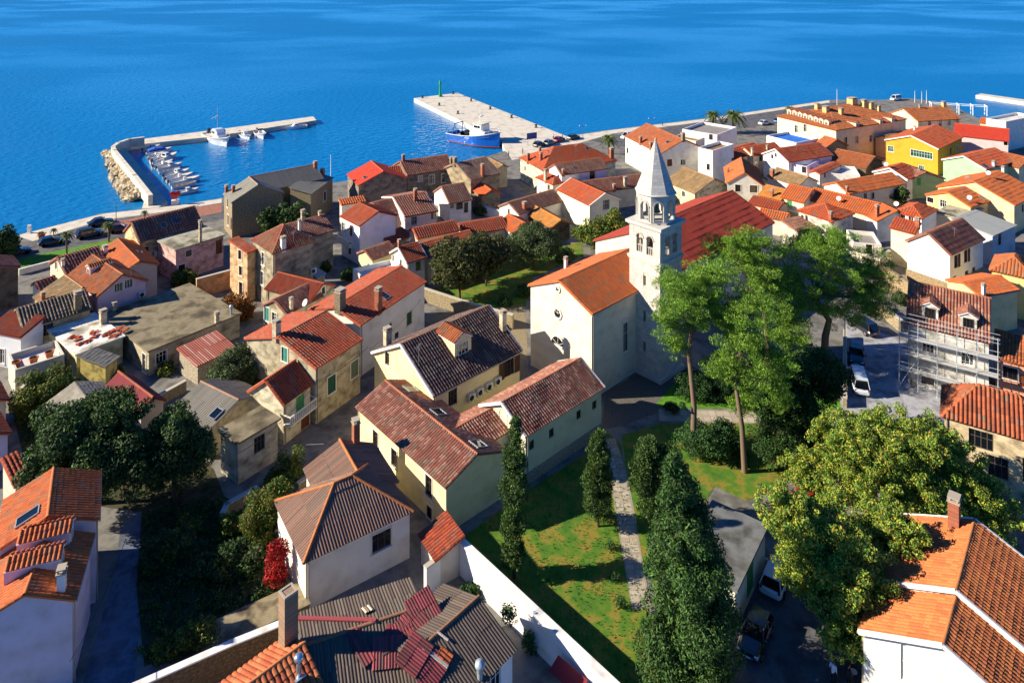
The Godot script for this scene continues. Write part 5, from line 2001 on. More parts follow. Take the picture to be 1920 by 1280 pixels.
	sheet("stone_lane", [Vector2(-24.24, -68.17), Vector2(-21.72, -73.31), Vector2(-17.41, -78.36), Vector2(-16.27, -75.75), Vector2(-19.14, -71.76), Vector2(-20.4, -68.86)], 1.508, mat("lane_paving", Color("8c867a"), 0.92, "asphalt", 0.1))
	var tuft := Mb.new()
	for k in 9:
		var a := k * 2.4
		var d := Vector3(cos(a), 0, sin(a))
		var s := Vector3(-sin(a), 0, cos(a)) * 0.035
		tuft.tri(d * 0.03 - s, d * 0.03 + s, d * 0.14 + Vector3(0, 0.13 + 0.05 * (k % 3), 0))
	var lawn_pts := PackedVector2Array([Vector2(-4.57, -63.01), Vector2(1.27, -68.72), Vector2(7.68, -74.1), Vector2(10.31, -77.3), Vector2(11.5, -75.75), Vector2(10.88, -66.19), Vector2(10.6, -56.11), Vector2(12.9, -49.76), Vector2(7.74, -49.76)])
	var spots := []
	for k in 9000:
		var p := Vector2(rng.randf_range(-5, 16), rng.randf_range(-80, -46))
		if Geometry2D.is_point_in_polygon(p, lawn_pts) and patch_noise.get_noise_2d(p.x * 2, p.y * 2) > rng.randf_range(-0.5, 0.25):
			spots.append(p)
	var mm := MultiMesh.new()
	mm.transform_format = MultiMesh.TRANSFORM_3D
	mm.use_colors = true
	mm.mesh = tuft.mesh()
	mm.instance_count = spots.size()
	for k in spots.size():
		mm.set_instance_transform(k, Transform3D(Basis(Vector3.UP, rng.randf() * TAU).scaled(Vector3.ONE * rng.randf_range(0.3, 0.6)), Vector3(spots[k].x, 1.52, spots[k].y)))
		var g := rng.randf_range(0.6, 1.3)
		mm.set_instance_color(k, Color(0.1 * g, 0.22 * g, 0.015 * g) if rng.randf() < 0.93 else Color(0.28 * g, 0.22 * g, 0.05 * g))
	var gi := MultiMeshInstance3D.new()
	gi.name = "grass"
	gi.multimesh = mm
	gi.material_override = vmat("leaf", 0.75, "", 0.3, 0.6)
	add_child(gi)
	gi.set_meta("kind", "stuff")
	gi.set_meta("label", "short patchy grass on the walled church lawn")
	gi.set_meta("category", "grass")

	var fm := [mat("flag_a", Color("b9ae98"), 0.9, "grain", 0.4), mat("flag_b", Color("b0a590"), 0.9, "grain", 0.4), mat("flag_c", Color("c2b8a4"), 0.9, "grain", 0.4)]
	var walk := thing("flagstone_path", "pale flagstone path running through the church lawn", "path", Vector3(10.24, 1.5, -76.77))
	walk.set_meta("kind", "structure")
	sheet("path_bed", [Vector2(9.51, -76.43), Vector2(10.98, -76.43), Vector2(11.38, -71.76), Vector2(11.28, -66.19), Vector2(11.06, -61.42), Vector2(10.93, -56.34), Vector2(9.37, -56.2), Vector2(9.42, -61.42), Vector2(9.51, -66.19), Vector2(9.67, -71.76)], 1.524, mat("path_mortar", Color("a09883"), 0.95, "grain", 0.4))
	sheet("garden_path_bed", [Vector2(16.67, -81.55), Vector2(35.86, -80.68), Vector2(34.95, -78.63), Vector2(16.21, -79.27)], 1.524, mat("path_mortar", Color("a09883"), 0.95, "grain", 0.4))
	rough_pieces("flagstone", walk, Vector2(10.25, -76.43), Vector2(10.53, -71.76), 1.45, 0.5, 1.5, fm)
	rough_pieces("flagstone", walk, Vector2(10.53, -71.76), Vector2(10.39, -66.19), 1.45, 0.5, 1.5, fm)
	rough_pieces("flagstone", walk, Vector2(10.39, -66.19), Vector2(10.24, -61.42), 1.45, 0.5, 1.5, fm)
	rough_pieces("flagstone", walk, Vector2(10.24, -61.42), Vector2(10.14, -56.34), 1.45, 0.5, 1.5, fm)
	var walk2 := thing("garden_path", "pale flagstone path crossing under the pines", "path", Vector3(16.71, 1.5, -80.59))
	walk2.set_meta("kind", "structure")
	rough_pieces("flagstone", walk2, Vector2(16.44, -80.4), Vector2(35.4, -79.64), 1.9, 0.8, 1.5, fm)

func landmarks() -> void:
	bell_tower(Vector3(17.9, 1.5, -89.7), 0.76)
	scaffold(53.07, -87.46, -0.574, 8.59, 8)
	var white := wallmat("eceae6", "p")
	var stonew := wallmat("c0b496", "s")
	var cope := mat("coping", Color("c9c2b0"), 0.9, "grain", 0.4)
	wall_run("garden_wall", "long thick white wall along the church lawn", [Vector2(-4.53, -59.99), Vector2(1.96, -53), Vector2(7.64, -46.86)], 2.6, 0.55, white, wallmat("eceae6", "p"))
	wall_run("courtyard_wall", "short white wall below the small red lean-to", [Vector2(-4.52, -59.82), Vector2(-6.83, -57.6)], 2.2, 0.35, white, cope)
	wall_run("churchyard_wall", "pale stone wall around the churchyard trees", [Vector2(-13.23, -107.56), Vector2(-6.09, -102.84), Vector2(0, -99.41)], 1.9, 0.4, stonew, cope)
	wall_run("peach_wall", "peach courtyard wall behind the bare concrete roof", [Vector2(-47.46, -108.59), Vector2(-43.39, -111.99)], 2.8, 0.4, wallmat("d8a877", "o"), cope)
	wall_run("street_wall", "white capped stone wall beside the shaded garden", [Vector2(-25.5, -48.14), Vector2(-19.89, -51.35), Vector2(-16.85, -52.89)], 2.0, 0.45, wallmat("8a745a", "s"), white)
	wall_run("lane_wall", "low stone wall at bend of lane beside bushes", [Vector2(-25.84, -64.35), Vector2(-25.88, -65.31), Vector2(-23.93, -67.29)], 1.4, 0.4, stonew, cope)
	wall_run("lawn_fence_wall", "low white wall along promenade lawn", [Vector2(-79.71, -116.45), Vector2(-76.44, -120)], 0.9, 0.25, white, white)
	wall_run("pine_wall", "low stone wall between pines and parking court", [Vector2(44.75, -96.65), Vector2(37.88, -81.83)], 1.1, 0.4, stonew, cope)
	wall_run("concrete_ramp_wall", "bare concrete ledge beside the shaded garden", [Vector2(-21.85, -53.14), Vector2(-17.23, -56.03)], 0.9, 2.4, wallmat("8a8068", "o"), mat("ledge", Color("9a9078"), 0.9, "concrete", 0.1))
	wall_run("ruin_wall", "broken stone ruin wall below the big white house", [Vector2(58.15, -114.1), Vector2(58.77, -108.69), Vector2(59.47, -104.27), Vector2(62.58, -101.79)], 3.0, 0.5, wallmat("c4b090", "s"), wallmat("b8a888", "s"))
	wall_run("terrace_wall", "pale terrace wall beside the courtyard house", [Vector2(56.98, -120.2), Vector2(59.55, -116.51), Vector2(62.8, -119.75)], 2.6, 0.4, wallmat("e4dcc0", "p"), cope)
	wall_run("yard_wall", "stone yard wall between umbrella pine and scaffolding", [Vector2(52.78, -104.79), Vector2(53.28, -98.53)], 1.6, 0.4, stonew, cope)
	var aw := thing("red_awning", "dark red awning fixed to courtyard side of the white wall", "awning", Vector3(4.64, 1.5, -50.13), -0.75)
	var am := Mb.new()
	am.box(Vector3(0, 2.0, 0.5), Vector3(2.6, 0.05, 1.1), Transform3D(Basis(Vector3.RIGHT, 0.35), Vector3.ZERO))
	obj("canopy", am, paint("7a1420", 0.8), aw)
	var ab := Mb.new()
	ab.box(Vector3(0, 1.5, 1.25), Vector3(2.6, 0.3, 0.04))
	obj("valance", ab, paint("6a101c", 0.8), aw)

	wall_run("yard_wall", "stone yard wall below mildewed tall house", [Vector2(-28.65, -96.68), Vector2(-23.98, -101.15), Vector2(-21.64, -104.36)], 1.8, 0.35, stonew, cope)
	wall_run("yard_wall", "low rubble wall beside crimson shed roof", [Vector2(-40.53, -81.66), Vector2(-38.62, -84.78)], 1.2, 0.35, stonew, cope)
	wall_run("yard_wall", "rendered yard wall behind bare concrete roof", [Vector2(-49.63, -101.51), Vector2(-45.81, -103.93)], 2, 0.35, white, cope)
	wall_run("yard_wall", "stone wall closing yard of the twin roof house", [Vector2(-25.05, -125.23), Vector2(-18.04, -121.75)], 1.8, 0.35, stonew, cope)
	wall_run("yard_wall", "white yard wall beside checkered roof house", [Vector2(-5.89, -144.49), Vector2(-0.52, -139.88)], 1.8, 0.35, white, cope)
	wall_run("yard_wall", "stone wall along lane below stone house", [Vector2(-17.15, -72.34), Vector2(-20.23, -68.26)], 1.2, 0.35, stonew, cope)
	wall_run("yard_wall", "pale wall around courtyard by orange pavilion", [Vector2(55.4, -127.85), Vector2(57.24, -120.75)], 2.2, 0.35, white, cope)
	wall_run("yard_wall", "stone wall behind the weathered brown roof", [Vector2(-18.6, -147.74), Vector2(-11.52, -141.39)], 1.8, 0.35, stonew, cope)
	wall_run("yard_wall", "stone yard wall at left edge below terrace", [Vector2(-56.63, -81.33), Vector2(-56.75, -86.08)], 1.4, 0.35, stonew, cope)

func vegetation() -> void:
	plant("pine_tree", "tall pine with slender bare trunk in front of bell tower", "tree", Vector3(18.61, 1.5, -74.1), [Vector3(18.61, 1.5, -74.1), Vector3(18.77, 6.44, -74.1), Vector3(18.22, 11.93, -74.1), Vector3(18.66, 15.22, -74.1)], 0.34, [[Vector3(17.68, 18.24, -74.1), Vector3(2.74, 2.2, 2.74)], [Vector3(20.58, 19.18, -75.1), Vector3(2.56, 1.78, 2.56)], [Vector3(15.92, 15.72, -73.1), Vector3(1.52, 2.17, 1.52)], [Vector3(20.31, 16.05, -74.1), Vector3(2.31, 1.98, 2.31)], [Vector3(16.68, 13.28, -73.1), Vector3(1.08, 1.19, 1.08)]], "pine", 98.8, 0.14, "tall pines behind the bell tower")
	plant("pine_tree", "leaning pine with forked trunk right of tall bare pine", "tree", Vector3(23.11, 1.5, -71.39), [Vector3(23.11, 1.5, -71.39), Vector3(22.84, 5.99, -71.39), Vector3(22.21, 10.23, -71.39), Vector3(22.74, 13.4, -71.39)], 0.3, [[Vector3(22.47, 14.72, -71.39), Vector3(2.43, 2.12, 2.43)], [Vector3(24.77, 12.9, -70.39), Vector3(2.29, 1.88, 2.29)], [Vector3(21.34, 11.25, -72.39), Vector3(1.82, 1.61, 1.82)], [Vector3(25.81, 10.29, -70.39), Vector3(1.56, 1.46, 1.56)], [Vector3(23.86, 17.41, -72.39), Vector3(2.25, 1.72, 2.25)], [Vector3(23.32, 7.76, -72.39), Vector3(1.39, 1.07, 1.39)]], "pine", 98.8, 0.14, "tall pines behind the bell tower")
	plant("pine_tree", "broad umbrella pine with twisted thick trunk by parking court", "tree", Vector3(38.87, 1.5, -89.7), [Vector3(38.87, 1.5, -89.7), Vector3(39.07, 5.49, -89.7), Vector3(39.54, 7.48, -89.7), Vector3(38.21, 9.47, -89.7), Vector3(37.74, 11.47, -89.7)], 0.5, [[Vector3(36.88, 14.79, -89.7), Vector3(4.78, 3.32, 4.78)], [Vector3(42.66, 13.03, -90.7), Vector3(4.57, 3.36, 4.57)], [Vector3(34.69, 11.47, -89.7), Vector3(2.79, 3.06, 2.79)], [Vector3(45.18, 9.81, -89.7), Vector3(2.52, 1.59, 2.52)], [Vector3(39.87, 9.47, -89.7), Vector3(4.65, 2.13, 3.4)], [Vector3(38.87, 17.31, -89.7), Vector3(3.59, 1.59, 2.55)], [Vector3(45.51, 11.92, -91.7), Vector3(2.72, 2.45, 2.72)]], "pine", 98.8, 0.14, "tall pines behind the bell tower")
	plant("pine_tree", "dark pine partly hidden behind the leaning pine", "tree", Vector3(30.68, 1.5, -86.3), [Vector3(30.68, 1.5, -86.3), Vector3(30.68, 6.61, -86.3), Vector3(30.04, 11.73, -86.3)], 0.4, [[Vector3(26.49, 16.68, -88.3), Vector3(3.14, 1.83, 2.93)], [Vector3(29.41, 15.56, -86.3), Vector3(3.2, 2.81, 3.2)], [Vector3(31.32, 11.73, -86.3), Vector3(3.07, 3.2, 3.07)], [Vector3(28.13, 18.44, -86.3), Vector3(2.81, 1.41, 2.25)], [Vector3(33.24, 7.89, -86.3), Vector3(2.56, 2.81, 2.56)]], "pine", 91.2, 0.14, "tall pines behind the bell tower")
	plant("holm_oak", "dense dark holm oak beneath the umbrella pine", "tree", Vector3(30.41, 1.5, -75.33), [Vector3(30.41, 1.5, -75.33), Vector3(29.57, 6.8, -75.33)], 0.25, [[Vector3(29.57, 6.8, -75.33), Vector3(2.9, 3.24, 2.9)], [Vector3(32.51, 8.46, -76.33), Vector3(2.04, 2.49, 2.04)], [Vector3(29.73, 4.1, -74.33), Vector3(2.42, 1.87, 2.42)], [Vector3(27.34, 5.13, -75.33), Vector3(1.67, 2.01, 1.67)]], "holm", 114, 0.12, "")
	plant("holm_oak", "small round dark tree on lawn by leaning pine", "tree", Vector3(26.63, 1.5, -71.61), [Vector3(26.63, 1.5, -71.61), Vector3(26.42, 3.83, -71.61)], 0.14, [[Vector3(26.42, 3.83, -71.61), Vector3(2.23, 1.59, 2.23)]], "holm", 114, 0.1, "")
	plant("garden_shrub", "low dark shrub mass behind the tall bare pine", "shrub", Vector3(20.58, 1.5, -74.1), [Vector3(20.58, 1.5, -74.1), Vector3(20.31, 2.87, -74.1)], 0.1, [[Vector3(20.31, 2.87, -74.1), Vector3(2.63, 1.65, 2.63)], [Vector3(17.57, 6.44, -74.1), Vector3(0.03, 0.03, 0.03)], [Vector3(22.51, 1.5, -74.1), Vector3(1.87, 1.76, 1.87)], [Vector3(23.6, -0.7, -74.1), Vector3(1.32, 1.43, 1.32)]], "hedge", 114, 0.1, "")
	plant("garden_shrub", "dark shrub against foot of bell tower", "shrub", Vector3(21.15, 1.5, -83.96), [Vector3(21.15, 1.5, -83.96), Vector3(21.15, 2.74, -83.96)], 0.1, [[Vector3(21.15, 2.74, -83.96), Vector3(1.87, 1.24, 1.87)], [Vector3(23.94, 1.94, -83.96), Vector3(1.62, 0.87, 1.39)]], "hedge", 114, 0.1, "")
	plant("cypress_tree", "tall thin ragged cypress beside the white wall", "tree", Vector3(0.22, 1.5, -59.13), [Vector3(0.22, 1.5, -59.13), Vector3(0.13, 3.6, -59.13)], 0.16, [[Vector3(0.13, 3.6, -59.13), Vector3(0.74, 1.31, 0.74)], [Vector3(0.18, 6.01, -59.13), Vector3(0.83, 1.66, 0.83)], [Vector3(0.22, 8.64, -59.13), Vector3(0.92, 1.75, 0.92)], [Vector3(0.26, 11.27, -59.13), Vector3(0.74, 1.58, 0.74)], [Vector3(0.31, 13.46, -59.13), Vector3(0.39, 1.23, 0.39)]], "cypress", 180.5, 0.11, "")
	plant("cypress_tree", "shorter dense cypress beside the flagstone path", "tree", Vector3(7.74, 1.5, -64.5), [Vector3(7.74, 1.5, -64.5), Vector3(7.69, 3.75, -64.5)], 0.14, [[Vector3(7.69, 3.75, -64.5), Vector3(1.05, 1.34, 1.05)], [Vector3(7.69, 5.9, -64.5), Vector3(1.05, 1.53, 1.05)], [Vector3(7.74, 8.05, -64.5), Vector3(0.86, 1.34, 0.86)], [Vector3(7.84, 9.48, -64.5), Vector3(0.43, 0.67, 0.43)]], "cypress", 180.5, 0.11, "")
	plant("cypress_tree", "wide green cypress behind the big conifer", "tree", Vector3(13, 1.5, -63.12), [Vector3(13, 1.5, -63.12), Vector3(11.92, 6.64, -63.12)], 0.16, [[Vector3(11.92, 6.64, -63.12), Vector3(1.31, 2.24, 1.31)], [Vector3(12.06, 8.98, -63.12), Vector3(1.03, 0.94, 1.03)], [Vector3(13.09, 3.84, -63.12), Vector3(1.22, 2.15, 1.22)], [Vector3(13.79, 7.58, -63.12), Vector3(1.22, 2.06, 1.22)]], "cypress", 180.5, 0.12, "")
	plant("conifer_tree", "huge shaggy dark conifer in front of grey pavilion", "tree", Vector3(12.33, 1.5, -50.13), [Vector3(12.33, 1.5, -50.13), Vector3(12.33, 3.73, -50.13)], 0.4, [[Vector3(12.33, 3.73, -50.13), Vector3(2.9, 1.86, 2.9)], [Vector3(12.48, 7.07, -50.13), Vector3(2.6, 1.86, 2.6)], [Vector3(12.33, 10.04, -50.13), Vector3(2.23, 1.86, 2.23)], [Vector3(11.96, 12.83, -50.13), Vector3(1.75, 1.71, 1.75)], [Vector3(11.55, 15.24, -50.13), Vector3(1.19, 1.41, 1.19)], [Vector3(11.25, 16.87, -50.13), Vector3(0.52, 0.89, 0.52)], [Vector3(14.48, 6.33, -50.13), Vector3(1.11, 0.97, 1.11)], [Vector3(10.25, 5.21, -50.13), Vector3(1.11, 0.97, 1.11)], [Vector3(13.92, 9.48, -50.13), Vector3(0.97, 0.89, 0.97)]], "cedar", 133, 0.13, "")
	plant("autumn_tree", "large yellowing tree beside the beige hip roof house", "tree", Vector3(33.27, 1.5, -64.62), [Vector3(33.27, 1.5, -64.62), Vector3(33.51, 4.13, -64.62), Vector3(33.27, 6.53, -64.62)], 0.32, [[Vector3(30.64, 8.44, -64.62), Vector3(3.35, 2.11, 3.35)], [Vector3(35.42, 9.16, -64.62), Vector3(4.02, 1.91, 3.06)], [Vector3(32.01, 7.01, -62.62), Vector3(4.27, 1.95, 3.12)], [Vector3(38.77, 6.53, -64.62), Vector3(3.54, 2.3, 3.54)], [Vector3(40.82, 4.69, -62.62), Vector3(2.69, 1.86, 2.69)], [Vector3(26.81, 6.05, -64.62), Vector3(2.11, 1.91, 2.11)], [Vector3(35.15, 5.9, -61.62), Vector3(2.74, 1.37, 2.19)]], "yellow", 150, 0.1, "")
	plant("autumn_tree", "yellow green tree beside the big orange roof", "tree", Vector3(24.65, 1.5, -54.11), [Vector3(24.65, 1.5, -54.11), Vector3(24.45, 5.11, -54.11), Vector3(24.05, 7.11, -54.11)], 0.28, [[Vector3(23.25, 8.71, -54.11), Vector3(2.81, 1.92, 2.81)], [Vector3(20.84, 10.72, -54.11), Vector3(1.92, 1.6, 1.92)], [Vector3(24.32, 8.38, -52.11), Vector3(2.62, 2.01, 2.62)], [Vector3(21.64, 6.71, -54.11), Vector3(1.6, 1.6, 1.6)], [Vector3(28.26, 7.11, -56.11), Vector3(2.16, 1.83, 2.16)], [Vector3(23.47, 6.57, -51.11), Vector3(2.2, 1.59, 2.2)], [Vector3(23.38, 5.23, -50.11), Vector3(1.78, 1.04, 1.66)], [Vector3(29.26, 9.12, -54.11), Vector3(1.6, 1.6, 1.6)]], "yellow", 150, 0.1, "")
	plant("laurel_tree", "big dark green laurel left of the grey gable house", "tree", Vector3(-39.31, 1.5, -67.17), [Vector3(-39.31, 1.5, -67.17), Vector3(-39.55, 8.71, -67.17)], 0.3, [[Vector3(-39.55, 8.71, -67.17), Vector3(3.68, 2.29, 3.66)], [Vector3(-41.03, 7.59, -65.17), Vector3(2.41, 2.41, 2.41)], [Vector3(-36.45, 7.11, -65.17), Vector3(2.9, 2.32, 2.9)], [Vector3(-36.57, 9.96, -67.17), Vector3(1.79, 1.49, 1.79)], [Vector3(-38.5, 6.37, -64.17), Vector3(3.33, 1.62, 2.59)]], "dark", 104.5, 0.14, "")
	plant("laurel_tree", "dark shaded tree in front of the corrugated roof", "tree", Vector3(-31.34, 1.5, -67.17), [Vector3(-31.34, 1.5, -67.17), Vector3(-31.84, 7.32, -67.17)], 0.28, [[Vector3(-31.84, 7.32, -67.17), Vector3(2.49, 2.09, 2.49)], [Vector3(-32.94, 5.83, -66.17), Vector3(2.16, 1.86, 2.16)], [Vector3(-29.75, 5.98, -67.17), Vector3(1.59, 1.89, 1.59)], [Vector3(-31.74, 9.31, -67.17), Vector3(1.39, 0.9, 1.39)]], "dark", 104.5, 0.14, "")
	plant("flowering_shrub", "bushy green shrub by the pot terrace", "shrub", Vector3(-51.99, 1.5, -80.21), [Vector3(-51.99, 1.5, -80.21), Vector3(-52.28, 4.59, -80.21)], 0.1, [[Vector3(-52.28, 4.59, -80.21), Vector3(2.5, 1.43, 2.28)], [Vector3(-53.47, 2.69, -80.21), Vector3(1.54, 1.31, 1.54)], [Vector3(-51.39, 2.69, -80.21), Vector3(1.54, 1.19, 1.54)]], "vine", 104.5, 0.12, "")
	plant("olive_tree", "grey green olive tree beside stone house", "tree", Vector3(-32.1, 1.5, -83.65), [Vector3(-32.1, 1.5, -83.65), Vector3(-32.22, 4.91, -83.65)], 0.16, [[Vector3(-32.22, 4.91, -83.65), Vector3(2.23, 1.73, 2.23)], [Vector3(-33.77, 4.29, -83.65), Vector3(1.24, 1.12, 1.24)], [Vector3(-30.98, 3.98, -83.65), Vector3(1.36, 1.24, 1.36)]], "olive", 114, 0.11, "")
	plant("round_tree", "round brownish clipped tree on churchyard lawn", "tree", Vector3(-7.86, 1.5, -108.21), [Vector3(-7.86, 1.5, -108.21), Vector3(-7.86, 7.27, -108.21)], 0.2, [[Vector3(-7.86, 7.27, -108.21), Vector3(4.01, 3.05, 4.01)], [Vector3(-10.02, 5.91, -108.21), Vector3(1.92, 1.76, 1.92)], [Vector3(-5.61, 6.31, -108.21), Vector3(1.92, 1.92, 1.92)]], "round", 48, 0.21, "")
	plant("round_tree", "second round clipped tree behind the first one", "tree", Vector3(-4.17, 1.5, -112.69), [Vector3(-4.17, 1.5, -112.69), Vector3(-3.34, 6.76, -112.69)], 0.18, [[Vector3(-3.34, 6.76, -112.69), Vector3(3.34, 2.5, 3.34)], [Vector3(-4.59, 5.26, -112.69), Vector3(2.17, 1.84, 2.17)]], "round", 48, 0.21, "")
	plant("olive_tree", "wide dark olive tree at back of churchyard", "tree", Vector3(3.54, 1.5, -119.61), [Vector3(3.54, 1.5, -119.61), Vector3(3.54, 5.49, -119.61)], 0.2, [[Vector3(3.54, 5.49, -119.61), Vector3(3.9, 2.48, 3.9)], [Vector3(0.89, 4.6, -119.61), Vector3(2.13, 1.77, 2.13)], [Vector3(6.2, 5.04, -119.61), Vector3(1.95, 1.77, 1.95)]], "olive", 76, 0.14, "")
	plant("bay_shrub", "pale green bush below the cream gable", "shrub", Vector3(17.58, 1.5, -126.25), [Vector3(17.58, 1.5, -126.25), Vector3(17.96, 5.99, -126.25)], 0.12, [[Vector3(17.96, 5.99, -126.25), Vector3(2.43, 2.24, 2.43)], [Vector3(14.03, 4.31, -126.25), Vector3(2.62, 1.87, 2.62)], [Vector3(16.83, 3.37, -126.25), Vector3(2.81, 1.5, 2.39)]], "vine", 40, 0.2, "")
	plant("dark_pine", "dark conifers in shade of the warehouse wall", "tree", Vector3(-42.73, 1.5, -131.11), [Vector3(-42.73, 1.5, -131.11), Vector3(-44.19, 5.38, -131.11)], 0.2, [[Vector3(-44.19, 5.38, -131.11), Vector3(1.46, 2.14, 1.46)], [Vector3(-40.79, 5.87, -131.11), Vector3(2.52, 1.75, 2.52)], [Vector3(-41.76, 3.93, -131.11), Vector3(3.3, 1.36, 2.18)]], "dark", 36, 0.26, "")
	plant("shore_tree", "dense green tree at left edge by the road", "tree", Vector3(-85.85, 1.5, -121.74), [Vector3(-85.85, 1.5, -121.74), Vector3(-85.85, 5.11, -121.74)], 0.2, [[Vector3(-85.85, 5.11, -121.74), Vector3(1.8, 2.34, 1.8)], [Vector3(-87.29, 3.3, -121.74), Vector3(1.98, 1.98, 1.98)]], "dark", 40, 0.24, "")
	plant("creeper", "reddish creeper heaped over wall beside concrete roof", "creeper", Vector3(-39.31, 1.5, -102.06), [Vector3(-39.31, 1.5, -102.06), Vector3(-39.31, 3.24, -102.06)], 0.08, [[Vector3(-39.31, 3.24, -102.06), Vector3(2.04, 1.21, 1.94)], [Vector3(-38.18, 2.48, -102.06), Vector3(1.36, 1.06, 1.36)]], "autumn", 95, 0.13, "")
	plant("creeper", "scarlet creeper climbing the white hip house wall", "creeper", Vector3(-19, 1.5, -58.02), [Vector3(-19, 1.5, -58.02), Vector3(-18.91, 4.29, -58.02)], 0.06, [[Vector3(-18.91, 4.29, -58.02), Vector3(0.77, 1.03, 0.77)], [Vector3(-19.13, 2.92, -58.02), Vector3(0.86, 0.95, 0.86)]], "scarlet", 110, 0.09, "")
	plant("garden_shrub", "yellow green bush heaped beside white hip house", "shrub", Vector3(-21.47, 1.5, -63.01), [Vector3(-21.47, 1.5, -63.01), Vector3(-22.03, 3.69, -63.01)], 0.1, [[Vector3(-22.03, 3.69, -63.01), Vector3(1.49, 1.68, 1.49)], [Vector3(-20.54, 5.33, -63.01), Vector3(0.93, 1.21, 0.93)], [Vector3(-21.47, 2.06, -63.01), Vector3(1.03, 0.93, 1.03)]], "vine", 123.5, 0.1, "")
	plant("garden_shrub", "flowering bush in lane above the white hip house", "shrub", Vector3(-21.28, 1.5, -69.21), [Vector3(-21.28, 1.5, -69.21), Vector3(-21.28, 3.04, -69.21)], 0.1, [[Vector3(-21.28, 3.04, -69.21), Vector3(1.13, 1.74, 1.13)], [Vector3(-22.56, 2.27, -69.21), Vector3(1.03, 0.82, 1.03)]], "vine", 123.5, 0.1, "")
	plant("fruit_tree", "dark fruit tree in the shaded garden by alley", "tree", Vector3(-28.91, 1.5, -60.23), [Vector3(-28.91, 1.5, -60.23), Vector3(-29.44, 2.93, -60.23)], 0.16, [[Vector3(-29.44, 2.93, -60.23), Vector3(1.16, 0.89, 1.16)], [Vector3(-28.11, 3.82, -60.23), Vector3(1.07, 0.62, 1)], [Vector3(-29.62, 1.81, -60.23), Vector3(0.98, 0.8, 0.98)]], "dark", 104.5, 0.13, "")
	plant("garden_shrub", "dark bushes in middle of the shaded garden", "shrub", Vector3(-24.59, 1.5, -59.28), [Vector3(-24.59, 1.5, -59.28), Vector3(-24.59, 2.38, -59.28)], 0.1, [[Vector3(-24.59, 2.38, -59.28), Vector3(1.49, 0.61, 0.98)], [Vector3(-22.4, 1.94, -59.28), Vector3(1.23, 0.57, 0.91)], [Vector3(-26.35, 1.59, -59.28), Vector3(1.23, 0.57, 0.91)], [Vector3(-22.83, 3.92, -59.28), Vector3(0.97, 0.48, 0.77)]], "dark", 95, 0.13, "")
	plant("garden_shrub", "weedy bushes along the white capped stone wall", "shrub", Vector3(-24.57, 1.5, -52.64), [Vector3(-24.57, 1.5, -52.64), Vector3(-23.01, 2.86, -52.64)], 0.08, [[Vector3(-23.01, 2.86, -52.64), Vector3(1.33, 0.62, 1)], [Vector3(-24.96, 1.89, -52.64), Vector3(1.33, 0.62, 1)], [Vector3(-26.91, 0.92, -52.64), Vector3(0.94, 0.62, 0.94)]], "vine", 104.5, 0.1, "")
	plant("lane_shrub", "small dark tree between the white dish house and orange roof", "shrub", Vector3(80.47, 1.5, -149.84), [Vector3(80.47, 1.5, -149.84), Vector3(80.47, 3.72, -149.84)], 0.12, [[Vector3(80.47, 3.72, -149.84), Vector3(2, 1.44, 2)]], "dark", 40, 0.24, "")
	plant("lane_shrub", "dark tree behind the lilac terrace", "shrub", Vector3(81.07, 1.5, -181.8), [Vector3(81.07, 1.5, -181.8), Vector3(81.07, 3.25, -181.8)], 0.12, [[Vector3(81.07, 3.25, -181.8), Vector3(2.29, 1.62, 2.29)], [Vector3(82.82, 2.44, -181.8), Vector3(1.62, 1.21, 1.62)]], "dark", 36, 0.28, "")
	plant("garden_shrub", "shrubs growing at foot of white wall inside courtyard", "shrub", Vector3(1.36, 1.5, -52.64), [Vector3(1.36, 1.5, -52.64), Vector3(1.29, 2.28, -52.64)], 0.06, [[Vector3(1.29, 2.28, -52.64), Vector3(0.39, 0.7, 0.39)], [Vector3(2.92, 0.92, -52.64), Vector3(0.47, 0.62, 0.47)], [Vector3(-0.19, 4.42, -52.64), Vector3(0.39, 0.55, 0.39)]], "hedge", 114, 0.09, "")
	plant("box_hedge", "box hedge left of flagstone path, nearest from the church", "hedge", Vector3(8.45, 1.5, -65.55), [Vector3(8.45, 1.5, -65.55), Vector3(8.45, 1.99, -65.55)], 0.05, [[Vector3(8.45, 1.99, -65.55), Vector3(0.34, 0.44, 0.34)], [Vector3(8.64, 0.92, -65.55), Vector3(0.34, 0.44, 0.34)], [Vector3(8.79, 0.04, -65.55), Vector3(0.29, 0.39, 0.29)]], "hedge", 160, 0.07, "hedges beside the path")
	plant("box_hedge", "box hedge left of flagstone path, second from the church", "hedge", Vector3(8.45, 1.5, -61.98), [Vector3(8.45, 1.5, -61.98), Vector3(8.45, 1.96, -61.98)], 0.05, [[Vector3(8.45, 1.96, -61.98), Vector3(0.32, 0.41, 0.32)], [Vector3(8.63, 0.95, -61.98), Vector3(0.32, 0.41, 0.32)], [Vector3(8.77, 0.12, -61.98), Vector3(0.28, 0.37, 0.28)]], "hedge", 160, 0.07, "hedges beside the path")
	plant("box_hedge", "box hedge left of flagstone path, third from the church", "hedge", Vector3(8.32, 1.5, -58.77), [Vector3(8.32, 1.5, -58.77), Vector3(8.32, 1.94, -58.77)], 0.05, [[Vector3(8.32, 1.94, -58.77), Vector3(0.3, 0.39, 0.3)], [Vector3(8.49, 0.98, -58.77), Vector3(0.3, 0.39, 0.3)], [Vector3(8.62, 0.19, -58.77), Vector3(0.26, 0.35, 0.26)]], "hedge", 160, 0.07, "hedges beside the path")
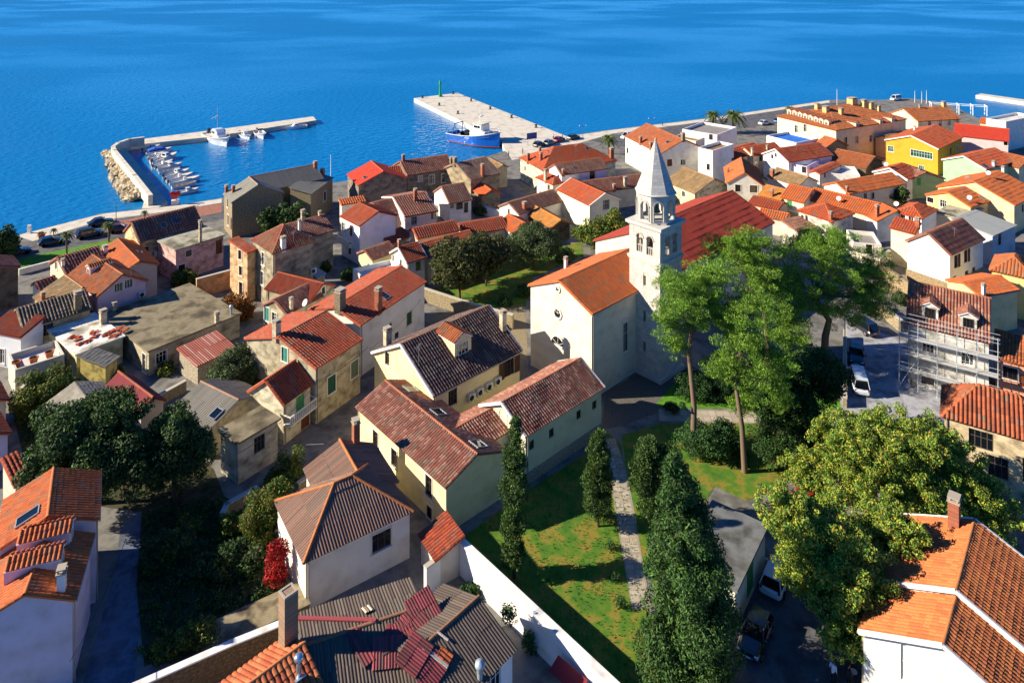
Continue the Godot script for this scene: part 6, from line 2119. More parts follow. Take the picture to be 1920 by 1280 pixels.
	plant("box_hedge", "box hedge left of flagstone path, farthest from the church", "hedge", Vector3(8.47, 1.5, -56.34), [Vector3(8.47, 1.5, -56.34), Vector3(8.47, 1.92, -56.34)], 0.05, [[Vector3(8.47, 1.92, -56.34), Vector3(0.29, 0.38, 0.29)], [Vector3(8.64, 1, -56.34), Vector3(0.29, 0.38, 0.29)], [Vector3(8.76, 0.25, -56.34), Vector3(0.25, 0.33, 0.25)]], "hedge", 160, 0.07, "hedges beside the path")
	plant("box_hedge", "box hedge right of flagstone path, nearest from the church", "hedge", Vector3(12.47, 1.5, -70.14), [Vector3(12.47, 1.5, -70.14), Vector3(12.47, 2.12, -70.14)], 0.05, [[Vector3(12.47, 2.12, -70.14), Vector3(0.42, 0.57, 0.42)], [Vector3(12.62, 0.88, -70.14), Vector3(0.42, 0.52, 0.42)], [Vector3(12.78, -0.16, -70.14), Vector3(0.36, 0.47, 0.36)]], "hedge", 160, 0.07, "hedges beside the path")
	plant("box_hedge", "box hedge right of flagstone path, second from the church", "hedge", Vector3(12.28, 1.5, -66.06), [Vector3(12.28, 1.5, -66.06), Vector3(12.28, 2.09, -66.06)], 0.05, [[Vector3(12.28, 2.09, -66.06), Vector3(0.39, 0.54, 0.39)], [Vector3(12.43, 0.91, -66.06), Vector3(0.39, 0.49, 0.39)], [Vector3(12.58, -0.07, -66.06), Vector3(0.34, 0.44, 0.34)]], "hedge", 160, 0.07, "hedges beside the path")
	plant("box_hedge", "box hedge right of flagstone path, third from the church", "hedge", Vector3(12.12, 1.5, -62.43), [Vector3(12.12, 1.5, -62.43), Vector3(12.12, 2.05, -62.43)], 0.05, [[Vector3(12.12, 2.05, -62.43), Vector3(0.37, 0.51, 0.37)], [Vector3(12.26, 0.95, -62.43), Vector3(0.37, 0.46, 0.37)], [Vector3(12.39, 0.02, -62.43), Vector3(0.32, 0.42, 0.32)]], "hedge", 160, 0.07, "hedges beside the path")
	plant("box_hedge", "box hedge right of flagstone path, farthest from the church", "hedge", Vector3(12.01, 1.5, -59.18), [Vector3(12.01, 1.5, -59.18), Vector3(12.01, 2.03, -59.18)], 0.05, [[Vector3(12.01, 2.03, -59.18), Vector3(0.35, 0.48, 0.35)], [Vector3(12.14, 0.97, -59.18), Vector3(0.35, 0.44, 0.35)], [Vector3(12.27, 0.1, -59.18), Vector3(0.31, 0.39, 0.31)]], "hedge", 160, 0.07, "hedges beside the path")
	cover("low dark weeds and ivy filling the shaded garden", [Vector2(-33.57, -65.87), Vector2(-27.39, -67.84), Vector2(-23.98, -66.06), Vector2(-20.25, -61.42), Vector2(-18.42, -58.52), Vector2(-22.62, -54.54), Vector2(-26.51, -52.24), Vector2(-30.13, -58.27)], 420, "holm")
	cover("undergrowth beneath the dark laurels beside the alley", [Vector2(-55.91, -81.16), Vector2(-53.6, -87.18), Vector2(-41.35, -79.74), Vector2(-30.57, -71.76), Vector2(-28.17, -68.52), Vector2(-34.41, -66.84), Vector2(-45.17, -68.52)], 260, "dark")
	cover("leafy undergrowth beneath the pines behind the church path", [Vector2(21.23, -86.85), Vector2(30.17, -88.54), Vector2(38.42, -87.18), Vector2(37.34, -82.64), Vector2(30.42, -82.14), Vector2(22.65, -82.64)], 200, "hedge")
	plant("yard_shrub", "flowering bush on terrace below pink flat house", "shrub", Vector3(-51.59, 1.5, -113.25), [Vector3(-51.59, 1.5, -113.25), Vector3(-51.59, 2.51, -113.25)], 0.06, [[Vector3(-51.59, 2.51, -113.25), Vector3(1.68, 1.01, 1.61)], [Vector3(-50.58, 2.2, -113.25), Vector3(1.01, 0.7, 1.01)]], "vine", 90, 0.14, "shrubs in yards")
	plant("yard_shrub", "small bush between olive tree and red balcony house", "shrub", Vector3(-30.36, 1.5, -83.65), [Vector3(-30.36, 1.5, -83.65), Vector3(-30.36, 2.12, -83.65)], 0.06, [[Vector3(-30.36, 2.12, -83.65), Vector3(0.87, 0.62, 0.87)], [Vector3(-29.84, 1.93, -83.65), Vector3(0.52, 0.43, 0.52)]], "vine", 90, 0.14, "shrubs in yards")
	plant("yard_shrub", "dark bush behind the long red roof", "shrub", Vector3(-19.45, 1.5, -109.43), [Vector3(-19.45, 1.5, -109.43), Vector3(-19.45, 2.15, -109.43)], 0.06, [[Vector3(-19.45, 2.15, -109.43), Vector3(0.97, 0.65, 0.97)], [Vector3(-18.87, 1.95, -109.43), Vector3(0.58, 0.45, 0.58)]], "dark", 90, 0.14, "shrubs in yards")
	plant("yard_shrub", "dark bush in yard below blank white gable", "shrub", Vector3(-25.93, 1.5, -114.77), [Vector3(-25.93, 1.5, -114.77), Vector3(-25.93, 2.27, -114.77)], 0.06, [[Vector3(-25.93, 2.27, -114.77), Vector3(1.19, 0.77, 1.19)], [Vector3(-25.22, 2.04, -114.77), Vector3(0.71, 0.54, 0.71)]], "dark", 90, 0.14, "shrubs in yards")
	plant("yard_shrub", "potted greenery beside mildewed tall house", "shrub", Vector3(-30.58, 1.5, -117.95), [Vector3(-30.58, 1.5, -117.95), Vector3(-30.58, 2.2, -117.95)], 0.06, [[Vector3(-30.58, 2.2, -117.95), Vector3(0.87, 0.7, 0.87)], [Vector3(-30.06, 1.99, -117.95), Vector3(0.52, 0.49, 0.52)]], "vine", 90, 0.14, "shrubs in yards")
	plant("yard_shrub", "clipped shrub at churchyard edge by church", "shrub", Vector3(2.02, 1.5, -109.25), [Vector3(2.02, 1.5, -109.25), Vector3(2.02, 2.23, -109.25)], 0.06, [[Vector3(2.02, 2.23, -109.25), Vector3(1.13, 0.73, 1.13)], [Vector3(2.7, 2.01, -109.25), Vector3(0.68, 0.51, 0.68)]], "hedge", 90, 0.14, "shrubs in yards")
	plant("yard_shrub", "low shrub beside the churchyard wall", "shrub", Vector3(-1.18, 1.5, -106.03), [Vector3(-1.18, 1.5, -106.03), Vector3(-1.18, 2.13, -106.03)], 0.06, [[Vector3(-1.18, 2.13, -106.03), Vector3(0.94, 0.63, 0.94)], [Vector3(-0.61, 1.94, -106.03), Vector3(0.57, 0.44, 0.57)]], "hedge", 90, 0.14, "shrubs in yards")
	plant("yard_shrub", "grey bush under the church side wall", "shrub", Vector3(9.02, 1.5, -121.74), [Vector3(9.02, 1.5, -121.74), Vector3(9.02, 2.4, -121.74)], 0.06, [[Vector3(9.02, 2.4, -121.74), Vector3(1.44, 0.9, 1.44)], [Vector3(9.88, 2.13, -121.74), Vector3(0.87, 0.63, 0.87)]], "olive", 90, 0.14, "shrubs in yards")
	plant("yard_shrub", "small tree behind broad red roof", "shrub", Vector3(-6.41, 1.5, -144.13), [Vector3(-6.41, 1.5, -144.13), Vector3(-6.41, 2.35, -144.13)], 0.06, [[Vector3(-6.41, 2.35, -144.13), Vector3(1.28, 0.85, 1.28)], [Vector3(-5.64, 2.1, -144.13), Vector3(0.77, 0.6, 0.77)]], "dark", 90, 0.14, "shrubs in yards")
	plant("yard_shrub", "weeds in yard of the bare concrete roof house", "shrub", Vector3(-42.69, 1.5, -88.65), [Vector3(-42.69, 1.5, -88.65), Vector3(-42.69, 2.09, -88.65)], 0.06, [[Vector3(-42.69, 2.09, -88.65), Vector3(0.92, 0.59, 0.92)], [Vector3(-42.13, 1.91, -88.65), Vector3(0.55, 0.41, 0.55)]], "vine", 90, 0.14, "shrubs in yards")
	plant("yard_shrub", "bush between patched roof and grey gable", "shrub", Vector3(-48.3, 1.5, -87.52), [Vector3(-48.3, 1.5, -87.52), Vector3(-48.3, 2.08, -87.52)], 0.06, [[Vector3(-48.3, 2.08, -87.52), Vector3(0.78, 0.58, 0.78)], [Vector3(-47.83, 1.91, -87.52), Vector3(0.47, 0.41, 0.47)]], "vine", 90, 0.14, "shrubs in yards")
	plant("yard_shrub", "dark shrub behind the mossy ribbed roof", "shrub", Vector3(-66.49, 1.5, -106.86), [Vector3(-66.49, 1.5, -106.86), Vector3(-66.49, 2.13, -106.86)], 0.06, [[Vector3(-66.49, 2.13, -106.86), Vector3(0.79, 0.63, 0.79)], [Vector3(-66.01, 1.94, -106.86), Vector3(0.47, 0.44, 0.47)]], "dark", 90, 0.14, "shrubs in yards")
	plant("yard_shrub", "dark shrub in yard of the pink gable house", "shrub", Vector3(-57.64, 1.5, -109.61), [Vector3(-57.64, 1.5, -109.61), Vector3(-57.64, 2.07, -109.61)], 0.06, [[Vector3(-57.64, 2.07, -109.61), Vector3(0.81, 0.57, 0.81)], [Vector3(-57.16, 1.9, -109.61), Vector3(0.49, 0.4, 0.49)]], "dark", 90, 0.14, "shrubs in yards")
	plant("yard_shrub", "small bush in courtyard behind umbrella pine", "shrub", Vector3(62.27, 1.5, -131.36), [Vector3(62.27, 1.5, -131.36), Vector3(62.27, 2.38, -131.36)], 0.06, [[Vector3(62.27, 2.38, -131.36), Vector3(1.17, 0.88, 1.17)], [Vector3(62.97, 2.11, -131.36), Vector3(0.7, 0.61, 0.7)]], "olive", 90, 0.14, "shrubs in yards")
	plant("yard_shrub", "bush by stone ruin wall", "shrub", Vector3(57.6, 1.5, -106.52), [Vector3(57.6, 1.5, -106.52), Vector3(57.6, 2.29, -106.52)], 0.06, [[Vector3(57.6, 2.29, -106.52), Vector3(1.1, 0.79, 1.1)], [Vector3(58.26, 2.05, -106.52), Vector3(0.66, 0.55, 0.66)]], "olive", 90, 0.14, "shrubs in yards")
	plant("yard_shrub", "small clipped bush on path by church", "shrub", Vector3(17.99, 1.5, -80.97), [Vector3(17.99, 1.5, -80.97), Vector3(17.99, 1.92, -80.97)], 0.06, [[Vector3(17.99, 1.92, -80.97), Vector3(0.6, 0.42, 0.6)], [Vector3(18.35, 1.79, -80.97), Vector3(0.36, 0.29, 0.36)]], "hedge", 90, 0.14, "shrubs in yards")
	plant("yard_shrub", "climbing plant at corner of yellow annex", "shrub", Vector3(-17.05, 1.5, -71.91), [Vector3(-17.05, 1.5, -71.91), Vector3(-17.05, 1.93, -71.91)], 0.06, [[Vector3(-17.05, 1.93, -71.91), Vector3(0.48, 0.43, 0.48)], [Vector3(-16.76, 1.8, -71.91), Vector3(0.29, 0.3, 0.29)]], "vine", 90, 0.14, "shrubs in yards")
	plant("yard_shrub", "leafy bush against the flat roofed cream house", "shrub", Vector3(-31.38, 1.5, -78.45), [Vector3(-31.38, 1.5, -78.45), Vector3(-31.38, 2.02, -78.45)], 0.06, [[Vector3(-31.38, 2.02, -78.45), Vector3(0.58, 0.52, 0.58)], [Vector3(-31.03, 1.87, -78.45), Vector3(0.35, 0.37, 0.35)]], "vine", 90, 0.14, "shrubs in yards")
	plant("yard_shrub", "courtyard bush behind torn roof", "shrub", Vector3(-3.39, 1.5, -57.29), [Vector3(-3.39, 1.5, -57.29), Vector3(-3.39, 1.92, -57.29)], 0.06, [[Vector3(-3.39, 1.92, -57.29), Vector3(0.59, 0.42, 0.59)], [Vector3(-3.04, 1.8, -57.29), Vector3(0.36, 0.3, 0.36)]], "hedge", 90, 0.14, "shrubs in yards")
	plant("yard_shrub", "weeds on the concrete ledge", "shrub", Vector3(-19.24, 1.5, -54.11), [Vector3(-19.24, 1.5, -54.11), Vector3(-19.24, 1.9, -54.11)], 0.06, [[Vector3(-19.24, 1.9, -54.11), Vector3(0.64, 0.4, 0.64)], [Vector3(-18.85, 1.78, -54.11), Vector3(0.38, 0.28, 0.38)]], "vine", 90, 0.14, "shrubs in yards")
	plant("yard_shrub", "light green bush at back of the shaded garden", "shrub", Vector3(-25.04, 1.5, -63.77), [Vector3(-25.04, 1.5, -63.77), Vector3(-25.04, 2.16, -63.77)], 0.06, [[Vector3(-25.04, 2.16, -63.77), Vector3(0.94, 0.66, 0.94)], [Vector3(-24.47, 1.96, -63.77), Vector3(0.57, 0.46, 0.57)]], "vine", 90, 0.14, "shrubs in yards")
	plant("yard_shrub", "yellowish bush beside alley slab in the shaded garden", "shrub", Vector3(-28.63, 1.5, -63.89), [Vector3(-28.63, 1.5, -63.89), Vector3(-28.63, 2.07, -63.89)], 0.06, [[Vector3(-28.63, 2.07, -63.89), Vector3(0.85, 0.57, 0.85)], [Vector3(-28.12, 1.9, -63.89), Vector3(0.51, 0.4, 0.51)]], "vine", 90, 0.14, "shrubs in yards")
	plant("yard_shrub", "grey green bush near scarlet creeper", "shrub", Vector3(-21.73, 1.5, -60.49), [Vector3(-21.73, 1.5, -60.49), Vector3(-21.73, 2.04, -60.49)], 0.06, [[Vector3(-21.73, 2.04, -60.49), Vector3(0.72, 0.54, 0.72)], [Vector3(-21.3, 1.88, -60.49), Vector3(0.43, 0.38, 0.43)]], "olive", 90, 0.14, "shrubs in yards")
	palm("date palm left of the pair behind flat white house", Vector3(59.5, 1.5, -213.05), 5.84, 2.84, "palms by the shore")
	palm("larger date palm right of the pair behind flat white house", Vector3(65.65, 1.5, -213.05), 5.68, 3.63, "palms by the shore")
	palm("date palm beside the hotel left corner", Vector3(87.29, 1.5, -225.75), 4.85, 2.01, "palms by the shore")
	palm("date palm behind the orange hip quay house", Vector3(25.67, 1.5, -190.43), 4.23, 2.4, "palms by the shore")
	palm("fan palm with thick skirt on promenade lawn", Vector3(-77.28, 1.5, -124.86), 3.51, 1.2, "palms by the shore")
	palm("fan palm near the cream gable house on road", Vector3(-73.09, 1.5, -130.35), 3.19, 1.35, "palms by the shore")
	palm("short fan palm by the brick promenade", Vector3(-85.16, 1.5, -133.68), 0.99, 0.69, "palms by the shore")
	palm("short fan palm in pot next to quay", Vector3(-86.68, 1.5, -132.38), 0.88, 0.69, "palms by the shore")
	palm("small palm on promenade beside skylight house", Vector3(-72.59, 1.5, -142.03), 1.37, 0.74, "palms by the shore")

func harbour() -> void:
	trawler(Vector3(-17.54, 0, -211.45), Vector3(-3.28, 0, -201.15))
	boat("white cabin cruiser, topmost in the moored row", Vector3(-104.05, 0, -201.8), Vector3(-102.08, 0, -205.63), "e6e8ea", "cabin", "small boats moored at the breakwater")
	boat("second white cabin boat from top of moored row", Vector3(-101.83, 0, -198.39), Vector3(-99.23, 0, -202.78), "e2e4e6", "cabin", "small boats moored at the breakwater")
	boat("boat under bright blue cover in moored row", Vector3(-99.27, 0, -195.09), Vector3(-93.88, 0, -199.06), "dfe3e8", "cover", "small boats moored at the breakwater")
	boat("white open boat just below blue covered boat", Vector3(-97.31, 0, -191.89), Vector3(-94.44, 0, -195.48), "e6e6e4", "console", "small boats moored at the breakwater")
	boat("white cabin boat fifth in moored row", Vector3(-95.24, 0, -188.8), Vector3(-92.16, 0, -192.52), "e2e4e8", "cabin", "small boats moored at the breakwater")
	boat("long white cabin boat in middle of moored row", Vector3(-92.9, 0, -185.81), Vector3(-90.07, 0, -193.16), "e8e8e8", "cabin", "small boats moored at the breakwater")
	boat("white speedboat below the long cabin boat", Vector3(-90.73, 0, -181.77), Vector3(-88.19, 0, -186.99), "e2e6ea", "console", "small boats moored at the breakwater")
	boat("white cabin boat with pointed bow in moored row", Vector3(-88.93, 0, -180.1), Vector3(-84.35, 0, -184.06), "eceae6", "cabin", "small boats moored at the breakwater")
	boat("slim white open boat in moored row", Vector3(-87.11, 0, -177.37), Vector3(-83.02, 0, -180.1), "e6e8ec", "open", "small boats moored at the breakwater")
	boat("pale grey boat with cabin in moored row", Vector3(-83.82, 0, -173.18), Vector3(-80.04, 0, -178.45), "ccd6e0", "cabin", "small boats moored at the breakwater")
	boat("low white boat above the large speedboat", Vector3(-82.15, 0, -170.66), Vector3(-77.67, 0, -175.25), "dde4ea", "console", "small boats moored at the breakwater")
	boat("large white speedboat near bottom of moored row", Vector3(-80.22, 0, -168.21), Vector3(-74.62, 0, -172.16), "d8e0ea", "console", "small boats moored at the breakwater")
	boat("long cream rowing boat below the speedboat", Vector3(-78.28, 0, -165.36), Vector3(-73.93, 0, -168.5), "ece6d8", "open", "small boats moored at the breakwater")
	boat("white cabin boat beside the red heart", Vector3(-75.27, 0, -160.82), Vector3(-71.37, 0, -163.97), "e8ece4", "cabin", "small boats moored at the breakwater")
	boat("white fishing cutter with mast moored at middle of breakwater", Vector3(-90.25, 0, -214.35), Vector3(-80.45, 0, -203.06), "e8e6e0", "big", "")
	boat("white motor boat right of the fishing cutter", Vector3(-82.2, 0, -217.21), Vector3(-77.25, 0, -211.57), "e8eaec", "cabin", "")
	boat("plain white open boat with beige deck at breakwater", Vector3(-77.8, 0, -219.49), Vector3(-73.28, 0, -212.03), "eceeee", "console", "")
	boat("white cabin cruiser at tip of breakwater", Vector3(-64.95, 0, -227.68), Vector3(-70.21, 0, -223.85), "e4e8ec", "cabin", "")
	var bw := wall_run("breakwater_wall", "curved pale parapet wall on the outer side of breakwater", [Vector2(-102.84, -200.34), Vector2(-105.64, -198.59), Vector2(-106.47, -194.64), Vector2(-105.56, -190.31), Vector2(-103.21, -186.68), Vector2(-95.43, -176.46), Vector2(-86.48, -164.78), Vector2(-75.84, -150.72)], 1.9, 0.9, wallmat("cfc8b8", "p"), wallmat("d6cfbf", "p"))
	var rocks := thing("rock_breakwater", "heap of pale boulders on the outer side of breakwater", "rocks", Vector3(-99, 0, -180.1))
	var bm := []
	for k in 6:
		bm.append(boulder_mesh(100 + k))
	var oa := [Vector2(-111.99, -197.05), Vector2(-98.49, -175.78), Vector2(-91.15, -165.83), Vector2(-83.96, -156.53)]
	var ia := [Vector2(-106.66, -192.67), Vector2(-97.27, -180.45), Vector2(-88.38, -168.68), Vector2(-79.97, -156.61)]
	var rm := [mat("rock_a", Color("b8a888"), 0.95, "grain", 0.3), mat("rock_b", Color("9c8e72"), 0.95, "grain", 0.3), mat("rock_c", Color("c9bb9c"), 0.95, "grain", 0.3)]
	for k in 290:
		var t := rng.randf() * (oa.size() - 1.001)
		var s := int(t)
		var fr := t - s
		var po: Vector2 = oa[s].lerp(oa[s + 1], fr)
		var pi: Vector2 = ia[s].lerp(ia[s + 1], fr)
		var q := rng.randf()
		var p := po.lerp(pi, q)
		var size := rng.randf_range(0.6, 1.25)
		obj("boulder", bm[k % 6], rm[k % 3], rocks, Transform3D(Basis.from_euler(Vector3(rng.randf() * TAU, rng.randf() * TAU, rng.randf() * TAU)).scaled(Vector3.ONE * size), Vector3(p.x, lerpf(0.1, 1.7, q), p.y) - rocks.position))

	var ht := thing("heart_sculpture", "big red heart sculpture on white block at breakwater root", "sculpture", Vector3(-70.51, 1.5, -150.64), 0.35)
	var hm := Mb.new()
	hm.col = hexl("c01018")
	var ring := []
	for k in 40:
		var a := TAU * k / 40
		ring.append(Vector3(16 * pow(sin(a), 3) / 16.0, (13 * cos(a) - 5 * cos(2 * a) - 2 * cos(3 * a) - cos(4 * a)) / 16.0 + 2.0, 0))
	for k in 40:
		var a: Vector3 = ring[k]
		var b: Vector3 = ring[(k + 1) % 40]
		var zz := Vector3(0, 0, 0.22)
		var cc := Vector3(0, 2.0, 0)
		hm.quad(a - zz, a + zz, b + zz, b - zz)
		for s in [-1, 1]:
			hm.tri(cc + zz * s * 1.8, a + zz * s, b + zz * s)
	obj("heart", hm, vmat("gloss_red", 0.35, "", 0.3), ht)
	var hb := Mb.new()
	hb.box(Vector3(0, 0.45, 0), Vector3(1.5, 0.9, 0.9))
	obj("plinth", hb, wallmat("eceae6", "p"), ht)
	var hp2 := Mb.new()
	for s in [-1, 1]:
		hp2.tube([Vector3(s * 0.25, 0.8, 0), Vector3(s * 0.3, 1.3, 0)], [0.06, 0.06], 6)
	obj("bracket", hp2, paint("8a1014", 0.5), ht)

	var lh := thing("harbour_light", "slim green harbour light at outer end of pier", "beacon", Vector3(-27.16, 1.5, -271.61))
	var lm := Mb.new()
	lm.lathe(Vector3.ZERO, [[0.9, 0.0], [0.9, 0.5], [0.42, 0.6], [0.32, 4.6], [0.7, 4.65], [0.7, 4.8], [0.3, 4.85], [0.28, 5.6], [0.4, 5.65], [0.05, 6.1]], 12)
	obj("column", lm, paint("0f9a4a", 0.5), lh)
	var lr := Mb.new()
	for k in 8:
		var a := TAU * k / 8
		var b := TAU * (k + 1) / 8
		lr.tube([Vector3(cos(a) * 0.65, 4.8, sin(a) * 0.65), Vector3(cos(a) * 0.65, 5.5, sin(a) * 0.65), Vector3(cos(b) * 0.65, 5.5, sin(b) * 0.65)], [0.035, 0.035, 0.035], 4)
	lr.tube([Vector3(0, 6.0, 0), Vector3(0, 7.4, 0)], [0.05, 0.03], 5)
	lr.tube([Vector3(-0.7, 6.7, 0), Vector3(0.7, 6.7, 0)], [0.04, 0.04], 5)
	obj("gallery_rail", lr, paint("0f8a42", 0.5), lh)

	bollard("black mooring bollard near outer left corner of pier", Vector3(-33.41, 1.51, -268.62))
	bollard("black mooring bollard on left edge, second from outer end of pier", Vector3(-25.79, 1.51, -254.76))
	bollard("black mooring bollard on left edge near the trawler bow of pier", Vector3(-18.1, 1.51, -240.7))
	bollard("black mooring bollard at outer right corner of pier", Vector3(-22.71, 1.51, -277.15))
	bollard("black mooring bollard on right edge, second from outer end of pier", Vector3(-14.92, 1.51, -262.42))
	bollard("black mooring bollard on right edge, third from outer end of pier", Vector3(-7.51, 1.51, -248.24))
	bollard("black mooring bollard on right edge, fourth from outer end of pier", Vector3(-0.13, 1.51, -234.45))
	bollard("black mooring bollard on right edge nearest the shore of pier", Vector3(7.37, 1.51, -220.62))

func cover(label: String, pts: Array, clumps: int, kind: String) -> void:
	var pv := PackedVector2Array(pts)
	var lo := pv[0]
	var hi := pv[0]
	for p in pv:
		lo = lo.min(p)
		hi = hi.max(p)
	var cols := []
	for h in LEAFCOL[kind]:
		cols.append(hexl(h))
	var m := Mb.new()
	var done := 0
	for k in clumps * 6:
		var p := Vector2(rng.randf_range(lo.x, hi.x), rng.randf_range(lo.y, hi.y))
		if done < clumps and Geometry2D.is_point_in_polygon(p, pv):
			done += 1
			var r := rng.randf_range(0.25, 0.6)
			leaves(m, Vector3(p.x - lo.x, 0.1 + r * 0.3, p.y - lo.y), Vector3(r, r * 0.6, r), 55, 0.1, 0.5, cols, 0.3)
	var root := thing("ground_cover", label, "undergrowth", Vector3(lo.x, GROUND, lo.y))
	root.set_meta("kind", "stuff")
	var o := obj("leaf_mass", m, vmat("leaf", 0.75, "", 0.3, 0.6), root)
	o.set_meta("kind", "stuff")

func bollard(label: String, at: Vector3) -> void:
	var root := thing("mooring_bollard", label, "bollard", at, 0.0, "bollards on the pier")
	var m := Mb.new()
	m.lathe(Vector3.ZERO, [[0.45, 0.0], [0.42, 0.1], [0.28, 0.2], [0.26, 0.65], [0.42, 0.8], [0.42, 0.95], [0.02, 1.02]], 12)
	obj("post", m, paint("2c2a28", 0.6, 0.3), root)
	var b := Mb.new()
	b.box(Vector3(0, 0.02, 0), Vector3(1.1, 0.05, 1.1))
	obj("base_plate", b, paint("54504a", 0.7, 0.2), root)

func street_things() -> void:
	car("dark car half hidden by tree at left edge of road", Vector3(-87.21, 1.5, -123.28), Vector3(-84.32, 1.5, -125.78), "1c2026", "sedan", "cars parked on the promenade")
	car("dark blue hatchback between two fan palms on road", Vector3(-84.14, 1.5, -127.91), Vector3(-81.3, 1.5, -130.35), "141c34", "hatch", "cars parked on the promenade")
	car("navy car parked right of the tall fan palm", Vector3(-79.26, 1.5, -131.61), Vector3(-76.59, 1.5, -133.94), "161d38", "suv", "cars parked on the promenade")
	car("dark red car near cream gable house on road", Vector3(-75.2, 1.5, -134.47), Vector3(-72.42, 1.5, -136.35), "5a1418", "hatch", "cars parked on the promenade")
	car("dark car far along promenade near quay", Vector3(-80.15, 1.5, -138.01), Vector3(-78.49, 1.5, -139.42), "20242c", "sedan", "cars parked on the promenade")
	car("dark green car at root of pier under sign", Vector3(6.26, 1.5, -196.47), Vector3(8.86, 1.5, -199.34), "1c2a2c", "hatch", "cars parked at root of pier")
	car("silver grey car second at root of pier", Vector3(9.1, 1.5, -198.18), Vector3(11.95, 1.5, -201.7), "5a6670", "hatch", "cars parked at root of pier")
	car("red car at root of pier beside orange roof", Vector3(11.95, 1.5, -201.7), Vector3(14.6, 1.5, -205.35), "8a1414", "sedan", "cars parked at root of pier")
	car("black car right of red car at pier root", Vector3(16.08, 1.5, -204.73), Vector3(19.09, 1.5, -207.85), "16181c", "sedan", "cars parked at root of pier")
	car("white van on waterfront road behind rust roof house", Vector3(35.52, 1.5, -208.49), Vector3(31.33, 1.5, -205.35), "e8e8e8", "van", "")
	car("white van parked on waterfront behind hotel chimneys", Vector3(144.4, 1.5, -266.31), Vector3(137.52, 1.5, -262.21), "eceeee", "van", "")
	car("silver car parked under the hotel palms", Vector3(75.92, 1.5, -222.79), Vector3(81.87, 1.5, -226.5), "c8ccd0", "sedan", "")
	car("blue car behind the blue terrace", Vector3(82.54, 1.5, -226.5), Vector3(86.77, 1.5, -228.78), "2a6a9a", "hatch", "")
	car("black car at far end of the parking court", Vector3(48.77, 1.5, -97.12), Vector3(47.81, 1.5, -100.85), "15161a", "suv", "cars parked in the court by the pines")
	car("dark car second from far end of parking court", Vector3(45, 1.5, -93.9), Vector3(42.99, 1.5, -89.7), "17191d", "sedan", "cars parked in the court by the pines")
	car("silver white van nearest in the parking court", Vector3(40.8, 1.5, -83.96), Vector3(41.97, 1.5, -87.85), "ccd4da", "van", "cars parked in the court by the pines")
	car("black car with chrome trim in shade at bottom lane", Vector3(19.3, 1.5, -55.2), Vector3(16.9, 1.5, -51.84), "0c0e12", "hatch", "cars in the lane under the yellow tree")
	car("white hatchback beside the green pavilion doors", Vector3(20.7, 1.5, -57.39), Vector3(22.41, 1.5, -59.8), "d8dee6", "hatch", "cars in the lane under the yellow tree")
	car("red car half hidden beneath yellow tree", Vector3(26.6, 1.5, -66.51), Vector3(29.54, 1.5, -68.17), "a01420", "hatch", "cars in the lane under the yellow tree")
	var tr := thing("flatbed_trailer", "pale flatbed trailer parked at path end by yellow tree", "trailer", Vector3(35.52, 1.5, -78.36), 0.75)
	var td := Mb.new()
	td.box(Vector3(0, 0.75, 0), Vector3(3.2, 0.12, 1.7))
	obj("bed", td, paint("b8bcbe", 0.6), tr)
	for s in [-1, 1]:
		var ts := Mb.new()
		ts.box(Vector3(0, 0.98, s * 0.84), Vector3(3.2, 0.34, 0.05))
		obj("side_board", ts, paint("d4d8da", 0.6), tr)
		var tw := Mb.new()
		tw.tube([Vector3(-0.2, 0.33, s * 0.8), Vector3(-0.2, 0.33, s * 0.98)], [0.33, 0.33], 14)
		obj("wheel", tw, paint("16161a", 0.9), tr)
	var th := Mb.new()
	th.tube([Vector3(1.6, 0.7, 0.6), Vector3(2.8, 0.55, 0)], [0.05, 0.05], 6)
	th.tube([Vector3(1.6, 0.7, -0.6), Vector3(2.8, 0.55, 0)], [0.05, 0.05], 6)
	th.tube([Vector3(2.7, 0.55, 0), Vector3(2.7, 0.0, 0)], [0.04, 0.04], 6)
	obj("drawbar", th, paint("7a7e80", 0.5, 0.4), tr)

	person("person in white shirt standing beside big orange roof house", Vector3(22.49, 1.5, -50.35), 0.6, "dfe4ee", "1c1c24", "stand")
	person("person in dark clothes holding round white tray", Vector3(23.43, 1.5, -50.06), 0.2, "22222a", "1a1a20", "hold")
	person("person in dark clothes on quay by potted palm", Vector3(-0.86, 1.5, -186.4), 0, "262a34", "22242c", "stand", "people on the quay", 0.06)
	person("person in red top on quay behind orange hip house", Vector3(2.81, 1.5, -189.38), 0, "7a2a2a", "22242c", "stand", "people on the quay", 0.06)
	person("person in white on pier root", Vector3(11.79, 1.5, -205.35), 4.8, "c8c8c8", "22242c", "stand", "people on the quay", 0.06)
	person("person in grey near parked cars on pier root", Vector3(14.4, 1.5, -205.66), 3.2, "6a6a70", "22242c", "stand", "people on the quay", 0.06)
	person("person in black on waterfront road", Vector3(46.55, 1.5, -222.43), 0, "20242c", "22242c", "stand", "people on the quay", 0.06)
	lamp_post("tall lamp post at root of breakwater on brick promenade", Vector3(-77.05, 1.5, -139.99), 4.04, "lamp posts", 0.3, false)
	lamp_post("twin armed lamp post at pier root", Vector3(20.29, 1.5, -205.97), 3.81, "lamp posts", 0.3, true)
	lamp_post("twin armed lamp post on quay behind rust roof house", Vector3(42.27, 1.5, -217.81), 3.39, "lamp posts", 0.3, true)
	lamp_post("wooden lamp pole between pines and parking court", Vector3(39.95, 1.5, -86.3), 8.31, "lamp posts", 0.3, false)
	lamp_post("thin lamp post by concrete roof house", Vector3(-51.77, 1.5, -107.19), 1.67, "lamp posts", 0.3, false)
	var pe := thing("white_pergola", "white beam pergola on waterfront right of hotel", "pergola", Vector3(149.36, 1.5, -240.9), -0.35)
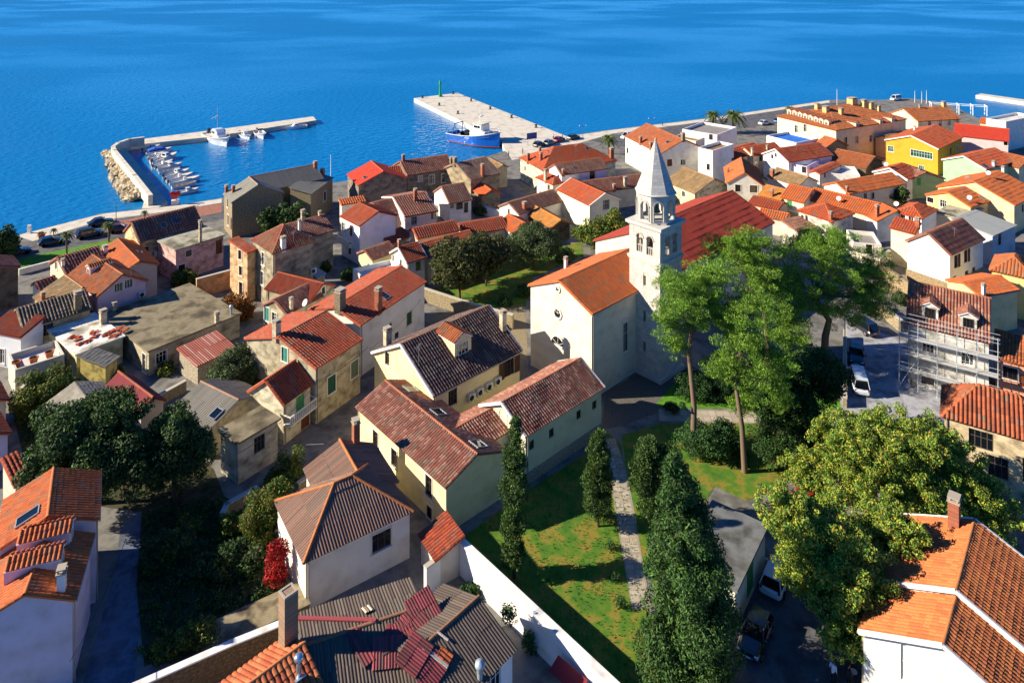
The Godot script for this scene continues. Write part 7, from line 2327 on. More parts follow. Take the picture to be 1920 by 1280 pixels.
	for k in 5:
		for s in [-1, 1]:
			var m := Mb.new()
			m.box(Vector3(-8.0 + k * 4.0, 1.5, s * 1.4), Vector3(0.22, 3.0, 0.22))
			obj("post", m, paint("e4ecf0", 0.6), pe)
		var b := Mb.new()
		b.box(Vector3(-8.0 + k * 4.0, 3.25, 0), Vector3(0.18, 0.2, 3.6))
		obj("cross_beam", b, paint("e4ecf0", 0.6), pe)
	for s in [-1, 1]:
		var m := Mb.new()
		m.box(Vector3(0, 3.07, s * 1.4), Vector3(17.0, 0.16, 0.2))
		obj("long_beam", m, paint("e4ecf0", 0.6), pe)

	flag_pole("white flag pole left of three on waterfront", Vector3(145.72, 1.5, -260.21), 4.05)
	flag_pole("white flag pole middle of three on waterfront", Vector3(147.66, 1.5, -259.22), 4.03)
	flag_pole("white flag pole right of three on waterfront", Vector3(148.82, 1.5, -258.24), 4.59)
	flag_pole("tall thin mast behind hotel roof", Vector3(112.02, 1.5, -247.91), 6.79)
	flag_pole("tall white mast behind warehouse chimneys", Vector3(-39.75, 1.5, -157.81), 8.18)
	var sg := thing("info_board", "blue information board on two posts at pier root", "sign", Vector3(5.46, 1.5, -199.34), 0.5)
	var sp := Mb.new()
	for s in [-1, 1]:
		sp.tube([Vector3(s * 1.2, 0, 0), Vector3(s * 1.2, 3.4, 0)], [0.06, 0.06], 6)
	obj("post", sp, paint("8a8e92", 0.5, 0.4), sg)
	var sb := Mb.new()
	sb.box(Vector3(0, 2.6, 0.08), Vector3(3.2, 1.7, 0.08))
	obj("board", sb, paint("2a3a8a", 0.5), sg)

	planter("terracotta pot nearest left edge of white terrace", Vector3(-58.81, 4.05, -85.37), 0.62)
	planter("terracotta pot in middle of white terrace", Vector3(-57.32, 4.05, -86.22), 0.62)
	planter("terracotta pot by old stone house wall", Vector3(-56.28, 4.05, -87.54), 0.62)
	planter("square terracotta planter with short palm on promenade", Vector3(-86.25, 1.5, -131.87), 0.8)
	var qb := thing("quay_plinth", "upright white stone block on quay edge", "plinth", Vector3(-90.24, 1.5, -134.47))
	var qm := Mb.new()
	qm.box(Vector3(0, 0.75, 0), Vector3(0.6, 1.5, 0.4)); qm.box(Vector3(0, 0.06, 0), Vector3(0.9, 0.12, 0.7))
	obj("block", qm, wallmat("e6e2da", "p"), qb)

	cable("black cable from stone house corner to long house end", Vector3(-16.45, 7.5, -82.86), Vector3(-12.01, 7.5, -95.36), 0.5)
	cable("black cable along stained front of stone house", Vector3(-21.24, 6.7, -77.9), Vector3(-16.76, 7.3, -83.81), 0.4)
	cable("black cable over lane to flat roofed cream house", Vector3(-26.25, 5.1, -68.82), Vector3(-21.22, 6.7, -77.41), 0.8)
	cable("thick cable along lilac house alley wall", Vector3(-28.83, 6.5, -46.89), Vector3(-30.54, 6.5, -56.88), 0.6)

func flag_pole(label: String, at: Vector3, h: float) -> void:
	var root := thing("flag_pole", label, "pole", at, 0.0, "thin poles by the water")
	var m := Mb.new()
	m.tube([Vector3(0, -0.1, 0), Vector3(0, h, 0)], [0.11, 0.06], 6)
	obj("pole", m, paint("dce0e2", 0.5), root)
	var c := Mb.new()
	c.lathe(Vector3(0, h, 0), [[0.06, 0.0], [0.13, 0.1], [0.06, 0.22], [0.01, 0.24]], 8)
	obj("pole_cap", c, paint("c8b070", 0.4, 0.5), root)
	var b := Mb.new()
	b.lathe(Vector3.ZERO, [[0.25, 0.0], [0.22, 0.25], [0.12, 0.3]], 8)
	obj("pole_base", b, paint("a8a49a", 0.8), root)

func planter(label: String, at: Vector3, s: float) -> void:
	var root := thing("plant_pot", label, "pot", at, 0.3, "terracotta pots")
	var m := Mb.new()
	m.lathe(Vector3.ZERO, [[0.01, 0.0], [s * 0.55, 0.0], [s * 0.75, s], [s * 0.85, s], [s * 0.85, s * 1.15], [s * 0.7, s * 1.15], [s * 0.65, s * 0.9], [0.01, s * 0.9]], 14)
	obj("pot", m, mat("terracotta", Color("b8653c"), 0.9, "grain", 0.5), root)
	var e := Mb.new()
	var cols := [hexl("5a4a30"), hexl("4a5c2a")]
	leaves(e, Vector3(0, s * 1.1, 0), Vector3(s * 0.45, s * 0.2, s * 0.45), 120, 0.08, 0.4, cols, 0.6)
	obj("soil_plants", e, vmat("leaf", 0.75, "", 0.3, 0.6), root)


func town_houses() -> void:
	house("church", "pale stone church with plain gable front and orange nave roof", "church", 10.75, -91.49, 0.76, 14.2, 10.48, 10, 2.24, "g", 1, "e6dcc4", "p", "orange")
	win(3, -0.34, 8.13, 1, 1, "R")
	win(3, -0.34, 11.09, 0.5, 0.5, "R")
	win(3, -0.3, 4.34, 2, 1, "U")
	win(0, -0.49, 4.97, 1, 3.6, "l")
	feat("c", -0.23, -5.37, 9.94, 0.5, 1.6, "w")
	wing(27.51, -112.98, 0.75, 27.47, 15.06, 8.4, 3.4, "g", 1, "e6dcc4", "p", "crimson")
	house("townhouse", "cream house with dark brown tiled roof, dormer and four fan units", "house", -7.52, -83.53, 0.76, 13.02, 11.71, 5.4, 3.18, "g", 1, "f0deaa", "p", "dark")
	win(3, -2.97, 5.78, 0.9, 1.5, "b")
	win(0, -3.68, 4.06, 1.2, 1.7, "k")
	win(0, 4.62, 4.15, 1.6, 2.1, "o")
	feat("a", 0, -1.3, 3.24, 0, 0)
	feat("a", 0, -0.07, 3.32, 0, 0)
	feat("a", 0, 1.27, 3.37, 0, 0)
	feat("a", 0, 2.56, 3.45, 0, 0)
	feat("c", -5.2, -4.55, 6.11, 0.9, 2.4, "c")
	feat("D", -0.57, 3.55, 6.64, 0, 0, "")
	feat("c", 5.93, 3.11, 6.87, 0.8, 2.6, "c")
	feat("n", -5.88, 2.48, 7.23, 0, 2, "")
	feat("W", 0, 0, 0, 0, 0)
	house("long_annex", "long pale yellow annex with red brown tiled roof and three barred windows", "house", -8.39, -71.47, -0.836, 15.64, 7.29, 4.3, 1.36, "g", 1, "f2e3aa", "p", "redbrown")
	win(0, -4.16, 2.66, 1, 1.7, "g2")
	win(0, -0.74, 2.53, 1, 1.7, "g2")
	win(0, 5, 2.88, 1, 1.9, "g2")
	win(0, 5.09, 0.42, 0.8, 1.1, "g2")
	feat("k", -5.35, -1.64, 5.05, 1.3, 1.3, "")
	feat("k", -0.08, -1.39, 5.14, 1.3, 1.3, "")
	feat("k", 6.38, -1.29, 5.18, 1.3, 1.3, "")
	house("garden_annex", "long annex with stone base and four tiny windows beside the lawn", "house", 3.28, -75.7, 0.75, 11.82, 6.86, 4.9, 1.8, "g", 1, "dfdcb8", "p", "redbrown")
	win(0, -4.82, 3.56, 0.7, 0.9, "k")
	win(0, -2.03, 3.48, 0.7, 0.9, "k")
	win(0, 2.05, 3.57, 0.7, 0.9, "k")
	win(0, 4.53, 3.53, 0.7, 0.9, "k")
	feat("p", 0, 0, 0, 0, 0)
	feat("W", 0, 0, 0, 0, 0)
	wing(-3.6, -71.65, 0.738, 5.83, 5.24, 4.2, 1.04, "g", 1, "dfdcb8", "p", "redbrown")
	feat("n", 1.56, 1.81, 4.51, 0, 1.6, "")
	house("hip_house", "white house with grey brown ribbed hip roof edged in orange caps", "house", -14.47, -61.61, 0.599, 9.45, 7.86, 4, 2.3, "h", 1, "f0ece0", "p", "ribbrown")
	win(0, 1.91, 2.65, 1.7, 1.5, "b")
	wing(-14.67, -65.3, 2.116, 6.16, 6.88, 4, 1.54, "g", 1, "f0ece0", "p", "ribbrown")
	feat("c", 3.3, 1.46, 4.88, 0.8, 2.4, "r")
	house("tool_shed", "small shed with red tiled lean-to roof behind white wall", "house", -5.93, -59.94, -0.998, 3.32, 2.77, 2.4, 0.9, "s", -1, "d9cfbd", "p", "red")
	house("stone_house", "mottled stone house with red roof and two front windows", "house", -24.58, -84.76, 1.012, 7.38, 12.06, 6.2, 1.82, "g", 1, "beb69e", "o", "red")
	win(3, 0.82, 6.21, 1, 1.6, "gs")
	win(0, -1.11, 3.24, 1.2, 1.9, "gd")
	win(0, 2.49, 3.24, 1.2, 1.9, "gl")
	feat("c", -3.99, -0.72, 7.8, 0.9, 1.9, "c")
	wing(-25.15, -78.18, 1.093, 4.46, 5.29, 4.3, 1.96, "g", 1, "ddd8c2", "o", "red")
	win(0, 0.45, 2.86, 1.2, 2.2, "gr")
	win(0, 2.18, -0.71, 1.3, 2.3, "d")
	feat("Y", 0, 0.45, 1.35, 0, 0)
	house("long_house", "long house with red tiled roof and white side wall", "house", -18.86, -95.54, 1.07, 13.89, 8.55, 6.4, 1.28, "g", 1, "e4e2dc", "p", "red")
	win(0, 3.19, 2.92, 1.1, 1.7, "gd")
	win(0, -1.12, 3.16, 1.1, 1.7, "gd")
	win(0, 0.54, 1.8, 0.8, 0.8, "k")
	feat("c", -7.25, 0.6, 6.87, 1.3, 2.6, "s")
	feat("c", -2.94, 3.81, 6.53, 0.9, 3.2, "b")
	feat("k", -0.25, 2.68, 6.88, 1, 1.3, "")
	feat("d", -7.23, -4.42, 5.43, 0, 0, "")
	house("crossed_gable_house", "old house with crossing red roofs beside ivy wall", "house", -30.02, -98.62, 0.989, 6.47, 5.08, 4.2, 1.36, "g", 1, "bfb79c", "o", "redbrown")
	win(3, -0.18, 3.06, 0.9, 1.4, "wl")
	win(3, -3.37, 3.14, 1, 1.8, "gs")
	feat("c", -2.07, 2.13, 4.41, 0.5, 1.6, "c")
	wing(-30.11, -102.23, -0.454, 8.48, 5.36, 4.4, 1.34, "g", 1, "bab298", "o", "red")
	win(1, 0.24, 4.66, 0.7, 1, "b")
	house("corner_house", "flat roofed cream house beside narrow lane with dark window", "house", -26.4, -72.34, 0.925, 4.98, 3.5, 4.2, 0, "f", 1, "d0c8b2", "o", "concrete")
	win(0, 0.14, 2.7, 1.2, 1.6, "k")
	house("ribbed_roof_house", "low house with grey corrugated roof and single skylight", "house", -31.53, -77.55, 2.587, 6.43, 7.29, 3.2, 1.22, "g", 1, "c8bfa0", "o", "greyrib")
	feat("k", -2.34, -2.1, 3.71, 1, 1.2, "")
	house("flat_shed", "small flat roofed pale shed behind the corrugated roof", "house", -32.93, -82.55, 0.731, 1.72, 3.42, 2.6, 0, "f", 1, "cfc49e", "o", "concrete")
	house("lilac_house", "lilac house with bright orange roof and two dormers over alley", "house", -37.07, -57.81, 2.073, 6.15, 6.85, 6.6, 1.44, "g", 1, "d8cfdc", "p", "orange")
	feat("k", -1.53, -1.39, 7.44, 1, 1.6, "")
	wing(-34.42, -52.18, 1.911, 6.25, 6.12, 6, 1.28, "g", 1, "cfc6d6", "p", "orange")
	feat("c", -2.43, 2.06, 6.41, 0.7, 1.6, "w")
	feat("E", 2.29, 1.66, 6.58, 0, 0, "")
	feat("E", -0.29, 1.59, 6.61, 0, 0, "")
	house("tile_shed", "small red tiled shed at left edge beside dark tree", "house", -46, -66.73, 0.917, 1.48, 3.43, 3, 1.2, "s", -1, "d6c9b4", "p", "red")
	house("lane_cottage", "cottage with red roof and lilac wall at left edge", "house", -53.7, -71.94, 2.387, 4.99, 5, 3.4, 1.1, "g", 1, "d9c8e0", "p", "red")
	house("edge_cottage", "cottage with red roof at left edge above the shrubs", "house", -57.73, -77.48, 2.368, 4.95, 5, 3.4, 1.1, "g", 1, "c7c8a8", "p", "red")
	house("grey_gable_house", "low house with grey slate gable roof and orange ridge", "house", -46.28, -77.63, 2.378, 6.26, 5.73, 2.9, 1.2, "g", 1, "d8cc98", "o", "slate")
	house("crimson_roof_shed", "low shed with crimson metal gable roof", "house", -41.62, -79.48, 2.49, 8.08, 2.89, 3, 1, "g", 1, "c9b9a6", "p", "crimsonmetal")
	house("patched_roof_house", "house whose flat roof is half covered in white tiles", "house", -54.45, -91.82, 0.884, 5.8, 9.66, 3.4, 0, "f", 1, "d8d4a8", "o", "whitetile")
	win(3, 0.72, 3.69, 1, 1.4, "wl")
	feat("c", 2.38, -0.74, 3.44, 0.9, 1.8, "c")
	feat("L", -1.48, 0.15, 3.45, 0, 0, "")
	feat("L", -1.29, 1.13, 3.45, 0, 0, "")
	feat("L", -1.58, 2.77, 3.45, 0, 0, "")
	feat("L", -0.97, 2.75, 3.44, 0, 0, "")
	feat("L", 0.46, 0.96, 3.45, 0, 0, "")
	feat("L", 0.39, 2.18, 3.45, 0, 0, "")
	feat("L", 1.44, 2.92, 3.44, 0, 0, "")
	feat("L", 2.16, 2.5, 3.44, 0, 0, "")
	feat("L", 3.18, 2.58, 3.44, 0, 0, "")
	feat("L", 3.17, 3.8, 3.45, 0, 0, "")
	feat("L", 1.83, 3.93, 3.45, 0, 0, "")
	win(3, 1.37, 2.92, 0.8, 2, "wl")
	house("concrete_roof_house", "wide house with large flat bare concrete roof", "house", -46.04, -97.03, 0.887, 12.49, 14.47, 3.2, 0, "f", 1, "bcb49a", "o", "concrete")
	win(0, -4.49, 1.67, 1.3, 1.4, "w")
	feat("c", 2.76, 7.52, 2.15, 0.6, 1.3, "c")
	feat("c", 5.05, 6.51, 3.25, 0.35, 1.4, "v")
	win(3, 5.77, 1.2, 1, 2.2, "wl")
	feat("c", -4.34, -7.46, 3.24, 0.6, 0.9, "c")
	house("corrugated_shed", "stone shed with rusty red corrugated lean-to roof", "house", -37.81, -89.26, 0.932, 5.37, 4.65, 2.4, 0.7, "s", -1, "cfc8b8", "s", "redrib")
	house("old_stone_house", "old stone house with dark mossy ribbed tile roof", "house", -60.99, -95.34, 0.788, 7.99, 6.31, 4.4, 1.56, "g", 1, "c0b08a", "o", "mossdark")
	win(0, -1.02, 3.36, 1.1, 1.5, "k")
	win(0, -0.8, 1.05, 1.1, 1.4, "wl")
	feat("c", 2.39, 2.59, 4.66, 1, 2.6, "s")
	house("brown_roof_cottage", "cottage with weathered brown gable roof", "house", -62.39, -102.35, 2.459, 6.78, 8.12, 3.4, 1.82, "g", 1, "c9b58c", "o", "tan")
	feat("c", 0.49, -3.69, 3.56, 0.6, 1.2, "b")
	house("pink_gable_house", "pink house with twin gable windows and orange brown roof", "house", -58.4, -103.77, 2.449, 10.76, 6.87, 5, 2.02, "g", 1, "ddc0c4", "p", "orangebrown")
	win(3, -0.48, 5.35, 1.1, 1.2, "wb")
	win(3, 0.85, 5.45, 1.1, 1.2, "wb")
	feat("a", 3, 2.58, 3.43, 0, 0)
	feat("E", 1.33, -2.01, 5.83, 0, 0, "")
	feat("n", -5.67, 0.95, 5.66, 0, 1.7, "")
	house("terrace_orange_house", "house with smooth bright orange roof next to skylight house", "house", -59.79, -112.08, 2.315, 12.02, 5.51, 4.6, 1.24, "g", 1, "d8cbb4", "p", "orange")
	feat("k", -0.77, 1.43, 5.2, 0.9, 0.7, "")
	feat("c", 3.62, -2.58, 4.67, 0.9, 1.3, "w")
	house("cream_gable_house", "cream house with red brown roof by palm lawn", "house", -67.05, -111.08, 0.895, 5.91, 6.76, 4.2, 1.68, "g", 1, "eee0b8", "p", "redbrown")
	win(3, -0.84, 4.47, 0.8, 1.2, "wl")
	feat("c", -2.71, 1.8, 4.97, 0.5, 1.1, "w")
	feat("n", -0.85, 1.28, 5.23, 0, 1.7, "")
	house("skylight_house", "large house with brown tiled roof and two blue skylights by promenade", "house", -59.18, -122.22, 0.824, 10.6, 6.93, 5.4, 2.48, "g", 1, "d8c69c", "o", "redbrown")
	feat("k", -0.82, 1.91, 6.49, 0.9, 1, "")
	feat("k", 1.36, 1.7, 6.65, 1.2, 1.3, "")
	feat("a", 0, -0.73, 4.87, 0, 0)
	win(0, -4.09, 3.69, 0.9, 1.2, "k")
	feat("n", 5.1, 1.53, 6.78, 0, 1.7, "")
	house("flat_pink_house", "pink house with pale grey flat roof terrace and thin chimney", "house", -53.1, -118.92, 0.886, 8.49, 6.71, 5.2, 0, "f", 1, "dcb4b2", "o", "greyflat")
	feat("c", -0.01, 3.15, 5.25, 0.5, 4, "c")
	win(0, -1.93, 3.93, 1, 1, "b")
	win(0, 3.21, 3.39, 1.1, 2.3, "d")
	win(0, -3.06, 1.69, 1.1, 1.6, "b")
	feat("a", 3, -3.47, 2.96, 0, 0)
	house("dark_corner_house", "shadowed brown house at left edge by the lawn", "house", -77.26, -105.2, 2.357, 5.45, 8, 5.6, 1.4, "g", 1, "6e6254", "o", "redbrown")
	house("white_lane_house", "white house with red roof at left edge beside terrace", "house", -63.05, -91.37, -0.299, 6.01, 3.5, 4.2, 1, "s", -1, "dfe2e6", "p", "red")
	win(0, -0.41, 1.3, 0.9, 1.8, "wl")
	house("low_red_roof_hut", "small red tiled hut between old roof and lawn", "house", -68.6, -105.6, 0.923, 2.69, 3, 3.2, 0.9, "g", 1, "e9dfc8", "p", "redbrown")
	house("pot_terrace", "white roof terrace edged with terracotta pots", "terrace", -57.58, -87.09, 0.75, 4.96, 4.62, 2.6, 0, "f", 1, "cfc8b6", "p", "whiteflat")
	house("warehouse", "tall old warehouse with grey roof and dark stone side wall", "house", -49.25, -137.04, 2.19, 6.18, 9.8, 6.6, 2.42, "g", 1, "b9ab90", "s", "greyslate")
	win(2, -0.3, 5.64, 0.9, 1.7, "w")
	win(2, 0.18, 2.54, 0.9, 2, "w")
	win(2, 2.54, 2.49, 0.9, 2.2, "d")
	feat("c", 3.3, -4.23, 6.93, 0.7, 1.3, "b")
	feat("c", 0.79, -3.49, 7.29, 0.7, 1.2, "b")
	wing(-45.87, -144.43, 0.714, 13.45, 8.28, 6.8, 2.08, "g", 1, "a89c86", "s", "greyrib")
	feat("c", 6.97, 0.9, 8.42, 0.8, 1.2, "b")
	wing(-39.95, -143.74, 1.404, 10.61, 4.75, 6.2, 1, "s", -1, "b5a988", "s", "greyslate")
	win(0, 1.31, 3.61, 1.1, 1.9, "b")
	feat("c", 5.03, -1.65, 7.05, 1, 2, "b")
	feat("c", 5.39, 0, 6.69, 1, 1.2, "b")
	house("red_metal_house", "narrow waterfront house with vivid red sheet roof", "house", -28.56, -152.15, 2.053, 9.01, 10.76, 5.4, 2.16, "g", 1, "8d8178", "o", "vivid")
	feat("k", -2.59, -3.37, 6.2, 0.9, 0.6, "")
	win(3, -8.67, 5.05, 1.1, 1.2, "k")
	house("brick_red_house", "house with dark red painted wall and red roof", "house", -23.68, -156.27, 0.251, 6.23, 5, 5.2, 1.2, "g", 1, "8e2f1c", "o", "red")
	win(0, 0.92, 4.35, 1.2, 1.3, "wl")
	win(0, 0.49, 1.61, 1.2, 1.5, "wl")
	house("seafront_row_house", "grey house with red brown roof and two white windows by sea", "house", -19.39, -158.18, 0.5, 11.26, 8.8, 5.6, 2, "g", 1, "8c8578", "o", "redbrown")
	win(0, 0.18, 3.97, 1.2, 1.9, "wl")
	win(0, 3.04, 3.85, 1.2, 1.9, "wl")
	win(0, -2.44, 4.49, 0.9, 1.2, "wl")
	feat("c", -4.76, 0.11, 7.54, 0.7, 1.4, "b")
	feat("c", 5.53, 3.15, 6.16, 0.9, 1.8, "s")
	feat("n", -2.64, 0.56, 7.34, 0, 1.7, "")
	house("stained_tall_house", "tall mildewed stone house with half moss half red hip roof", "house", -34.71, -109.05, 0.761, 6.86, 7.29, 8.4, 2.4, "h", 1, "aaa28c", "o", "mossred")
	win(3, -4.16, 6.25, 0.9, 1.7, "w")
	win(3, 0.11, 6.6, 0.9, 1.9, "w")
	win(3, -4.4, 3.22, 1, 2, "w")
	win(3, -0.21, 3.63, 1, 2, "w")
	win(3, -3.92, 0.02, 1, 2.3, "d")
	feat("c", -1.6, 3.46, 8.52, 0.8, 1.8, "w")
	feat("a", 0, 3.08, 4.1, 0, 0)
	feat("n", 0.22, 2.96, 8.87, 0, 1.7, "")
	house("peach_side_house", "narrow peach house leaning on mildewed tall house", "house", -40.77, -108.89, 0.955, 1.83, 4.8, 7.4, 0.9, "s", -1, "e6bd92", "o", "red")
	win(3, 0.35, 6.65, 0.8, 1.4, "b")
	win(3, 0.52, 4.29, 0.8, 1.4, "b")
	win(3, 0.59, 1.61, 0.9, 2, "b")
	house("twin_chimney_house", "house with dark red roof and two thin chimneys", "house", -34.61, -119.32, 0.758, 7.63, 7.21, 6.2, 1.62, "g", 1, "aca492", "o", "redbrown")
	feat("c", -1.73, 2.07, 6.88, 0.5, 2.2, "w")
	feat("c", -0.12, 0.08, 7.77, 0.7, 1.9, "c")
	feat("c", 2.97, 0.05, 7.79, 0.5, 0.7, "c")
	house("blue_white_house", "white house with plain blank gable and side balcony", "house", -24.86, -124.72, 2.318, 6.49, 7.59, 6.6, 1.58, "g", 1, "eef0f4", "p", "red")
	win(2, -4.03, 4.92, 1.1, 1.6, "wl")
	win(2, 0.11, 5, 0.9, 1.9, "d")
	win(2, -0.33, 1.93, 0.9, 2.2, "k")
	feat("Y", 2, -2.8, 3.17, 0, 0)
	house("twin_roof_house", "house with two stepped red roofs split by white ridge", "house", -19.47, -136.32, 0.5, 6.54, 12.55, 4.8, 1.78, "g", 1, "e9d5c8", "p", "redbrown")
	win(0, -1.33, 3.77, 1.1, 1.5, "wb")
	win(0, 2.43, 4.11, 0.9, 1.3, "wb")
	feat("c", 0.36, 2.29, 5.92, 0.7, 2.6, "r")
	feat("n", -2.05, 2.05, 5.99, 0, 1.7, "")
	feat("W", 0, 0, 0, 0, 0)
	wing(-24.3, -134.69, 0.664, 4.16, 6.16, 4.6, 1.38, "g", 1, "e9d5c8", "p", "redbrown")
	house("low_orange_house", "low house with flat orange roof behind blank white gable", "house", -30.4, -137.07, 0.473, 4.96, 2.12, 5, 0.5, "s", -1, "e8dcc8", "p", "orange")
	house("grey_roof_white_house", "small white house with grey brown roof and patio", "house", -11.88, -143.58, 0.497, 5.07, 8.3, 4, 2.26, "g", 1, "eeeae0", "p", "brown")
	win(0, -0.25, 3.31, 1.4, 1.4, "b")
	win(0, -1.81, 3.55, 0.8, 1, "w")
	win(0, 1.17, 2.69, 0.9, 2, "b")
	house("red_row_house", "low long house with red roofs behind garage", "house", -13.47, -124.4, 0.515, 8.1, 4.36, 4.2, 1.08, "g", 1, "d2bba4", "p", "red")
	house("yellow_gable_garage", "garage with pale yellow gable and dark red roof", "house", -21.97, -117.08, 0.832, 5.07, 4.19, 3.4, 1.06, "g", 1, "ebe2a8", "p", "redbrown")
	house("terrace_house", "white house with orange roof and walled terrace", "house", -16.39, -113.55, 0.685, 3.64, 5.18, 4.4, 1.6, "g", 1, "f0eee6", "p", "orangered")
	win(3, -3.01, 3.59, 0.7, 1.3, "wl")
	win(3, -1.79, 3.87, 0.7, 1.3, "wl")
	win(3, 0.47, 3.75, 0.5, 1, "b")
	win(0, 0.37, 3.43, 0.9, 1.6, "b")
	feat("c", -1.84, 0.03, 5.97, 0.5, 1.2, "r")
	feat("n", -0.2, 0.7, 5.56, 0, 1.7, "")
	feat("W", 0, 0, 0, 0, 0)
	wing(-10.99, -118.08, 0.645, 9.84, 6.01, 4.2, 1.36, "g", 1, "e8dcc0", "p", "orangered")
	wing(-20.33, -108.98, 0.58, 6.2, 4.5, 3.6, 0, "f", 1, "efece4", "p", "whiteflat")
	house("hip_quay_house", "large cream house with orange hip roof facing the quay", "house", 12.89, -166.78, 0.437, 19.26, 11.93, 5, 3.2, "h", 1, "e9dfc2", "o", "orangered")
	win(3, -3.14, 3.1, 0.8, 1.2, "w")
	feat("c", -9.34, -1.69, 5.15, 0.7, 1.9, "b")
	feat("c", -7.81, 1.69, 5.97, 0.7, 2, "b")
	feat("c", 8.75, 5.09, 5.47, 1, 2.6, "b")
	feat("k", 4.31, 1.62, 7.32, 1, 1, "")
	feat("k", -5.19, 0.4, 7.38, 0.8, 0.6, "")
	feat("c", -6.05, -2.23, 6.91, 0.6, 1, "b")
	feat("n", 0.98, 2.14, 7.04, 0, 1.7, "")
	house("dormer_white_house", "white house with brown roof and square dormer", "house", 14.23, -155.02, 0.447, 11.67, 6, 6.2, 1.6, "g", 1, "eeeaf0", "p", "brown")
	feat("k", -1.75, 1.8, 6.83, 1, 1, "")
	win(0, 1.89, 5.77, 1.3, 1.8, "k")
	feat("c", -5.18, 2.69, 6.37, 0.6, 1, "b")
	house("small_cream_house", "small cream house with orange red roof and tall chimney", "house", 8.29, -152.24, -0.987, 6.19, 3.85, 4.6, 1.1, "h", 1, "eadfc4", "p", "orangered")
	win(0, 1.46, 3.66, 0.9, 1.2, "w")
	feat("c", 0.21, 2.21, 3.85, 0.7, 2.6, "c")
	house("pink_roof_house", "long low house with pinkish red tile roof behind cream gable", "house", 21.17, -151.14, 0.373, 14.15, 6.4, 3.8, 1.58, "g", 1, "d8cdb0", "p", "redbrown")
	feat("c", 1.46, 2.64, 4.08, 0.8, 2.2, "c")
	feat("c", -1.29, 3.49, 3.54, 0.7, 1, "b")
	house("cream_gable_end_house", "cream house with orange roof edged in white, grey green gable", "house", 14.81, -140.74, 2.097, 11.19, 7.45, 5.2, 1.76, "g", 1, "eee9cc", "p", "orangered")
	win(3, 0.41, 4.68, 1.5, 1.8, "wl")
	win(2, -1.52, 1, 0.9, 1.8, "c")
	feat("W", 0, 0, 0, 0, 0)
	house("checker_roof_house", "low white house with checkered brown roof beside cream gable", "house", 3.77, -140.68, 0.715, 12, 6.11, 3.4, 1.52, "g", 1, "efebe2", "p", "brown")
	win(3, -0.02, 3.21, 0.5, 1, "b")
	feat("c", -3.83, 2.31, 3.76, 0.9, 1.4, "b")
	house("yellow_roof_shed", "shed with golden orange roof beside olive tree", "house", 6.28, -135.07, 2.103, 10.49, 4.57, 2.8, 1.04, "g", 1, "6e5f4c", "o", "golden")
	house("small_orange_annex", "white annex with small orange roof behind round trees", "house", 0.88, -130.66, 2.167, 5.76, 5.61, 2.8, 1.26, "g", 1, "eeeae0", "p", "orange")
	house("flat_red_roof_house", "low house with broad red roof behind round trees", "house", -5.59, -129.85, 0.444, 8.61, 5.75, 2.9, 1.14, "g", 1, "d8c8b0", "p", "red")
	house("orange_gable_cottage", "grey walled cottage with vivid orange gable roof", "house", -6.02, -150.16, 2.014, 8.5, 4.45, 3.2, 1.1, "g", 1, "8f8674", "o", "vividorange")
	house("weathered_hip_house", "big house with weathered brown white roof and brick chimney", "house", -8.95, -155.71, 0.716, 8.34, 10.77, 5.4, 2.42, "g", 1, "a99c82", "o", "brownwhite")
	feat("c", -0.66, 4.95, 5.59, 0.8, 2.8, "b")
	feat("c", -4.47, -0.59, 7.52, 0.9, 1.4, "s")
	feat("n", -0.32, 1.05, 7.34, 0, 1.7, "")
	house("patio_roof_house", "narrow brown roofed house beside market patio", "house", -3.67, -164.54, -1.049, 6.63, 2.98, 4.4, 0.68, "g", 1, "cfc4a0", "p", "tan")
	house("rust_roof_house", "white house with rusty orange roof and skylight behind spire", "house", 37.18, -175.64, 1.884, 18.08, 12.57, 6.6, 2.82, "g", 1, "ece8dc", "p", "rust")
	feat("c", 0.93, -6.58, 6.29, 0.8, 1.6, "b")
	feat("c", -4.17, -6.48, 6.51, 0.8, 1.4, "b")
	feat("k", -5.97, -2.55, 8.27, 0.9, 0.8, "")
	win(2, -7.6, 3.3, 0.9, 1.4, "b")
	win(3, -3.63, 4.34, 1.3, 1.6, "d")
	win(3, -0.13, 4.17, 1.2, 1.2, "k")
	feat("c", -8.9, -0.05, 9.39, 1, 1.6, "s")
	house("tan_roof_house", "low house with sandy old tile roof behind church", "house", 39.7, -153.3, 2.043, 9.75, 10.54, 3.4, 2.36, "g", 1, "eadfb6", "o", "tan")
	win(2, 1.22, 2.31, 1, 1.2, "w")
	house("tall_white_house", "tall blank white house with brown roof top", "house", 47.3, -166.75, 0.738, 8.89, 3.84, 7.6, 0, "f", 1, "ecebe6", "p", "brownflat")
	win(3, 0.77, 4.23, 0.8, 1.4, "b")
	house("grey_tall_house", "tall pale grey house with narrow windows behind spire", "house", 43.15, -175.71, 0.848, 4.61, 6.17, 7.4, 0, "f", 1, "d9d6c8", "p", "brownflat")
	win(3, 0.61, 2.7, 1.4, 1.4, "k")
	house("roof_terrace_house", "white flat roofed house in front of two date palms", "house", 51.44, -187.23, 0.851, 11.51, 9.62, 7, 0, "f", 1, "e4e0e4", "p", "terracegrey")
	win(3, 3.14, 7.4, 1, 1.4, "k")
	house("twin_red_house", "house with broad red roof and second red wing", "house", 54.61, -174.17, 0.671, 13.52, 6.55, 4.6, 1.32, "g", 1, "d9c9ae", "p", "red")
	wing(60.21, -174.95, 0.454, 10.12, 6.22, 4.8, 1.42, "g", 1, "d9c9ae", "p", "red")
	feat("c", -5.35, 2.5, 5.06, 0.6, 1.6, "c")
	feat("c", 0.56, 1.98, 5.31, 0.6, 1.2, "c")
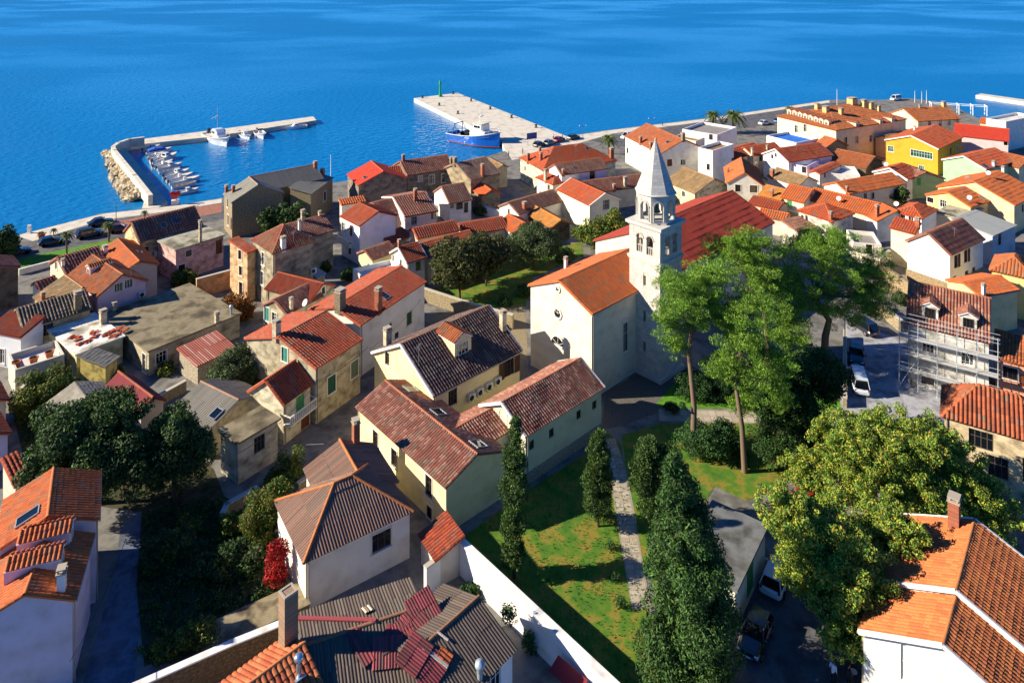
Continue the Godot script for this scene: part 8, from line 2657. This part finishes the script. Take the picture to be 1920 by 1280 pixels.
	win(0, -2.5, 3.97, 1, 1.4, "b")
	house("orange_slope_house", "grey gabled house with bright orange left slope", "house", 49.24, -153.42, 1.321, 11.84, 7.35, 5, 2.46, "g", 1, "d8d4c6", "p", "orange")
	win(3, -1.31, 4.07, 1.1, 1.5, "b")
	win(3, 1.75, 4.16, 1.5, 1.5, "b")
	feat("c", -0.28, -2.98, 5.46, 0.5, 1.3, "b")
	feat("c", 4.99, 3.1, 5.38, 0.6, 1.4, "b")
	feat("n", -0.16, -1.44, 6.49, 0, 1.7, "")
	house("round_window_house", "white gabled house with two small round gable windows", "house", 67.15, -169.17, 0.433, 14.1, 8.23, 5.4, 2.08, "g", 1, "f2f0ea", "p", "red")
	win(3, -1.08, 5.46, 0.7, 1, "k")
	win(3, 0.02, 6.06, 0.6, 0.9, "k")
	feat("n", -1.88, 1.41, 6.76, 0, 1.7, "")
	feat("W", 0, 0, 0, 0, 0)
	house("lilac_terrace_house", "lilac flat topped house with white railing", "house", 68.18, -167.08, 0.819, 12.02, 5.2, 4.4, 0, "f", 1, "d8cdea", "p", "whiteflat")
	win(3, 2.6, 4.2, 1, 1.4, "b")
	house("blue_terrace_house", "white house with bright blue roof terrace and railing", "house", 70.83, -181.79, 0.542, 8.52, 8.88, 6, 0, "f", 1, "eeece6", "p", "blueflat")
	house("hotel", "big cream hotel with orange roof, many chimneys and dormer row", "house", 90.29, -197.32, 0.487, 28.74, 19.19, 8, 3.4, "h", 1, "f0e2b8", "p", "orangebrown")
	feat("c", -6.95, -2.15, 10.63, 1.3, 1.6, "y")
	feat("c", -7.37, 1.02, 10.47, 1.8, 1.6, "y")
	feat("c", -4.96, 3.82, 10.04, 1.3, 1.8, "y")
	feat("c", 4.58, 0, 11.39, 2.6, 1.8, "y")
	feat("c", 6.68, 2.04, 10.67, 1.6, 2.2, "y")
	feat("c", 7.96, 3.28, 10.23, 1.6, 2, "y")
	feat("c", 9.32, 4.62, 9.76, 1.2, 1.6, "y")
	feat("E", -12.09, -7.14, 8.8, 0, 0, "")
	feat("E", -12.03, -5.38, 8.82, 0, 0, "")
	feat("E", -12.22, -3.45, 8.76, 0, 0, "")
	feat("E", -12.39, -1.57, 8.69, 0, 0, "")
	feat("E", -12.56, 0.29, 8.63, 0, 0, "")
	feat("E", -12.74, 2.12, 8.57, 0, 0, "")
	feat("E", -12.91, 3.91, 8.51, 0, 0, "")
	feat("E", -13.06, 5.66, 8.45, 0, 0, "")
	win(0, -6.18, 4.75, 1.2, 1.8, "wl")
	win(0, -0.52, 4.34, 1.2, 1.8, "wl")
	win(3, -0.12, 6.68, 1, 2, "w")
	win(3, -3.01, 5.85, 1, 2, "w")
	win(0, -10.46, 5.02, 1, 1.7, "b")
	feat("E", -6.13, 9.56, 8.01, 0, 0, "")
	feat("E", 3.04, 9.89, 7.71, 0, 0, "")
	feat("E", 7.86, 9.89, 7.53, 0, 0, "")
	wing(119.11, -207.76, 0.214, 14.41, 11.26, 6.2, 2.54, "g", 1, "eadcb4", "p", "orangebrown")
	win(0, -3.16, 6.39, 1, 1.7, "w")
	win(0, 0.36, 6.48, 1, 1.7, "wl")
	win(0, 3.31, 6.59, 1, 1.5, "wl")
	win(0, 5.86, 6.72, 1, 1.5, "wl")
	feat("c", 6.43, 0.18, 8.65, 1.2, 1.6, "y")
	feat("c", -1.85, 0.34, 8.58, 0.5, 1, "c")
	house("yellow_house", "bright yellow house with wide green gable window", "house", 103.41, -180.46, 0.726, 17.6, 12.19, 6.4, 2.14, "g", 1, "eda52c", "p", "orangered")
	win(3, -4.7, 4.4, 1.3, 1.4, "wg")
	win(3, 2.29, 4.42, 4.8, 1.6, "wg")
	win(3, 2.29, 1.26, 1.1, 1, "wg")
	win(0, 0.43, 4.33, 1.2, 1.4, "k")
	win(0, 4.96, 4.2, 1.1, 1.6, "wl")
	feat("c", 2.61, -3.17, 7.43, 0.6, 1.2, "w")
	feat("n", 0.13, 1.59, 7.98, 0, 1.7, "")
	feat("W", 0, 0, 0, 0, 0)
	house("pink_long_house", "pale pink house with smooth red roof", "house", 124.07, -190.16, -0.599, 12.12, 10.89, 5.2, 2.18, "g", 1, "e9c3c0", "p", "vivid")
	win(0, 5.92, 6.1, 0.8, 1, "b")
	win(0, 6.03, 4.53, 0.8, 1, "b")
	house("white_edge_house", "blank white house at far right edge", "house", 138.08, -198.91, 0.514, 15.8, 5, 7.4, 0, "f", 1, "f0eee8", "p", "whiteflat")
	house("mint_house", "pale mint house with orange roof and skylights", "house", 104.95, -161.43, 0.537, 13.63, 9.37, 6.2, 1.86, "g", 1, "a2d2a0", "p", "orangered")
	feat("k", -5.58, 3.93, 6.5, 1.6, 1.2, "")
	feat("k", -1.32, 3.67, 6.59, 1.2, 0.8, "")
	feat("c", -3.11, 4.98, 5.93, 0.7, 1.2, "w")
	feat("W", 0, 0, 0, 0, 0)
	house("right_orange_house", "house with ribbed orange roof at right edge", "house", 112.81, -162.05, -1.142, 7.47, 8, 5.6, 1.8, "g", 1, "e6d6b4", "p", "orangebrown")
	feat("c", -3.94, 3.35, 5.88, 0.7, 1.2, "w")
	house("peach_complex_house", "peach house with broad orange roof and two skylights", "house", 88.75, -140.76, 0.54, 13.04, 8.55, 5, 1.72, "g", 1, "ecc98a", "p", "orange")
	feat("k", -0.44, 3.37, 5.35, 1.1, 1.2, "")
	feat("k", 2.89, 3.2, 5.43, 1.1, 1.2, "")
	win(3, -4.01, 4.26, 1.2, 1, "b")
	win(3, -0.86, 4.22, 1.2, 1.4, "wl")
	feat("c", 6.35, -2.61, 5.67, 0.9, 1.3, "b")
	feat("d", -5.11, 3.3, 5.39, 0, 0, "")
	feat("n", -4.2, 1.56, 6.09, 0, 1.7, "")
	wing(94.48, -142.88, 0.62, 12.31, 13.86, 5.4, 2.78, "g", 1, "ead2a0", "p", "orange")
	feat("c", 6.17, 0.57, 7.95, 0.7, 1.3, "w")
	win(0, -1.86, 4.02, 0.9, 1.4, "k")
	feat("d", -0.74, 0.38, 8.02, 0, 0, "")
	house("long_orange_house", "long house with ribbed orange roof in the middle of lanes", "house", 64.63, -139.21, 2.312, 12.56, 7.69, 4, 1.56, "g", 1, "d9d2b8", "p", "orange")
	feat("c", 5.29, -3.3, 4.22, 0.6, 1, "b")
	feat("d", 0.22, -2.67, 4.46, 0, 0, "")
	feat("n", -2.65, -0.76, 5.24, 0, 1.7, "")
	house("balcony_house", "grey white house with red roof and walled balcony", "house", 57.49, -131.86, 0.612, 7.2, 7.08, 4.8, 1.5, "h", 1, "dedbd2", "o", "orangered")
	feat("c", -3.23, 2.92, 4.95, 0.7, 1.4, "b")
	win(0, 0.81, 1.35, 1.1, 1.9, "d")
	feat("a", 3, -2.15, 4.14, 0, 0)
	house("green_shutter_house", "house with orange roof, green shutter and stone balcony", "house", 57.5, -143, -0.817, 4.99, 8.09, 4.2, 1.84, "g", 1, "e9e0c4", "p", "orange")
	win(0, -0.56, 3.37, 1, 1.6, "gr")
	feat("Y", 0, -0.3, 0.66, 0, 0)
	house("small_courtyard_house", "house with orange roof over open white courtyard", "house", 69.59, -132.78, -1.382, 4.43, 8.49, 3.8, 1.7, "g", 1, "eeece4", "p", "orange")
	feat("c", 1.04, 3.27, 4.18, 0.7, 2.4, "b")
	win(0, -1.14, 0.84, 1, 1.6, "k")
	house("low_ridge_house", "low red roofed house squeezed beside church roof", "house", 49.83, -140, -0.747, 6.2, 5.21, 3.6, 0.92, "g", 1, "d8cab0", "p", "red")
	house("amber_roof_house", "low house with amber roof beside church roof", "house", 53.63, -145.32, -0.839, 4.95, 6.62, 3.8, 1.34, "g", 1, "d8cab0", "p", "golden")
	feat("c", 0.31, 2.82, 3.99, 0.6, 1.5, "b")
	house("sandy_roof_house", "white house with sandy old roof and brick chimney", "house", 60.36, -154.89, 2.082, 8.3, 6.65, 4, 1.48, "g", 1, "eceadf", "p", "tan")
	feat("c", 2.83, -3.38, 3.97, 0.9, 1.8, "b")
	house("wide_orange_house", "house with wide ribbed orange roof and grey patch", "house", 73.64, -150.3, 0.423, 16.7, 6.73, 4.2, 1.5, "g", 1, "e2ddc8", "p", "orange")
	win(0, -1.39, 2.97, 0.9, 1.3, "b")
	win(0, -3.54, 3.08, 0.9, 1.3, "k")
	feat("c", -8.44, 2.69, 4.5, 0.5, 1.1, "b")
	feat("n", -7.44, 1.39, 5.07, 0, 1.7, "")
	house("white_dish_house", "white gabled house with red roof and rooftop dish", "house", 83.85, -156.94, 0.66, 6.29, 7.44, 4.6, 1.68, "g", 1, "eeede6", "p", "red")
	feat("d", -3.44, -0.61, 5.62, 0, 0, "")
	feat("c", 3.4, 3.95, 4.49, 0.6, 0.9, "b")
	feat("W", 0, 0, 0, 0, 0)
	house("tan_orange_house", "low house with half tan half orange roof", "house", 80.57, -168.55, -0.872, 8.87, 9.08, 4.2, 1.84, "g", 1, "6a5a48", "o", "orangebrown")
	house("small_peak_house", "small house with steep orange roof beside hotel", "house", 78.99, -178.2, 1.889, 4.2, 7.15, 5.4, 1.8, "g", 1, "b59a6a", "p", "orange")
	house("white_flat_house", "white flat roofed house behind the wide orange roof", "house", 72.49, -161.65, -0.286, 9.35, 7.08, 3.6, 0, "f", 1, "eeece6", "p", "whiteflat")
	house("small_orange_cap_house", "small white house with orange pavilion roof and dish", "house", 74.14, -132.03, 0.7, 7.42, 4.95, 5, 1.2, "h", 1, "efede8", "p", "orangered")
	win(3, -0.9, 4.41, 0.8, 1.2, "b")
	win(3, 0.46, 4.3, 0.8, 1.2, "wl")
	feat("d", -1.77, -2.71, 4.88, 0, 0, "")
	house("tiny_tile_house", "narrow house with small red tile roof and cream wall", "house", 65.66, -120.18, -0.863, 4.16, 2.6, 6, 1.3, "s", -1, "efe4bc", "p", "red")
	feat("c", 2.37, -0.5, 6.23, 0.8, 1.4, "b")
	house("big_white_house", "big white house on stone base with red brown roof", "house", 69.42, -115.22, 0.594, 11.41, 6.86, 6, 2.44, "g", 1, "efebe0", "p", "redbrown")
	win(0, -3.48, 4.59, 1.2, 2, "o1")
	win(0, -0.31, 4.68, 1.2, 2, "o1")
	win(0, -4.04, 1.58, 1.2, 1.8, "k")
	win(0, -0.02, 1.56, 1.2, 1.6, "k")
	win(0, 2.36, 1.54, 1.1, 1.6, "k")
	feat("s", 0, 0, 0, 0, 0)
	feat("n", -0.97, 1.79, 7.16, 0, 1.7, "")
	house("grey_sheet_house", "grey blue house with pale sheet metal roof", "house", 81.85, -124.7, 0.581, 8.86, 6.67, 5.2, 0.8, "s", -1, "b9bdc4", "p", "sheet")
	win(0, -1.6, 3.93, 1.1, 2, "k")
	house("grey_patch_house", "low house with grey flat roof behind orange pavilion", "house", 83.51, -134.18, 0.681, 9.67, 5.08, 4.4, 0, "f", 1, "c9c4b6", "p", "greyflat")
	house("right_corner_house", "house with orange barrel roof at right edge above terrace", "house", 73.48, -105.08, -0.694, 5.46, 7, 6, 1.8, "h", 1, "f0d98c", "p", "orangebrown")
	house("roof_garden_house", "orange roofed house with open white roof tank terrace", "house", 65.84, -100.78, 0.304, 7.19, 5.53, 5.4, 0.82, "g", 1, "e9cf98", "p", "orange")
	feat("c", -2.82, 3.06, 4.08, 0.5, 1.6, "w")
	house("scaffolded_house", "grey house wrapped in scaffolding with red mansard roof and two dormers", "house", 53.07, -87.46, -0.574, 8.59, 8, 7.2, 3.6, "g", 1, "dcdcda", "o", "redbrown")
	feat("E", -1.8, 3.09, 8, 0, 0, "")
	feat("E", 2.06, 3.22, 7.87, 0, 0, "")
	win(0, -1.96, 5.02, 1.2, 1.5, "wl")
	win(0, 1.99, 4.78, 1.2, 1.5, "wl")
	win(0, -2, 1.28, 1.3, 1.5, "b")
	house("salmon_house", "salmon house with barrel tile roof beside scaffolding", "house", 59.08, -84.16, -0.633, 4.37, 7, 5.2, 1.8, "g", 1, "e09a7a", "p", "orangebrown")
	win(0, -0.56, 3.82, 1.4, 1.4, "bw")
	win(0, 0.55, 3.35, 0.8, 1.4, "d")
	house("barrel_roof_house", "beige house with heavy barrel tile hip roof and dark windows", "house", 47.93, -70.96, -0.565, 9.43, 6.13, 5.8, 2.6, "h", 1, "d8c7a4", "o", "barrel")
	win(0, -1.43, 4.54, 2, 1.7, "k")
	win(0, -0.05, 2.38, 1.6, 2, "k")
	win(0, 2.56, 2.94, 1.4, 2.2, "k")
	house("big_orange_house", "white house with big orange tiled roof split by white parapet", "house", 32.58, -51.66, 0.868, 8.1, 10.09, 6, 2.12, "g", 1, "ece8dc", "p", "bigorange")
	feat("c", 3.21, -1.2, 7.61, 1, 2.4, "r")
	feat("W", 0, 0, 0, 0, 0)
	wing(28.54, -46.91, 0.868, 4.58, 9.87, 5.6, 2.08, "g", 1, "ece8dc", "p", "bigorange")
	win(3, -1.59, 5.01, 1.7, 2.4, "c")
	feat("W", 0, 0, 0, 0, 0)
	house("garden_pavilion", "grey flat roofed garden pavilion with green doors", "house", 17.25, -58.59, -2.2, 7.86, 4.89, 3.4, 0, "f", 1, "d9dcc8", "p", "darkflat")
	win(2, -0.16, 1.59, 1.6, 2.4, "gr")
	house("lean_to_shed", "yellow lean-to shed between patched roof and concrete roof", "house", -49.94, -86.93, 1.367, 2.36, 4, 2.6, 0.8, "s", -1, "d9c878", "o", "greyslate")
	house("striped_awning_shed", "small shed with pale striped roof beside mildewed tall house", "house", -30.16, -110.89, 0.982, 1.97, 2.5, 2.6, 0.5, "s", -1, "b8b2a4", "o", "sheet")
	house("yard_shed", "low tiled shed in yard below pink flat house", "house", -48.56, -103.88, 0.933, 3.56, 2.6, 2.3, 0.5, "s", -1, "b9a58c", "o", "red")
	house("back_yard_shed", "small tiled shed in yard behind twin roof house", "house", -23.08, -126.27, 0.694, 2.36, 3, 2.6, 0.7, "s", -1, "d2c4ae", "o", "redbrown")
	house("patio_shed", "low grey shed beside orange gable cottage", "house", -8.7, -149.04, 0.827, 2.88, 3, 2.6, 0, "f", 1, "a8a092", "o", "greyflat")
	house("dark_roof_lean_to", "dark tiled lean-to behind the white terrace", "house", -20.12, -125.09, 0.908, 5.31, 3, 2.8, 0.7, "s", -1, "d2c4ae", "o", "red")
	house("red_annex", "low annex with red roof right of church roof", "house", 49.47, -135.43, -0.597, 5.19, 4.29, 3, 0.84, "g", 1, "e2d6bc", "p", "orange")
	house("corner_annex", "low annex with brown tile roof under the walled balcony", "house", 51.55, -129.26, 0.455, 4.83, 4, 3.2, 0.8, "s", -1, "d8d2c4", "o", "brown")
	house("terrace_annex", "low flat white annex with terrace beside small courtyard house", "house", 60.24, -123.28, -0.263, 4.35, 6, 3, 0, "f", 1, "e6e2d6", "p", "terracegrey")
	win(0, 0.28, 2.66, 1, 1.6, "b")
	house("far_row_house", "narrow house with orange roof between hotel and yellow house", "house", 100.26, -189.6, 0.649, 9.81, 4.74, 4.6, 0.96, "g", 1, "d8c090", "p", "tan")
	house("quay_shed", "long low orange roofed shed behind pink house by water", "house", 142.09, -214.65, -0.753, 3.59, 6.42, 3, 1.12, "g", 1, "e0c8b0", "p", "orange")
	house("middle_row_house", "small house with red roof between tan roof and wide orange roof", "house", 70.09, -161.11, 0.732, 10.53, 2.76, 4.4, 0.56, "g", 1, "e6e0d4", "p", "red")
	win(0, -2.59, 4.29, 0.8, 1.1, "b")
	house("green_wall_house", "low green walled house with red roof below mint house", "house", 88.2, -157.75, -1.391, 6.94, 9.73, 3.8, 1.72, "g", 1, "8fae8a", "p", "redbrown")
	win(1, -1.52, 3.62, 0.9, 1.6, "gr")
	house("orange_ridge_house", "house with curved orange barrel tiles and tall brick chimney at bottom edge", "house", -15.96, -44.9, -2.343, 6.73, 4.55, 4.8, 1.02, "g", 1, "b9a58c", "p", "near")
	feat("c", -2.87, 1.29, 5.24, 0.95, 3.4, "T")
	feat("V", -2.17, -1.33, 5.2, 0, 0, "")
	house("broken_roof_house", "derelict house with dark corrugated roof torn open to red sheets", "house", -10.1, -49.2, 0.369, 8.33, 8, 4, 1.2, "g", 1, "b8ad9c", "o", "darkrib")
	feat("R", 4.07, 0.2, 0.3, 2, 2, "8c4044")
	feat("R", 3.17, 0.79, 0.5, 1.8, 1.6, "a0484a")
	feat("R", 2.32, 1.28, 0.2, 1.8, 1.6, "8c4044")
	feat("R", 1.21, 1.97, -0.2, 2, 1.8, "a44c4e")
	feat("R", -0.47, 1.15, 0.35, 0.9, 2.4, "964246")
	feat("R", 0.46, -1.52, 0.2, 0.6, 0.8, "d8d4b0")
	feat("B", -4.22, -3.22, 0.8, 0.03, 0.28, "963e44")
	feat("B", 1.58, 0.46, 1.27, 1.39, 0.28, "8c3a3e")
	feat("B", 0.84, 2.06, 3.22, 1.65, 0.16, "5a4a40")
	house("dark_sheet_house", "white walled house with dark corrugated roof beside white wall", "house", -4.4, -48.93, 0.816, 6.03, 7.43, 4.2, 1.3, "g", 1, "e6e6ea", "p", "darkrib")
	feat("R", -2.92, 0.06, 0.3, 2.2, 1.6, "964246")
	feat("R", -2.5, 1.35, 0.2, 2.2, 1.4, "8e3e42")
	feat("B", -2.22, 0.13, -1.57, 1.84, 0.3, "d4ccbc")
	feat("R", -1.36, 1.25, 0.3, 0.8, 0.9, "tile")
	feat("B", -0.89, 0, -0.62, 0.78, 0.1, "d8cfc0")
	win(0, 1.03, 3.6, 1.3, 1.7, "wy")
	feat("c", -0.21, 3.4, 4.29, 0.45, 1.2, "v")
	finish_volume()
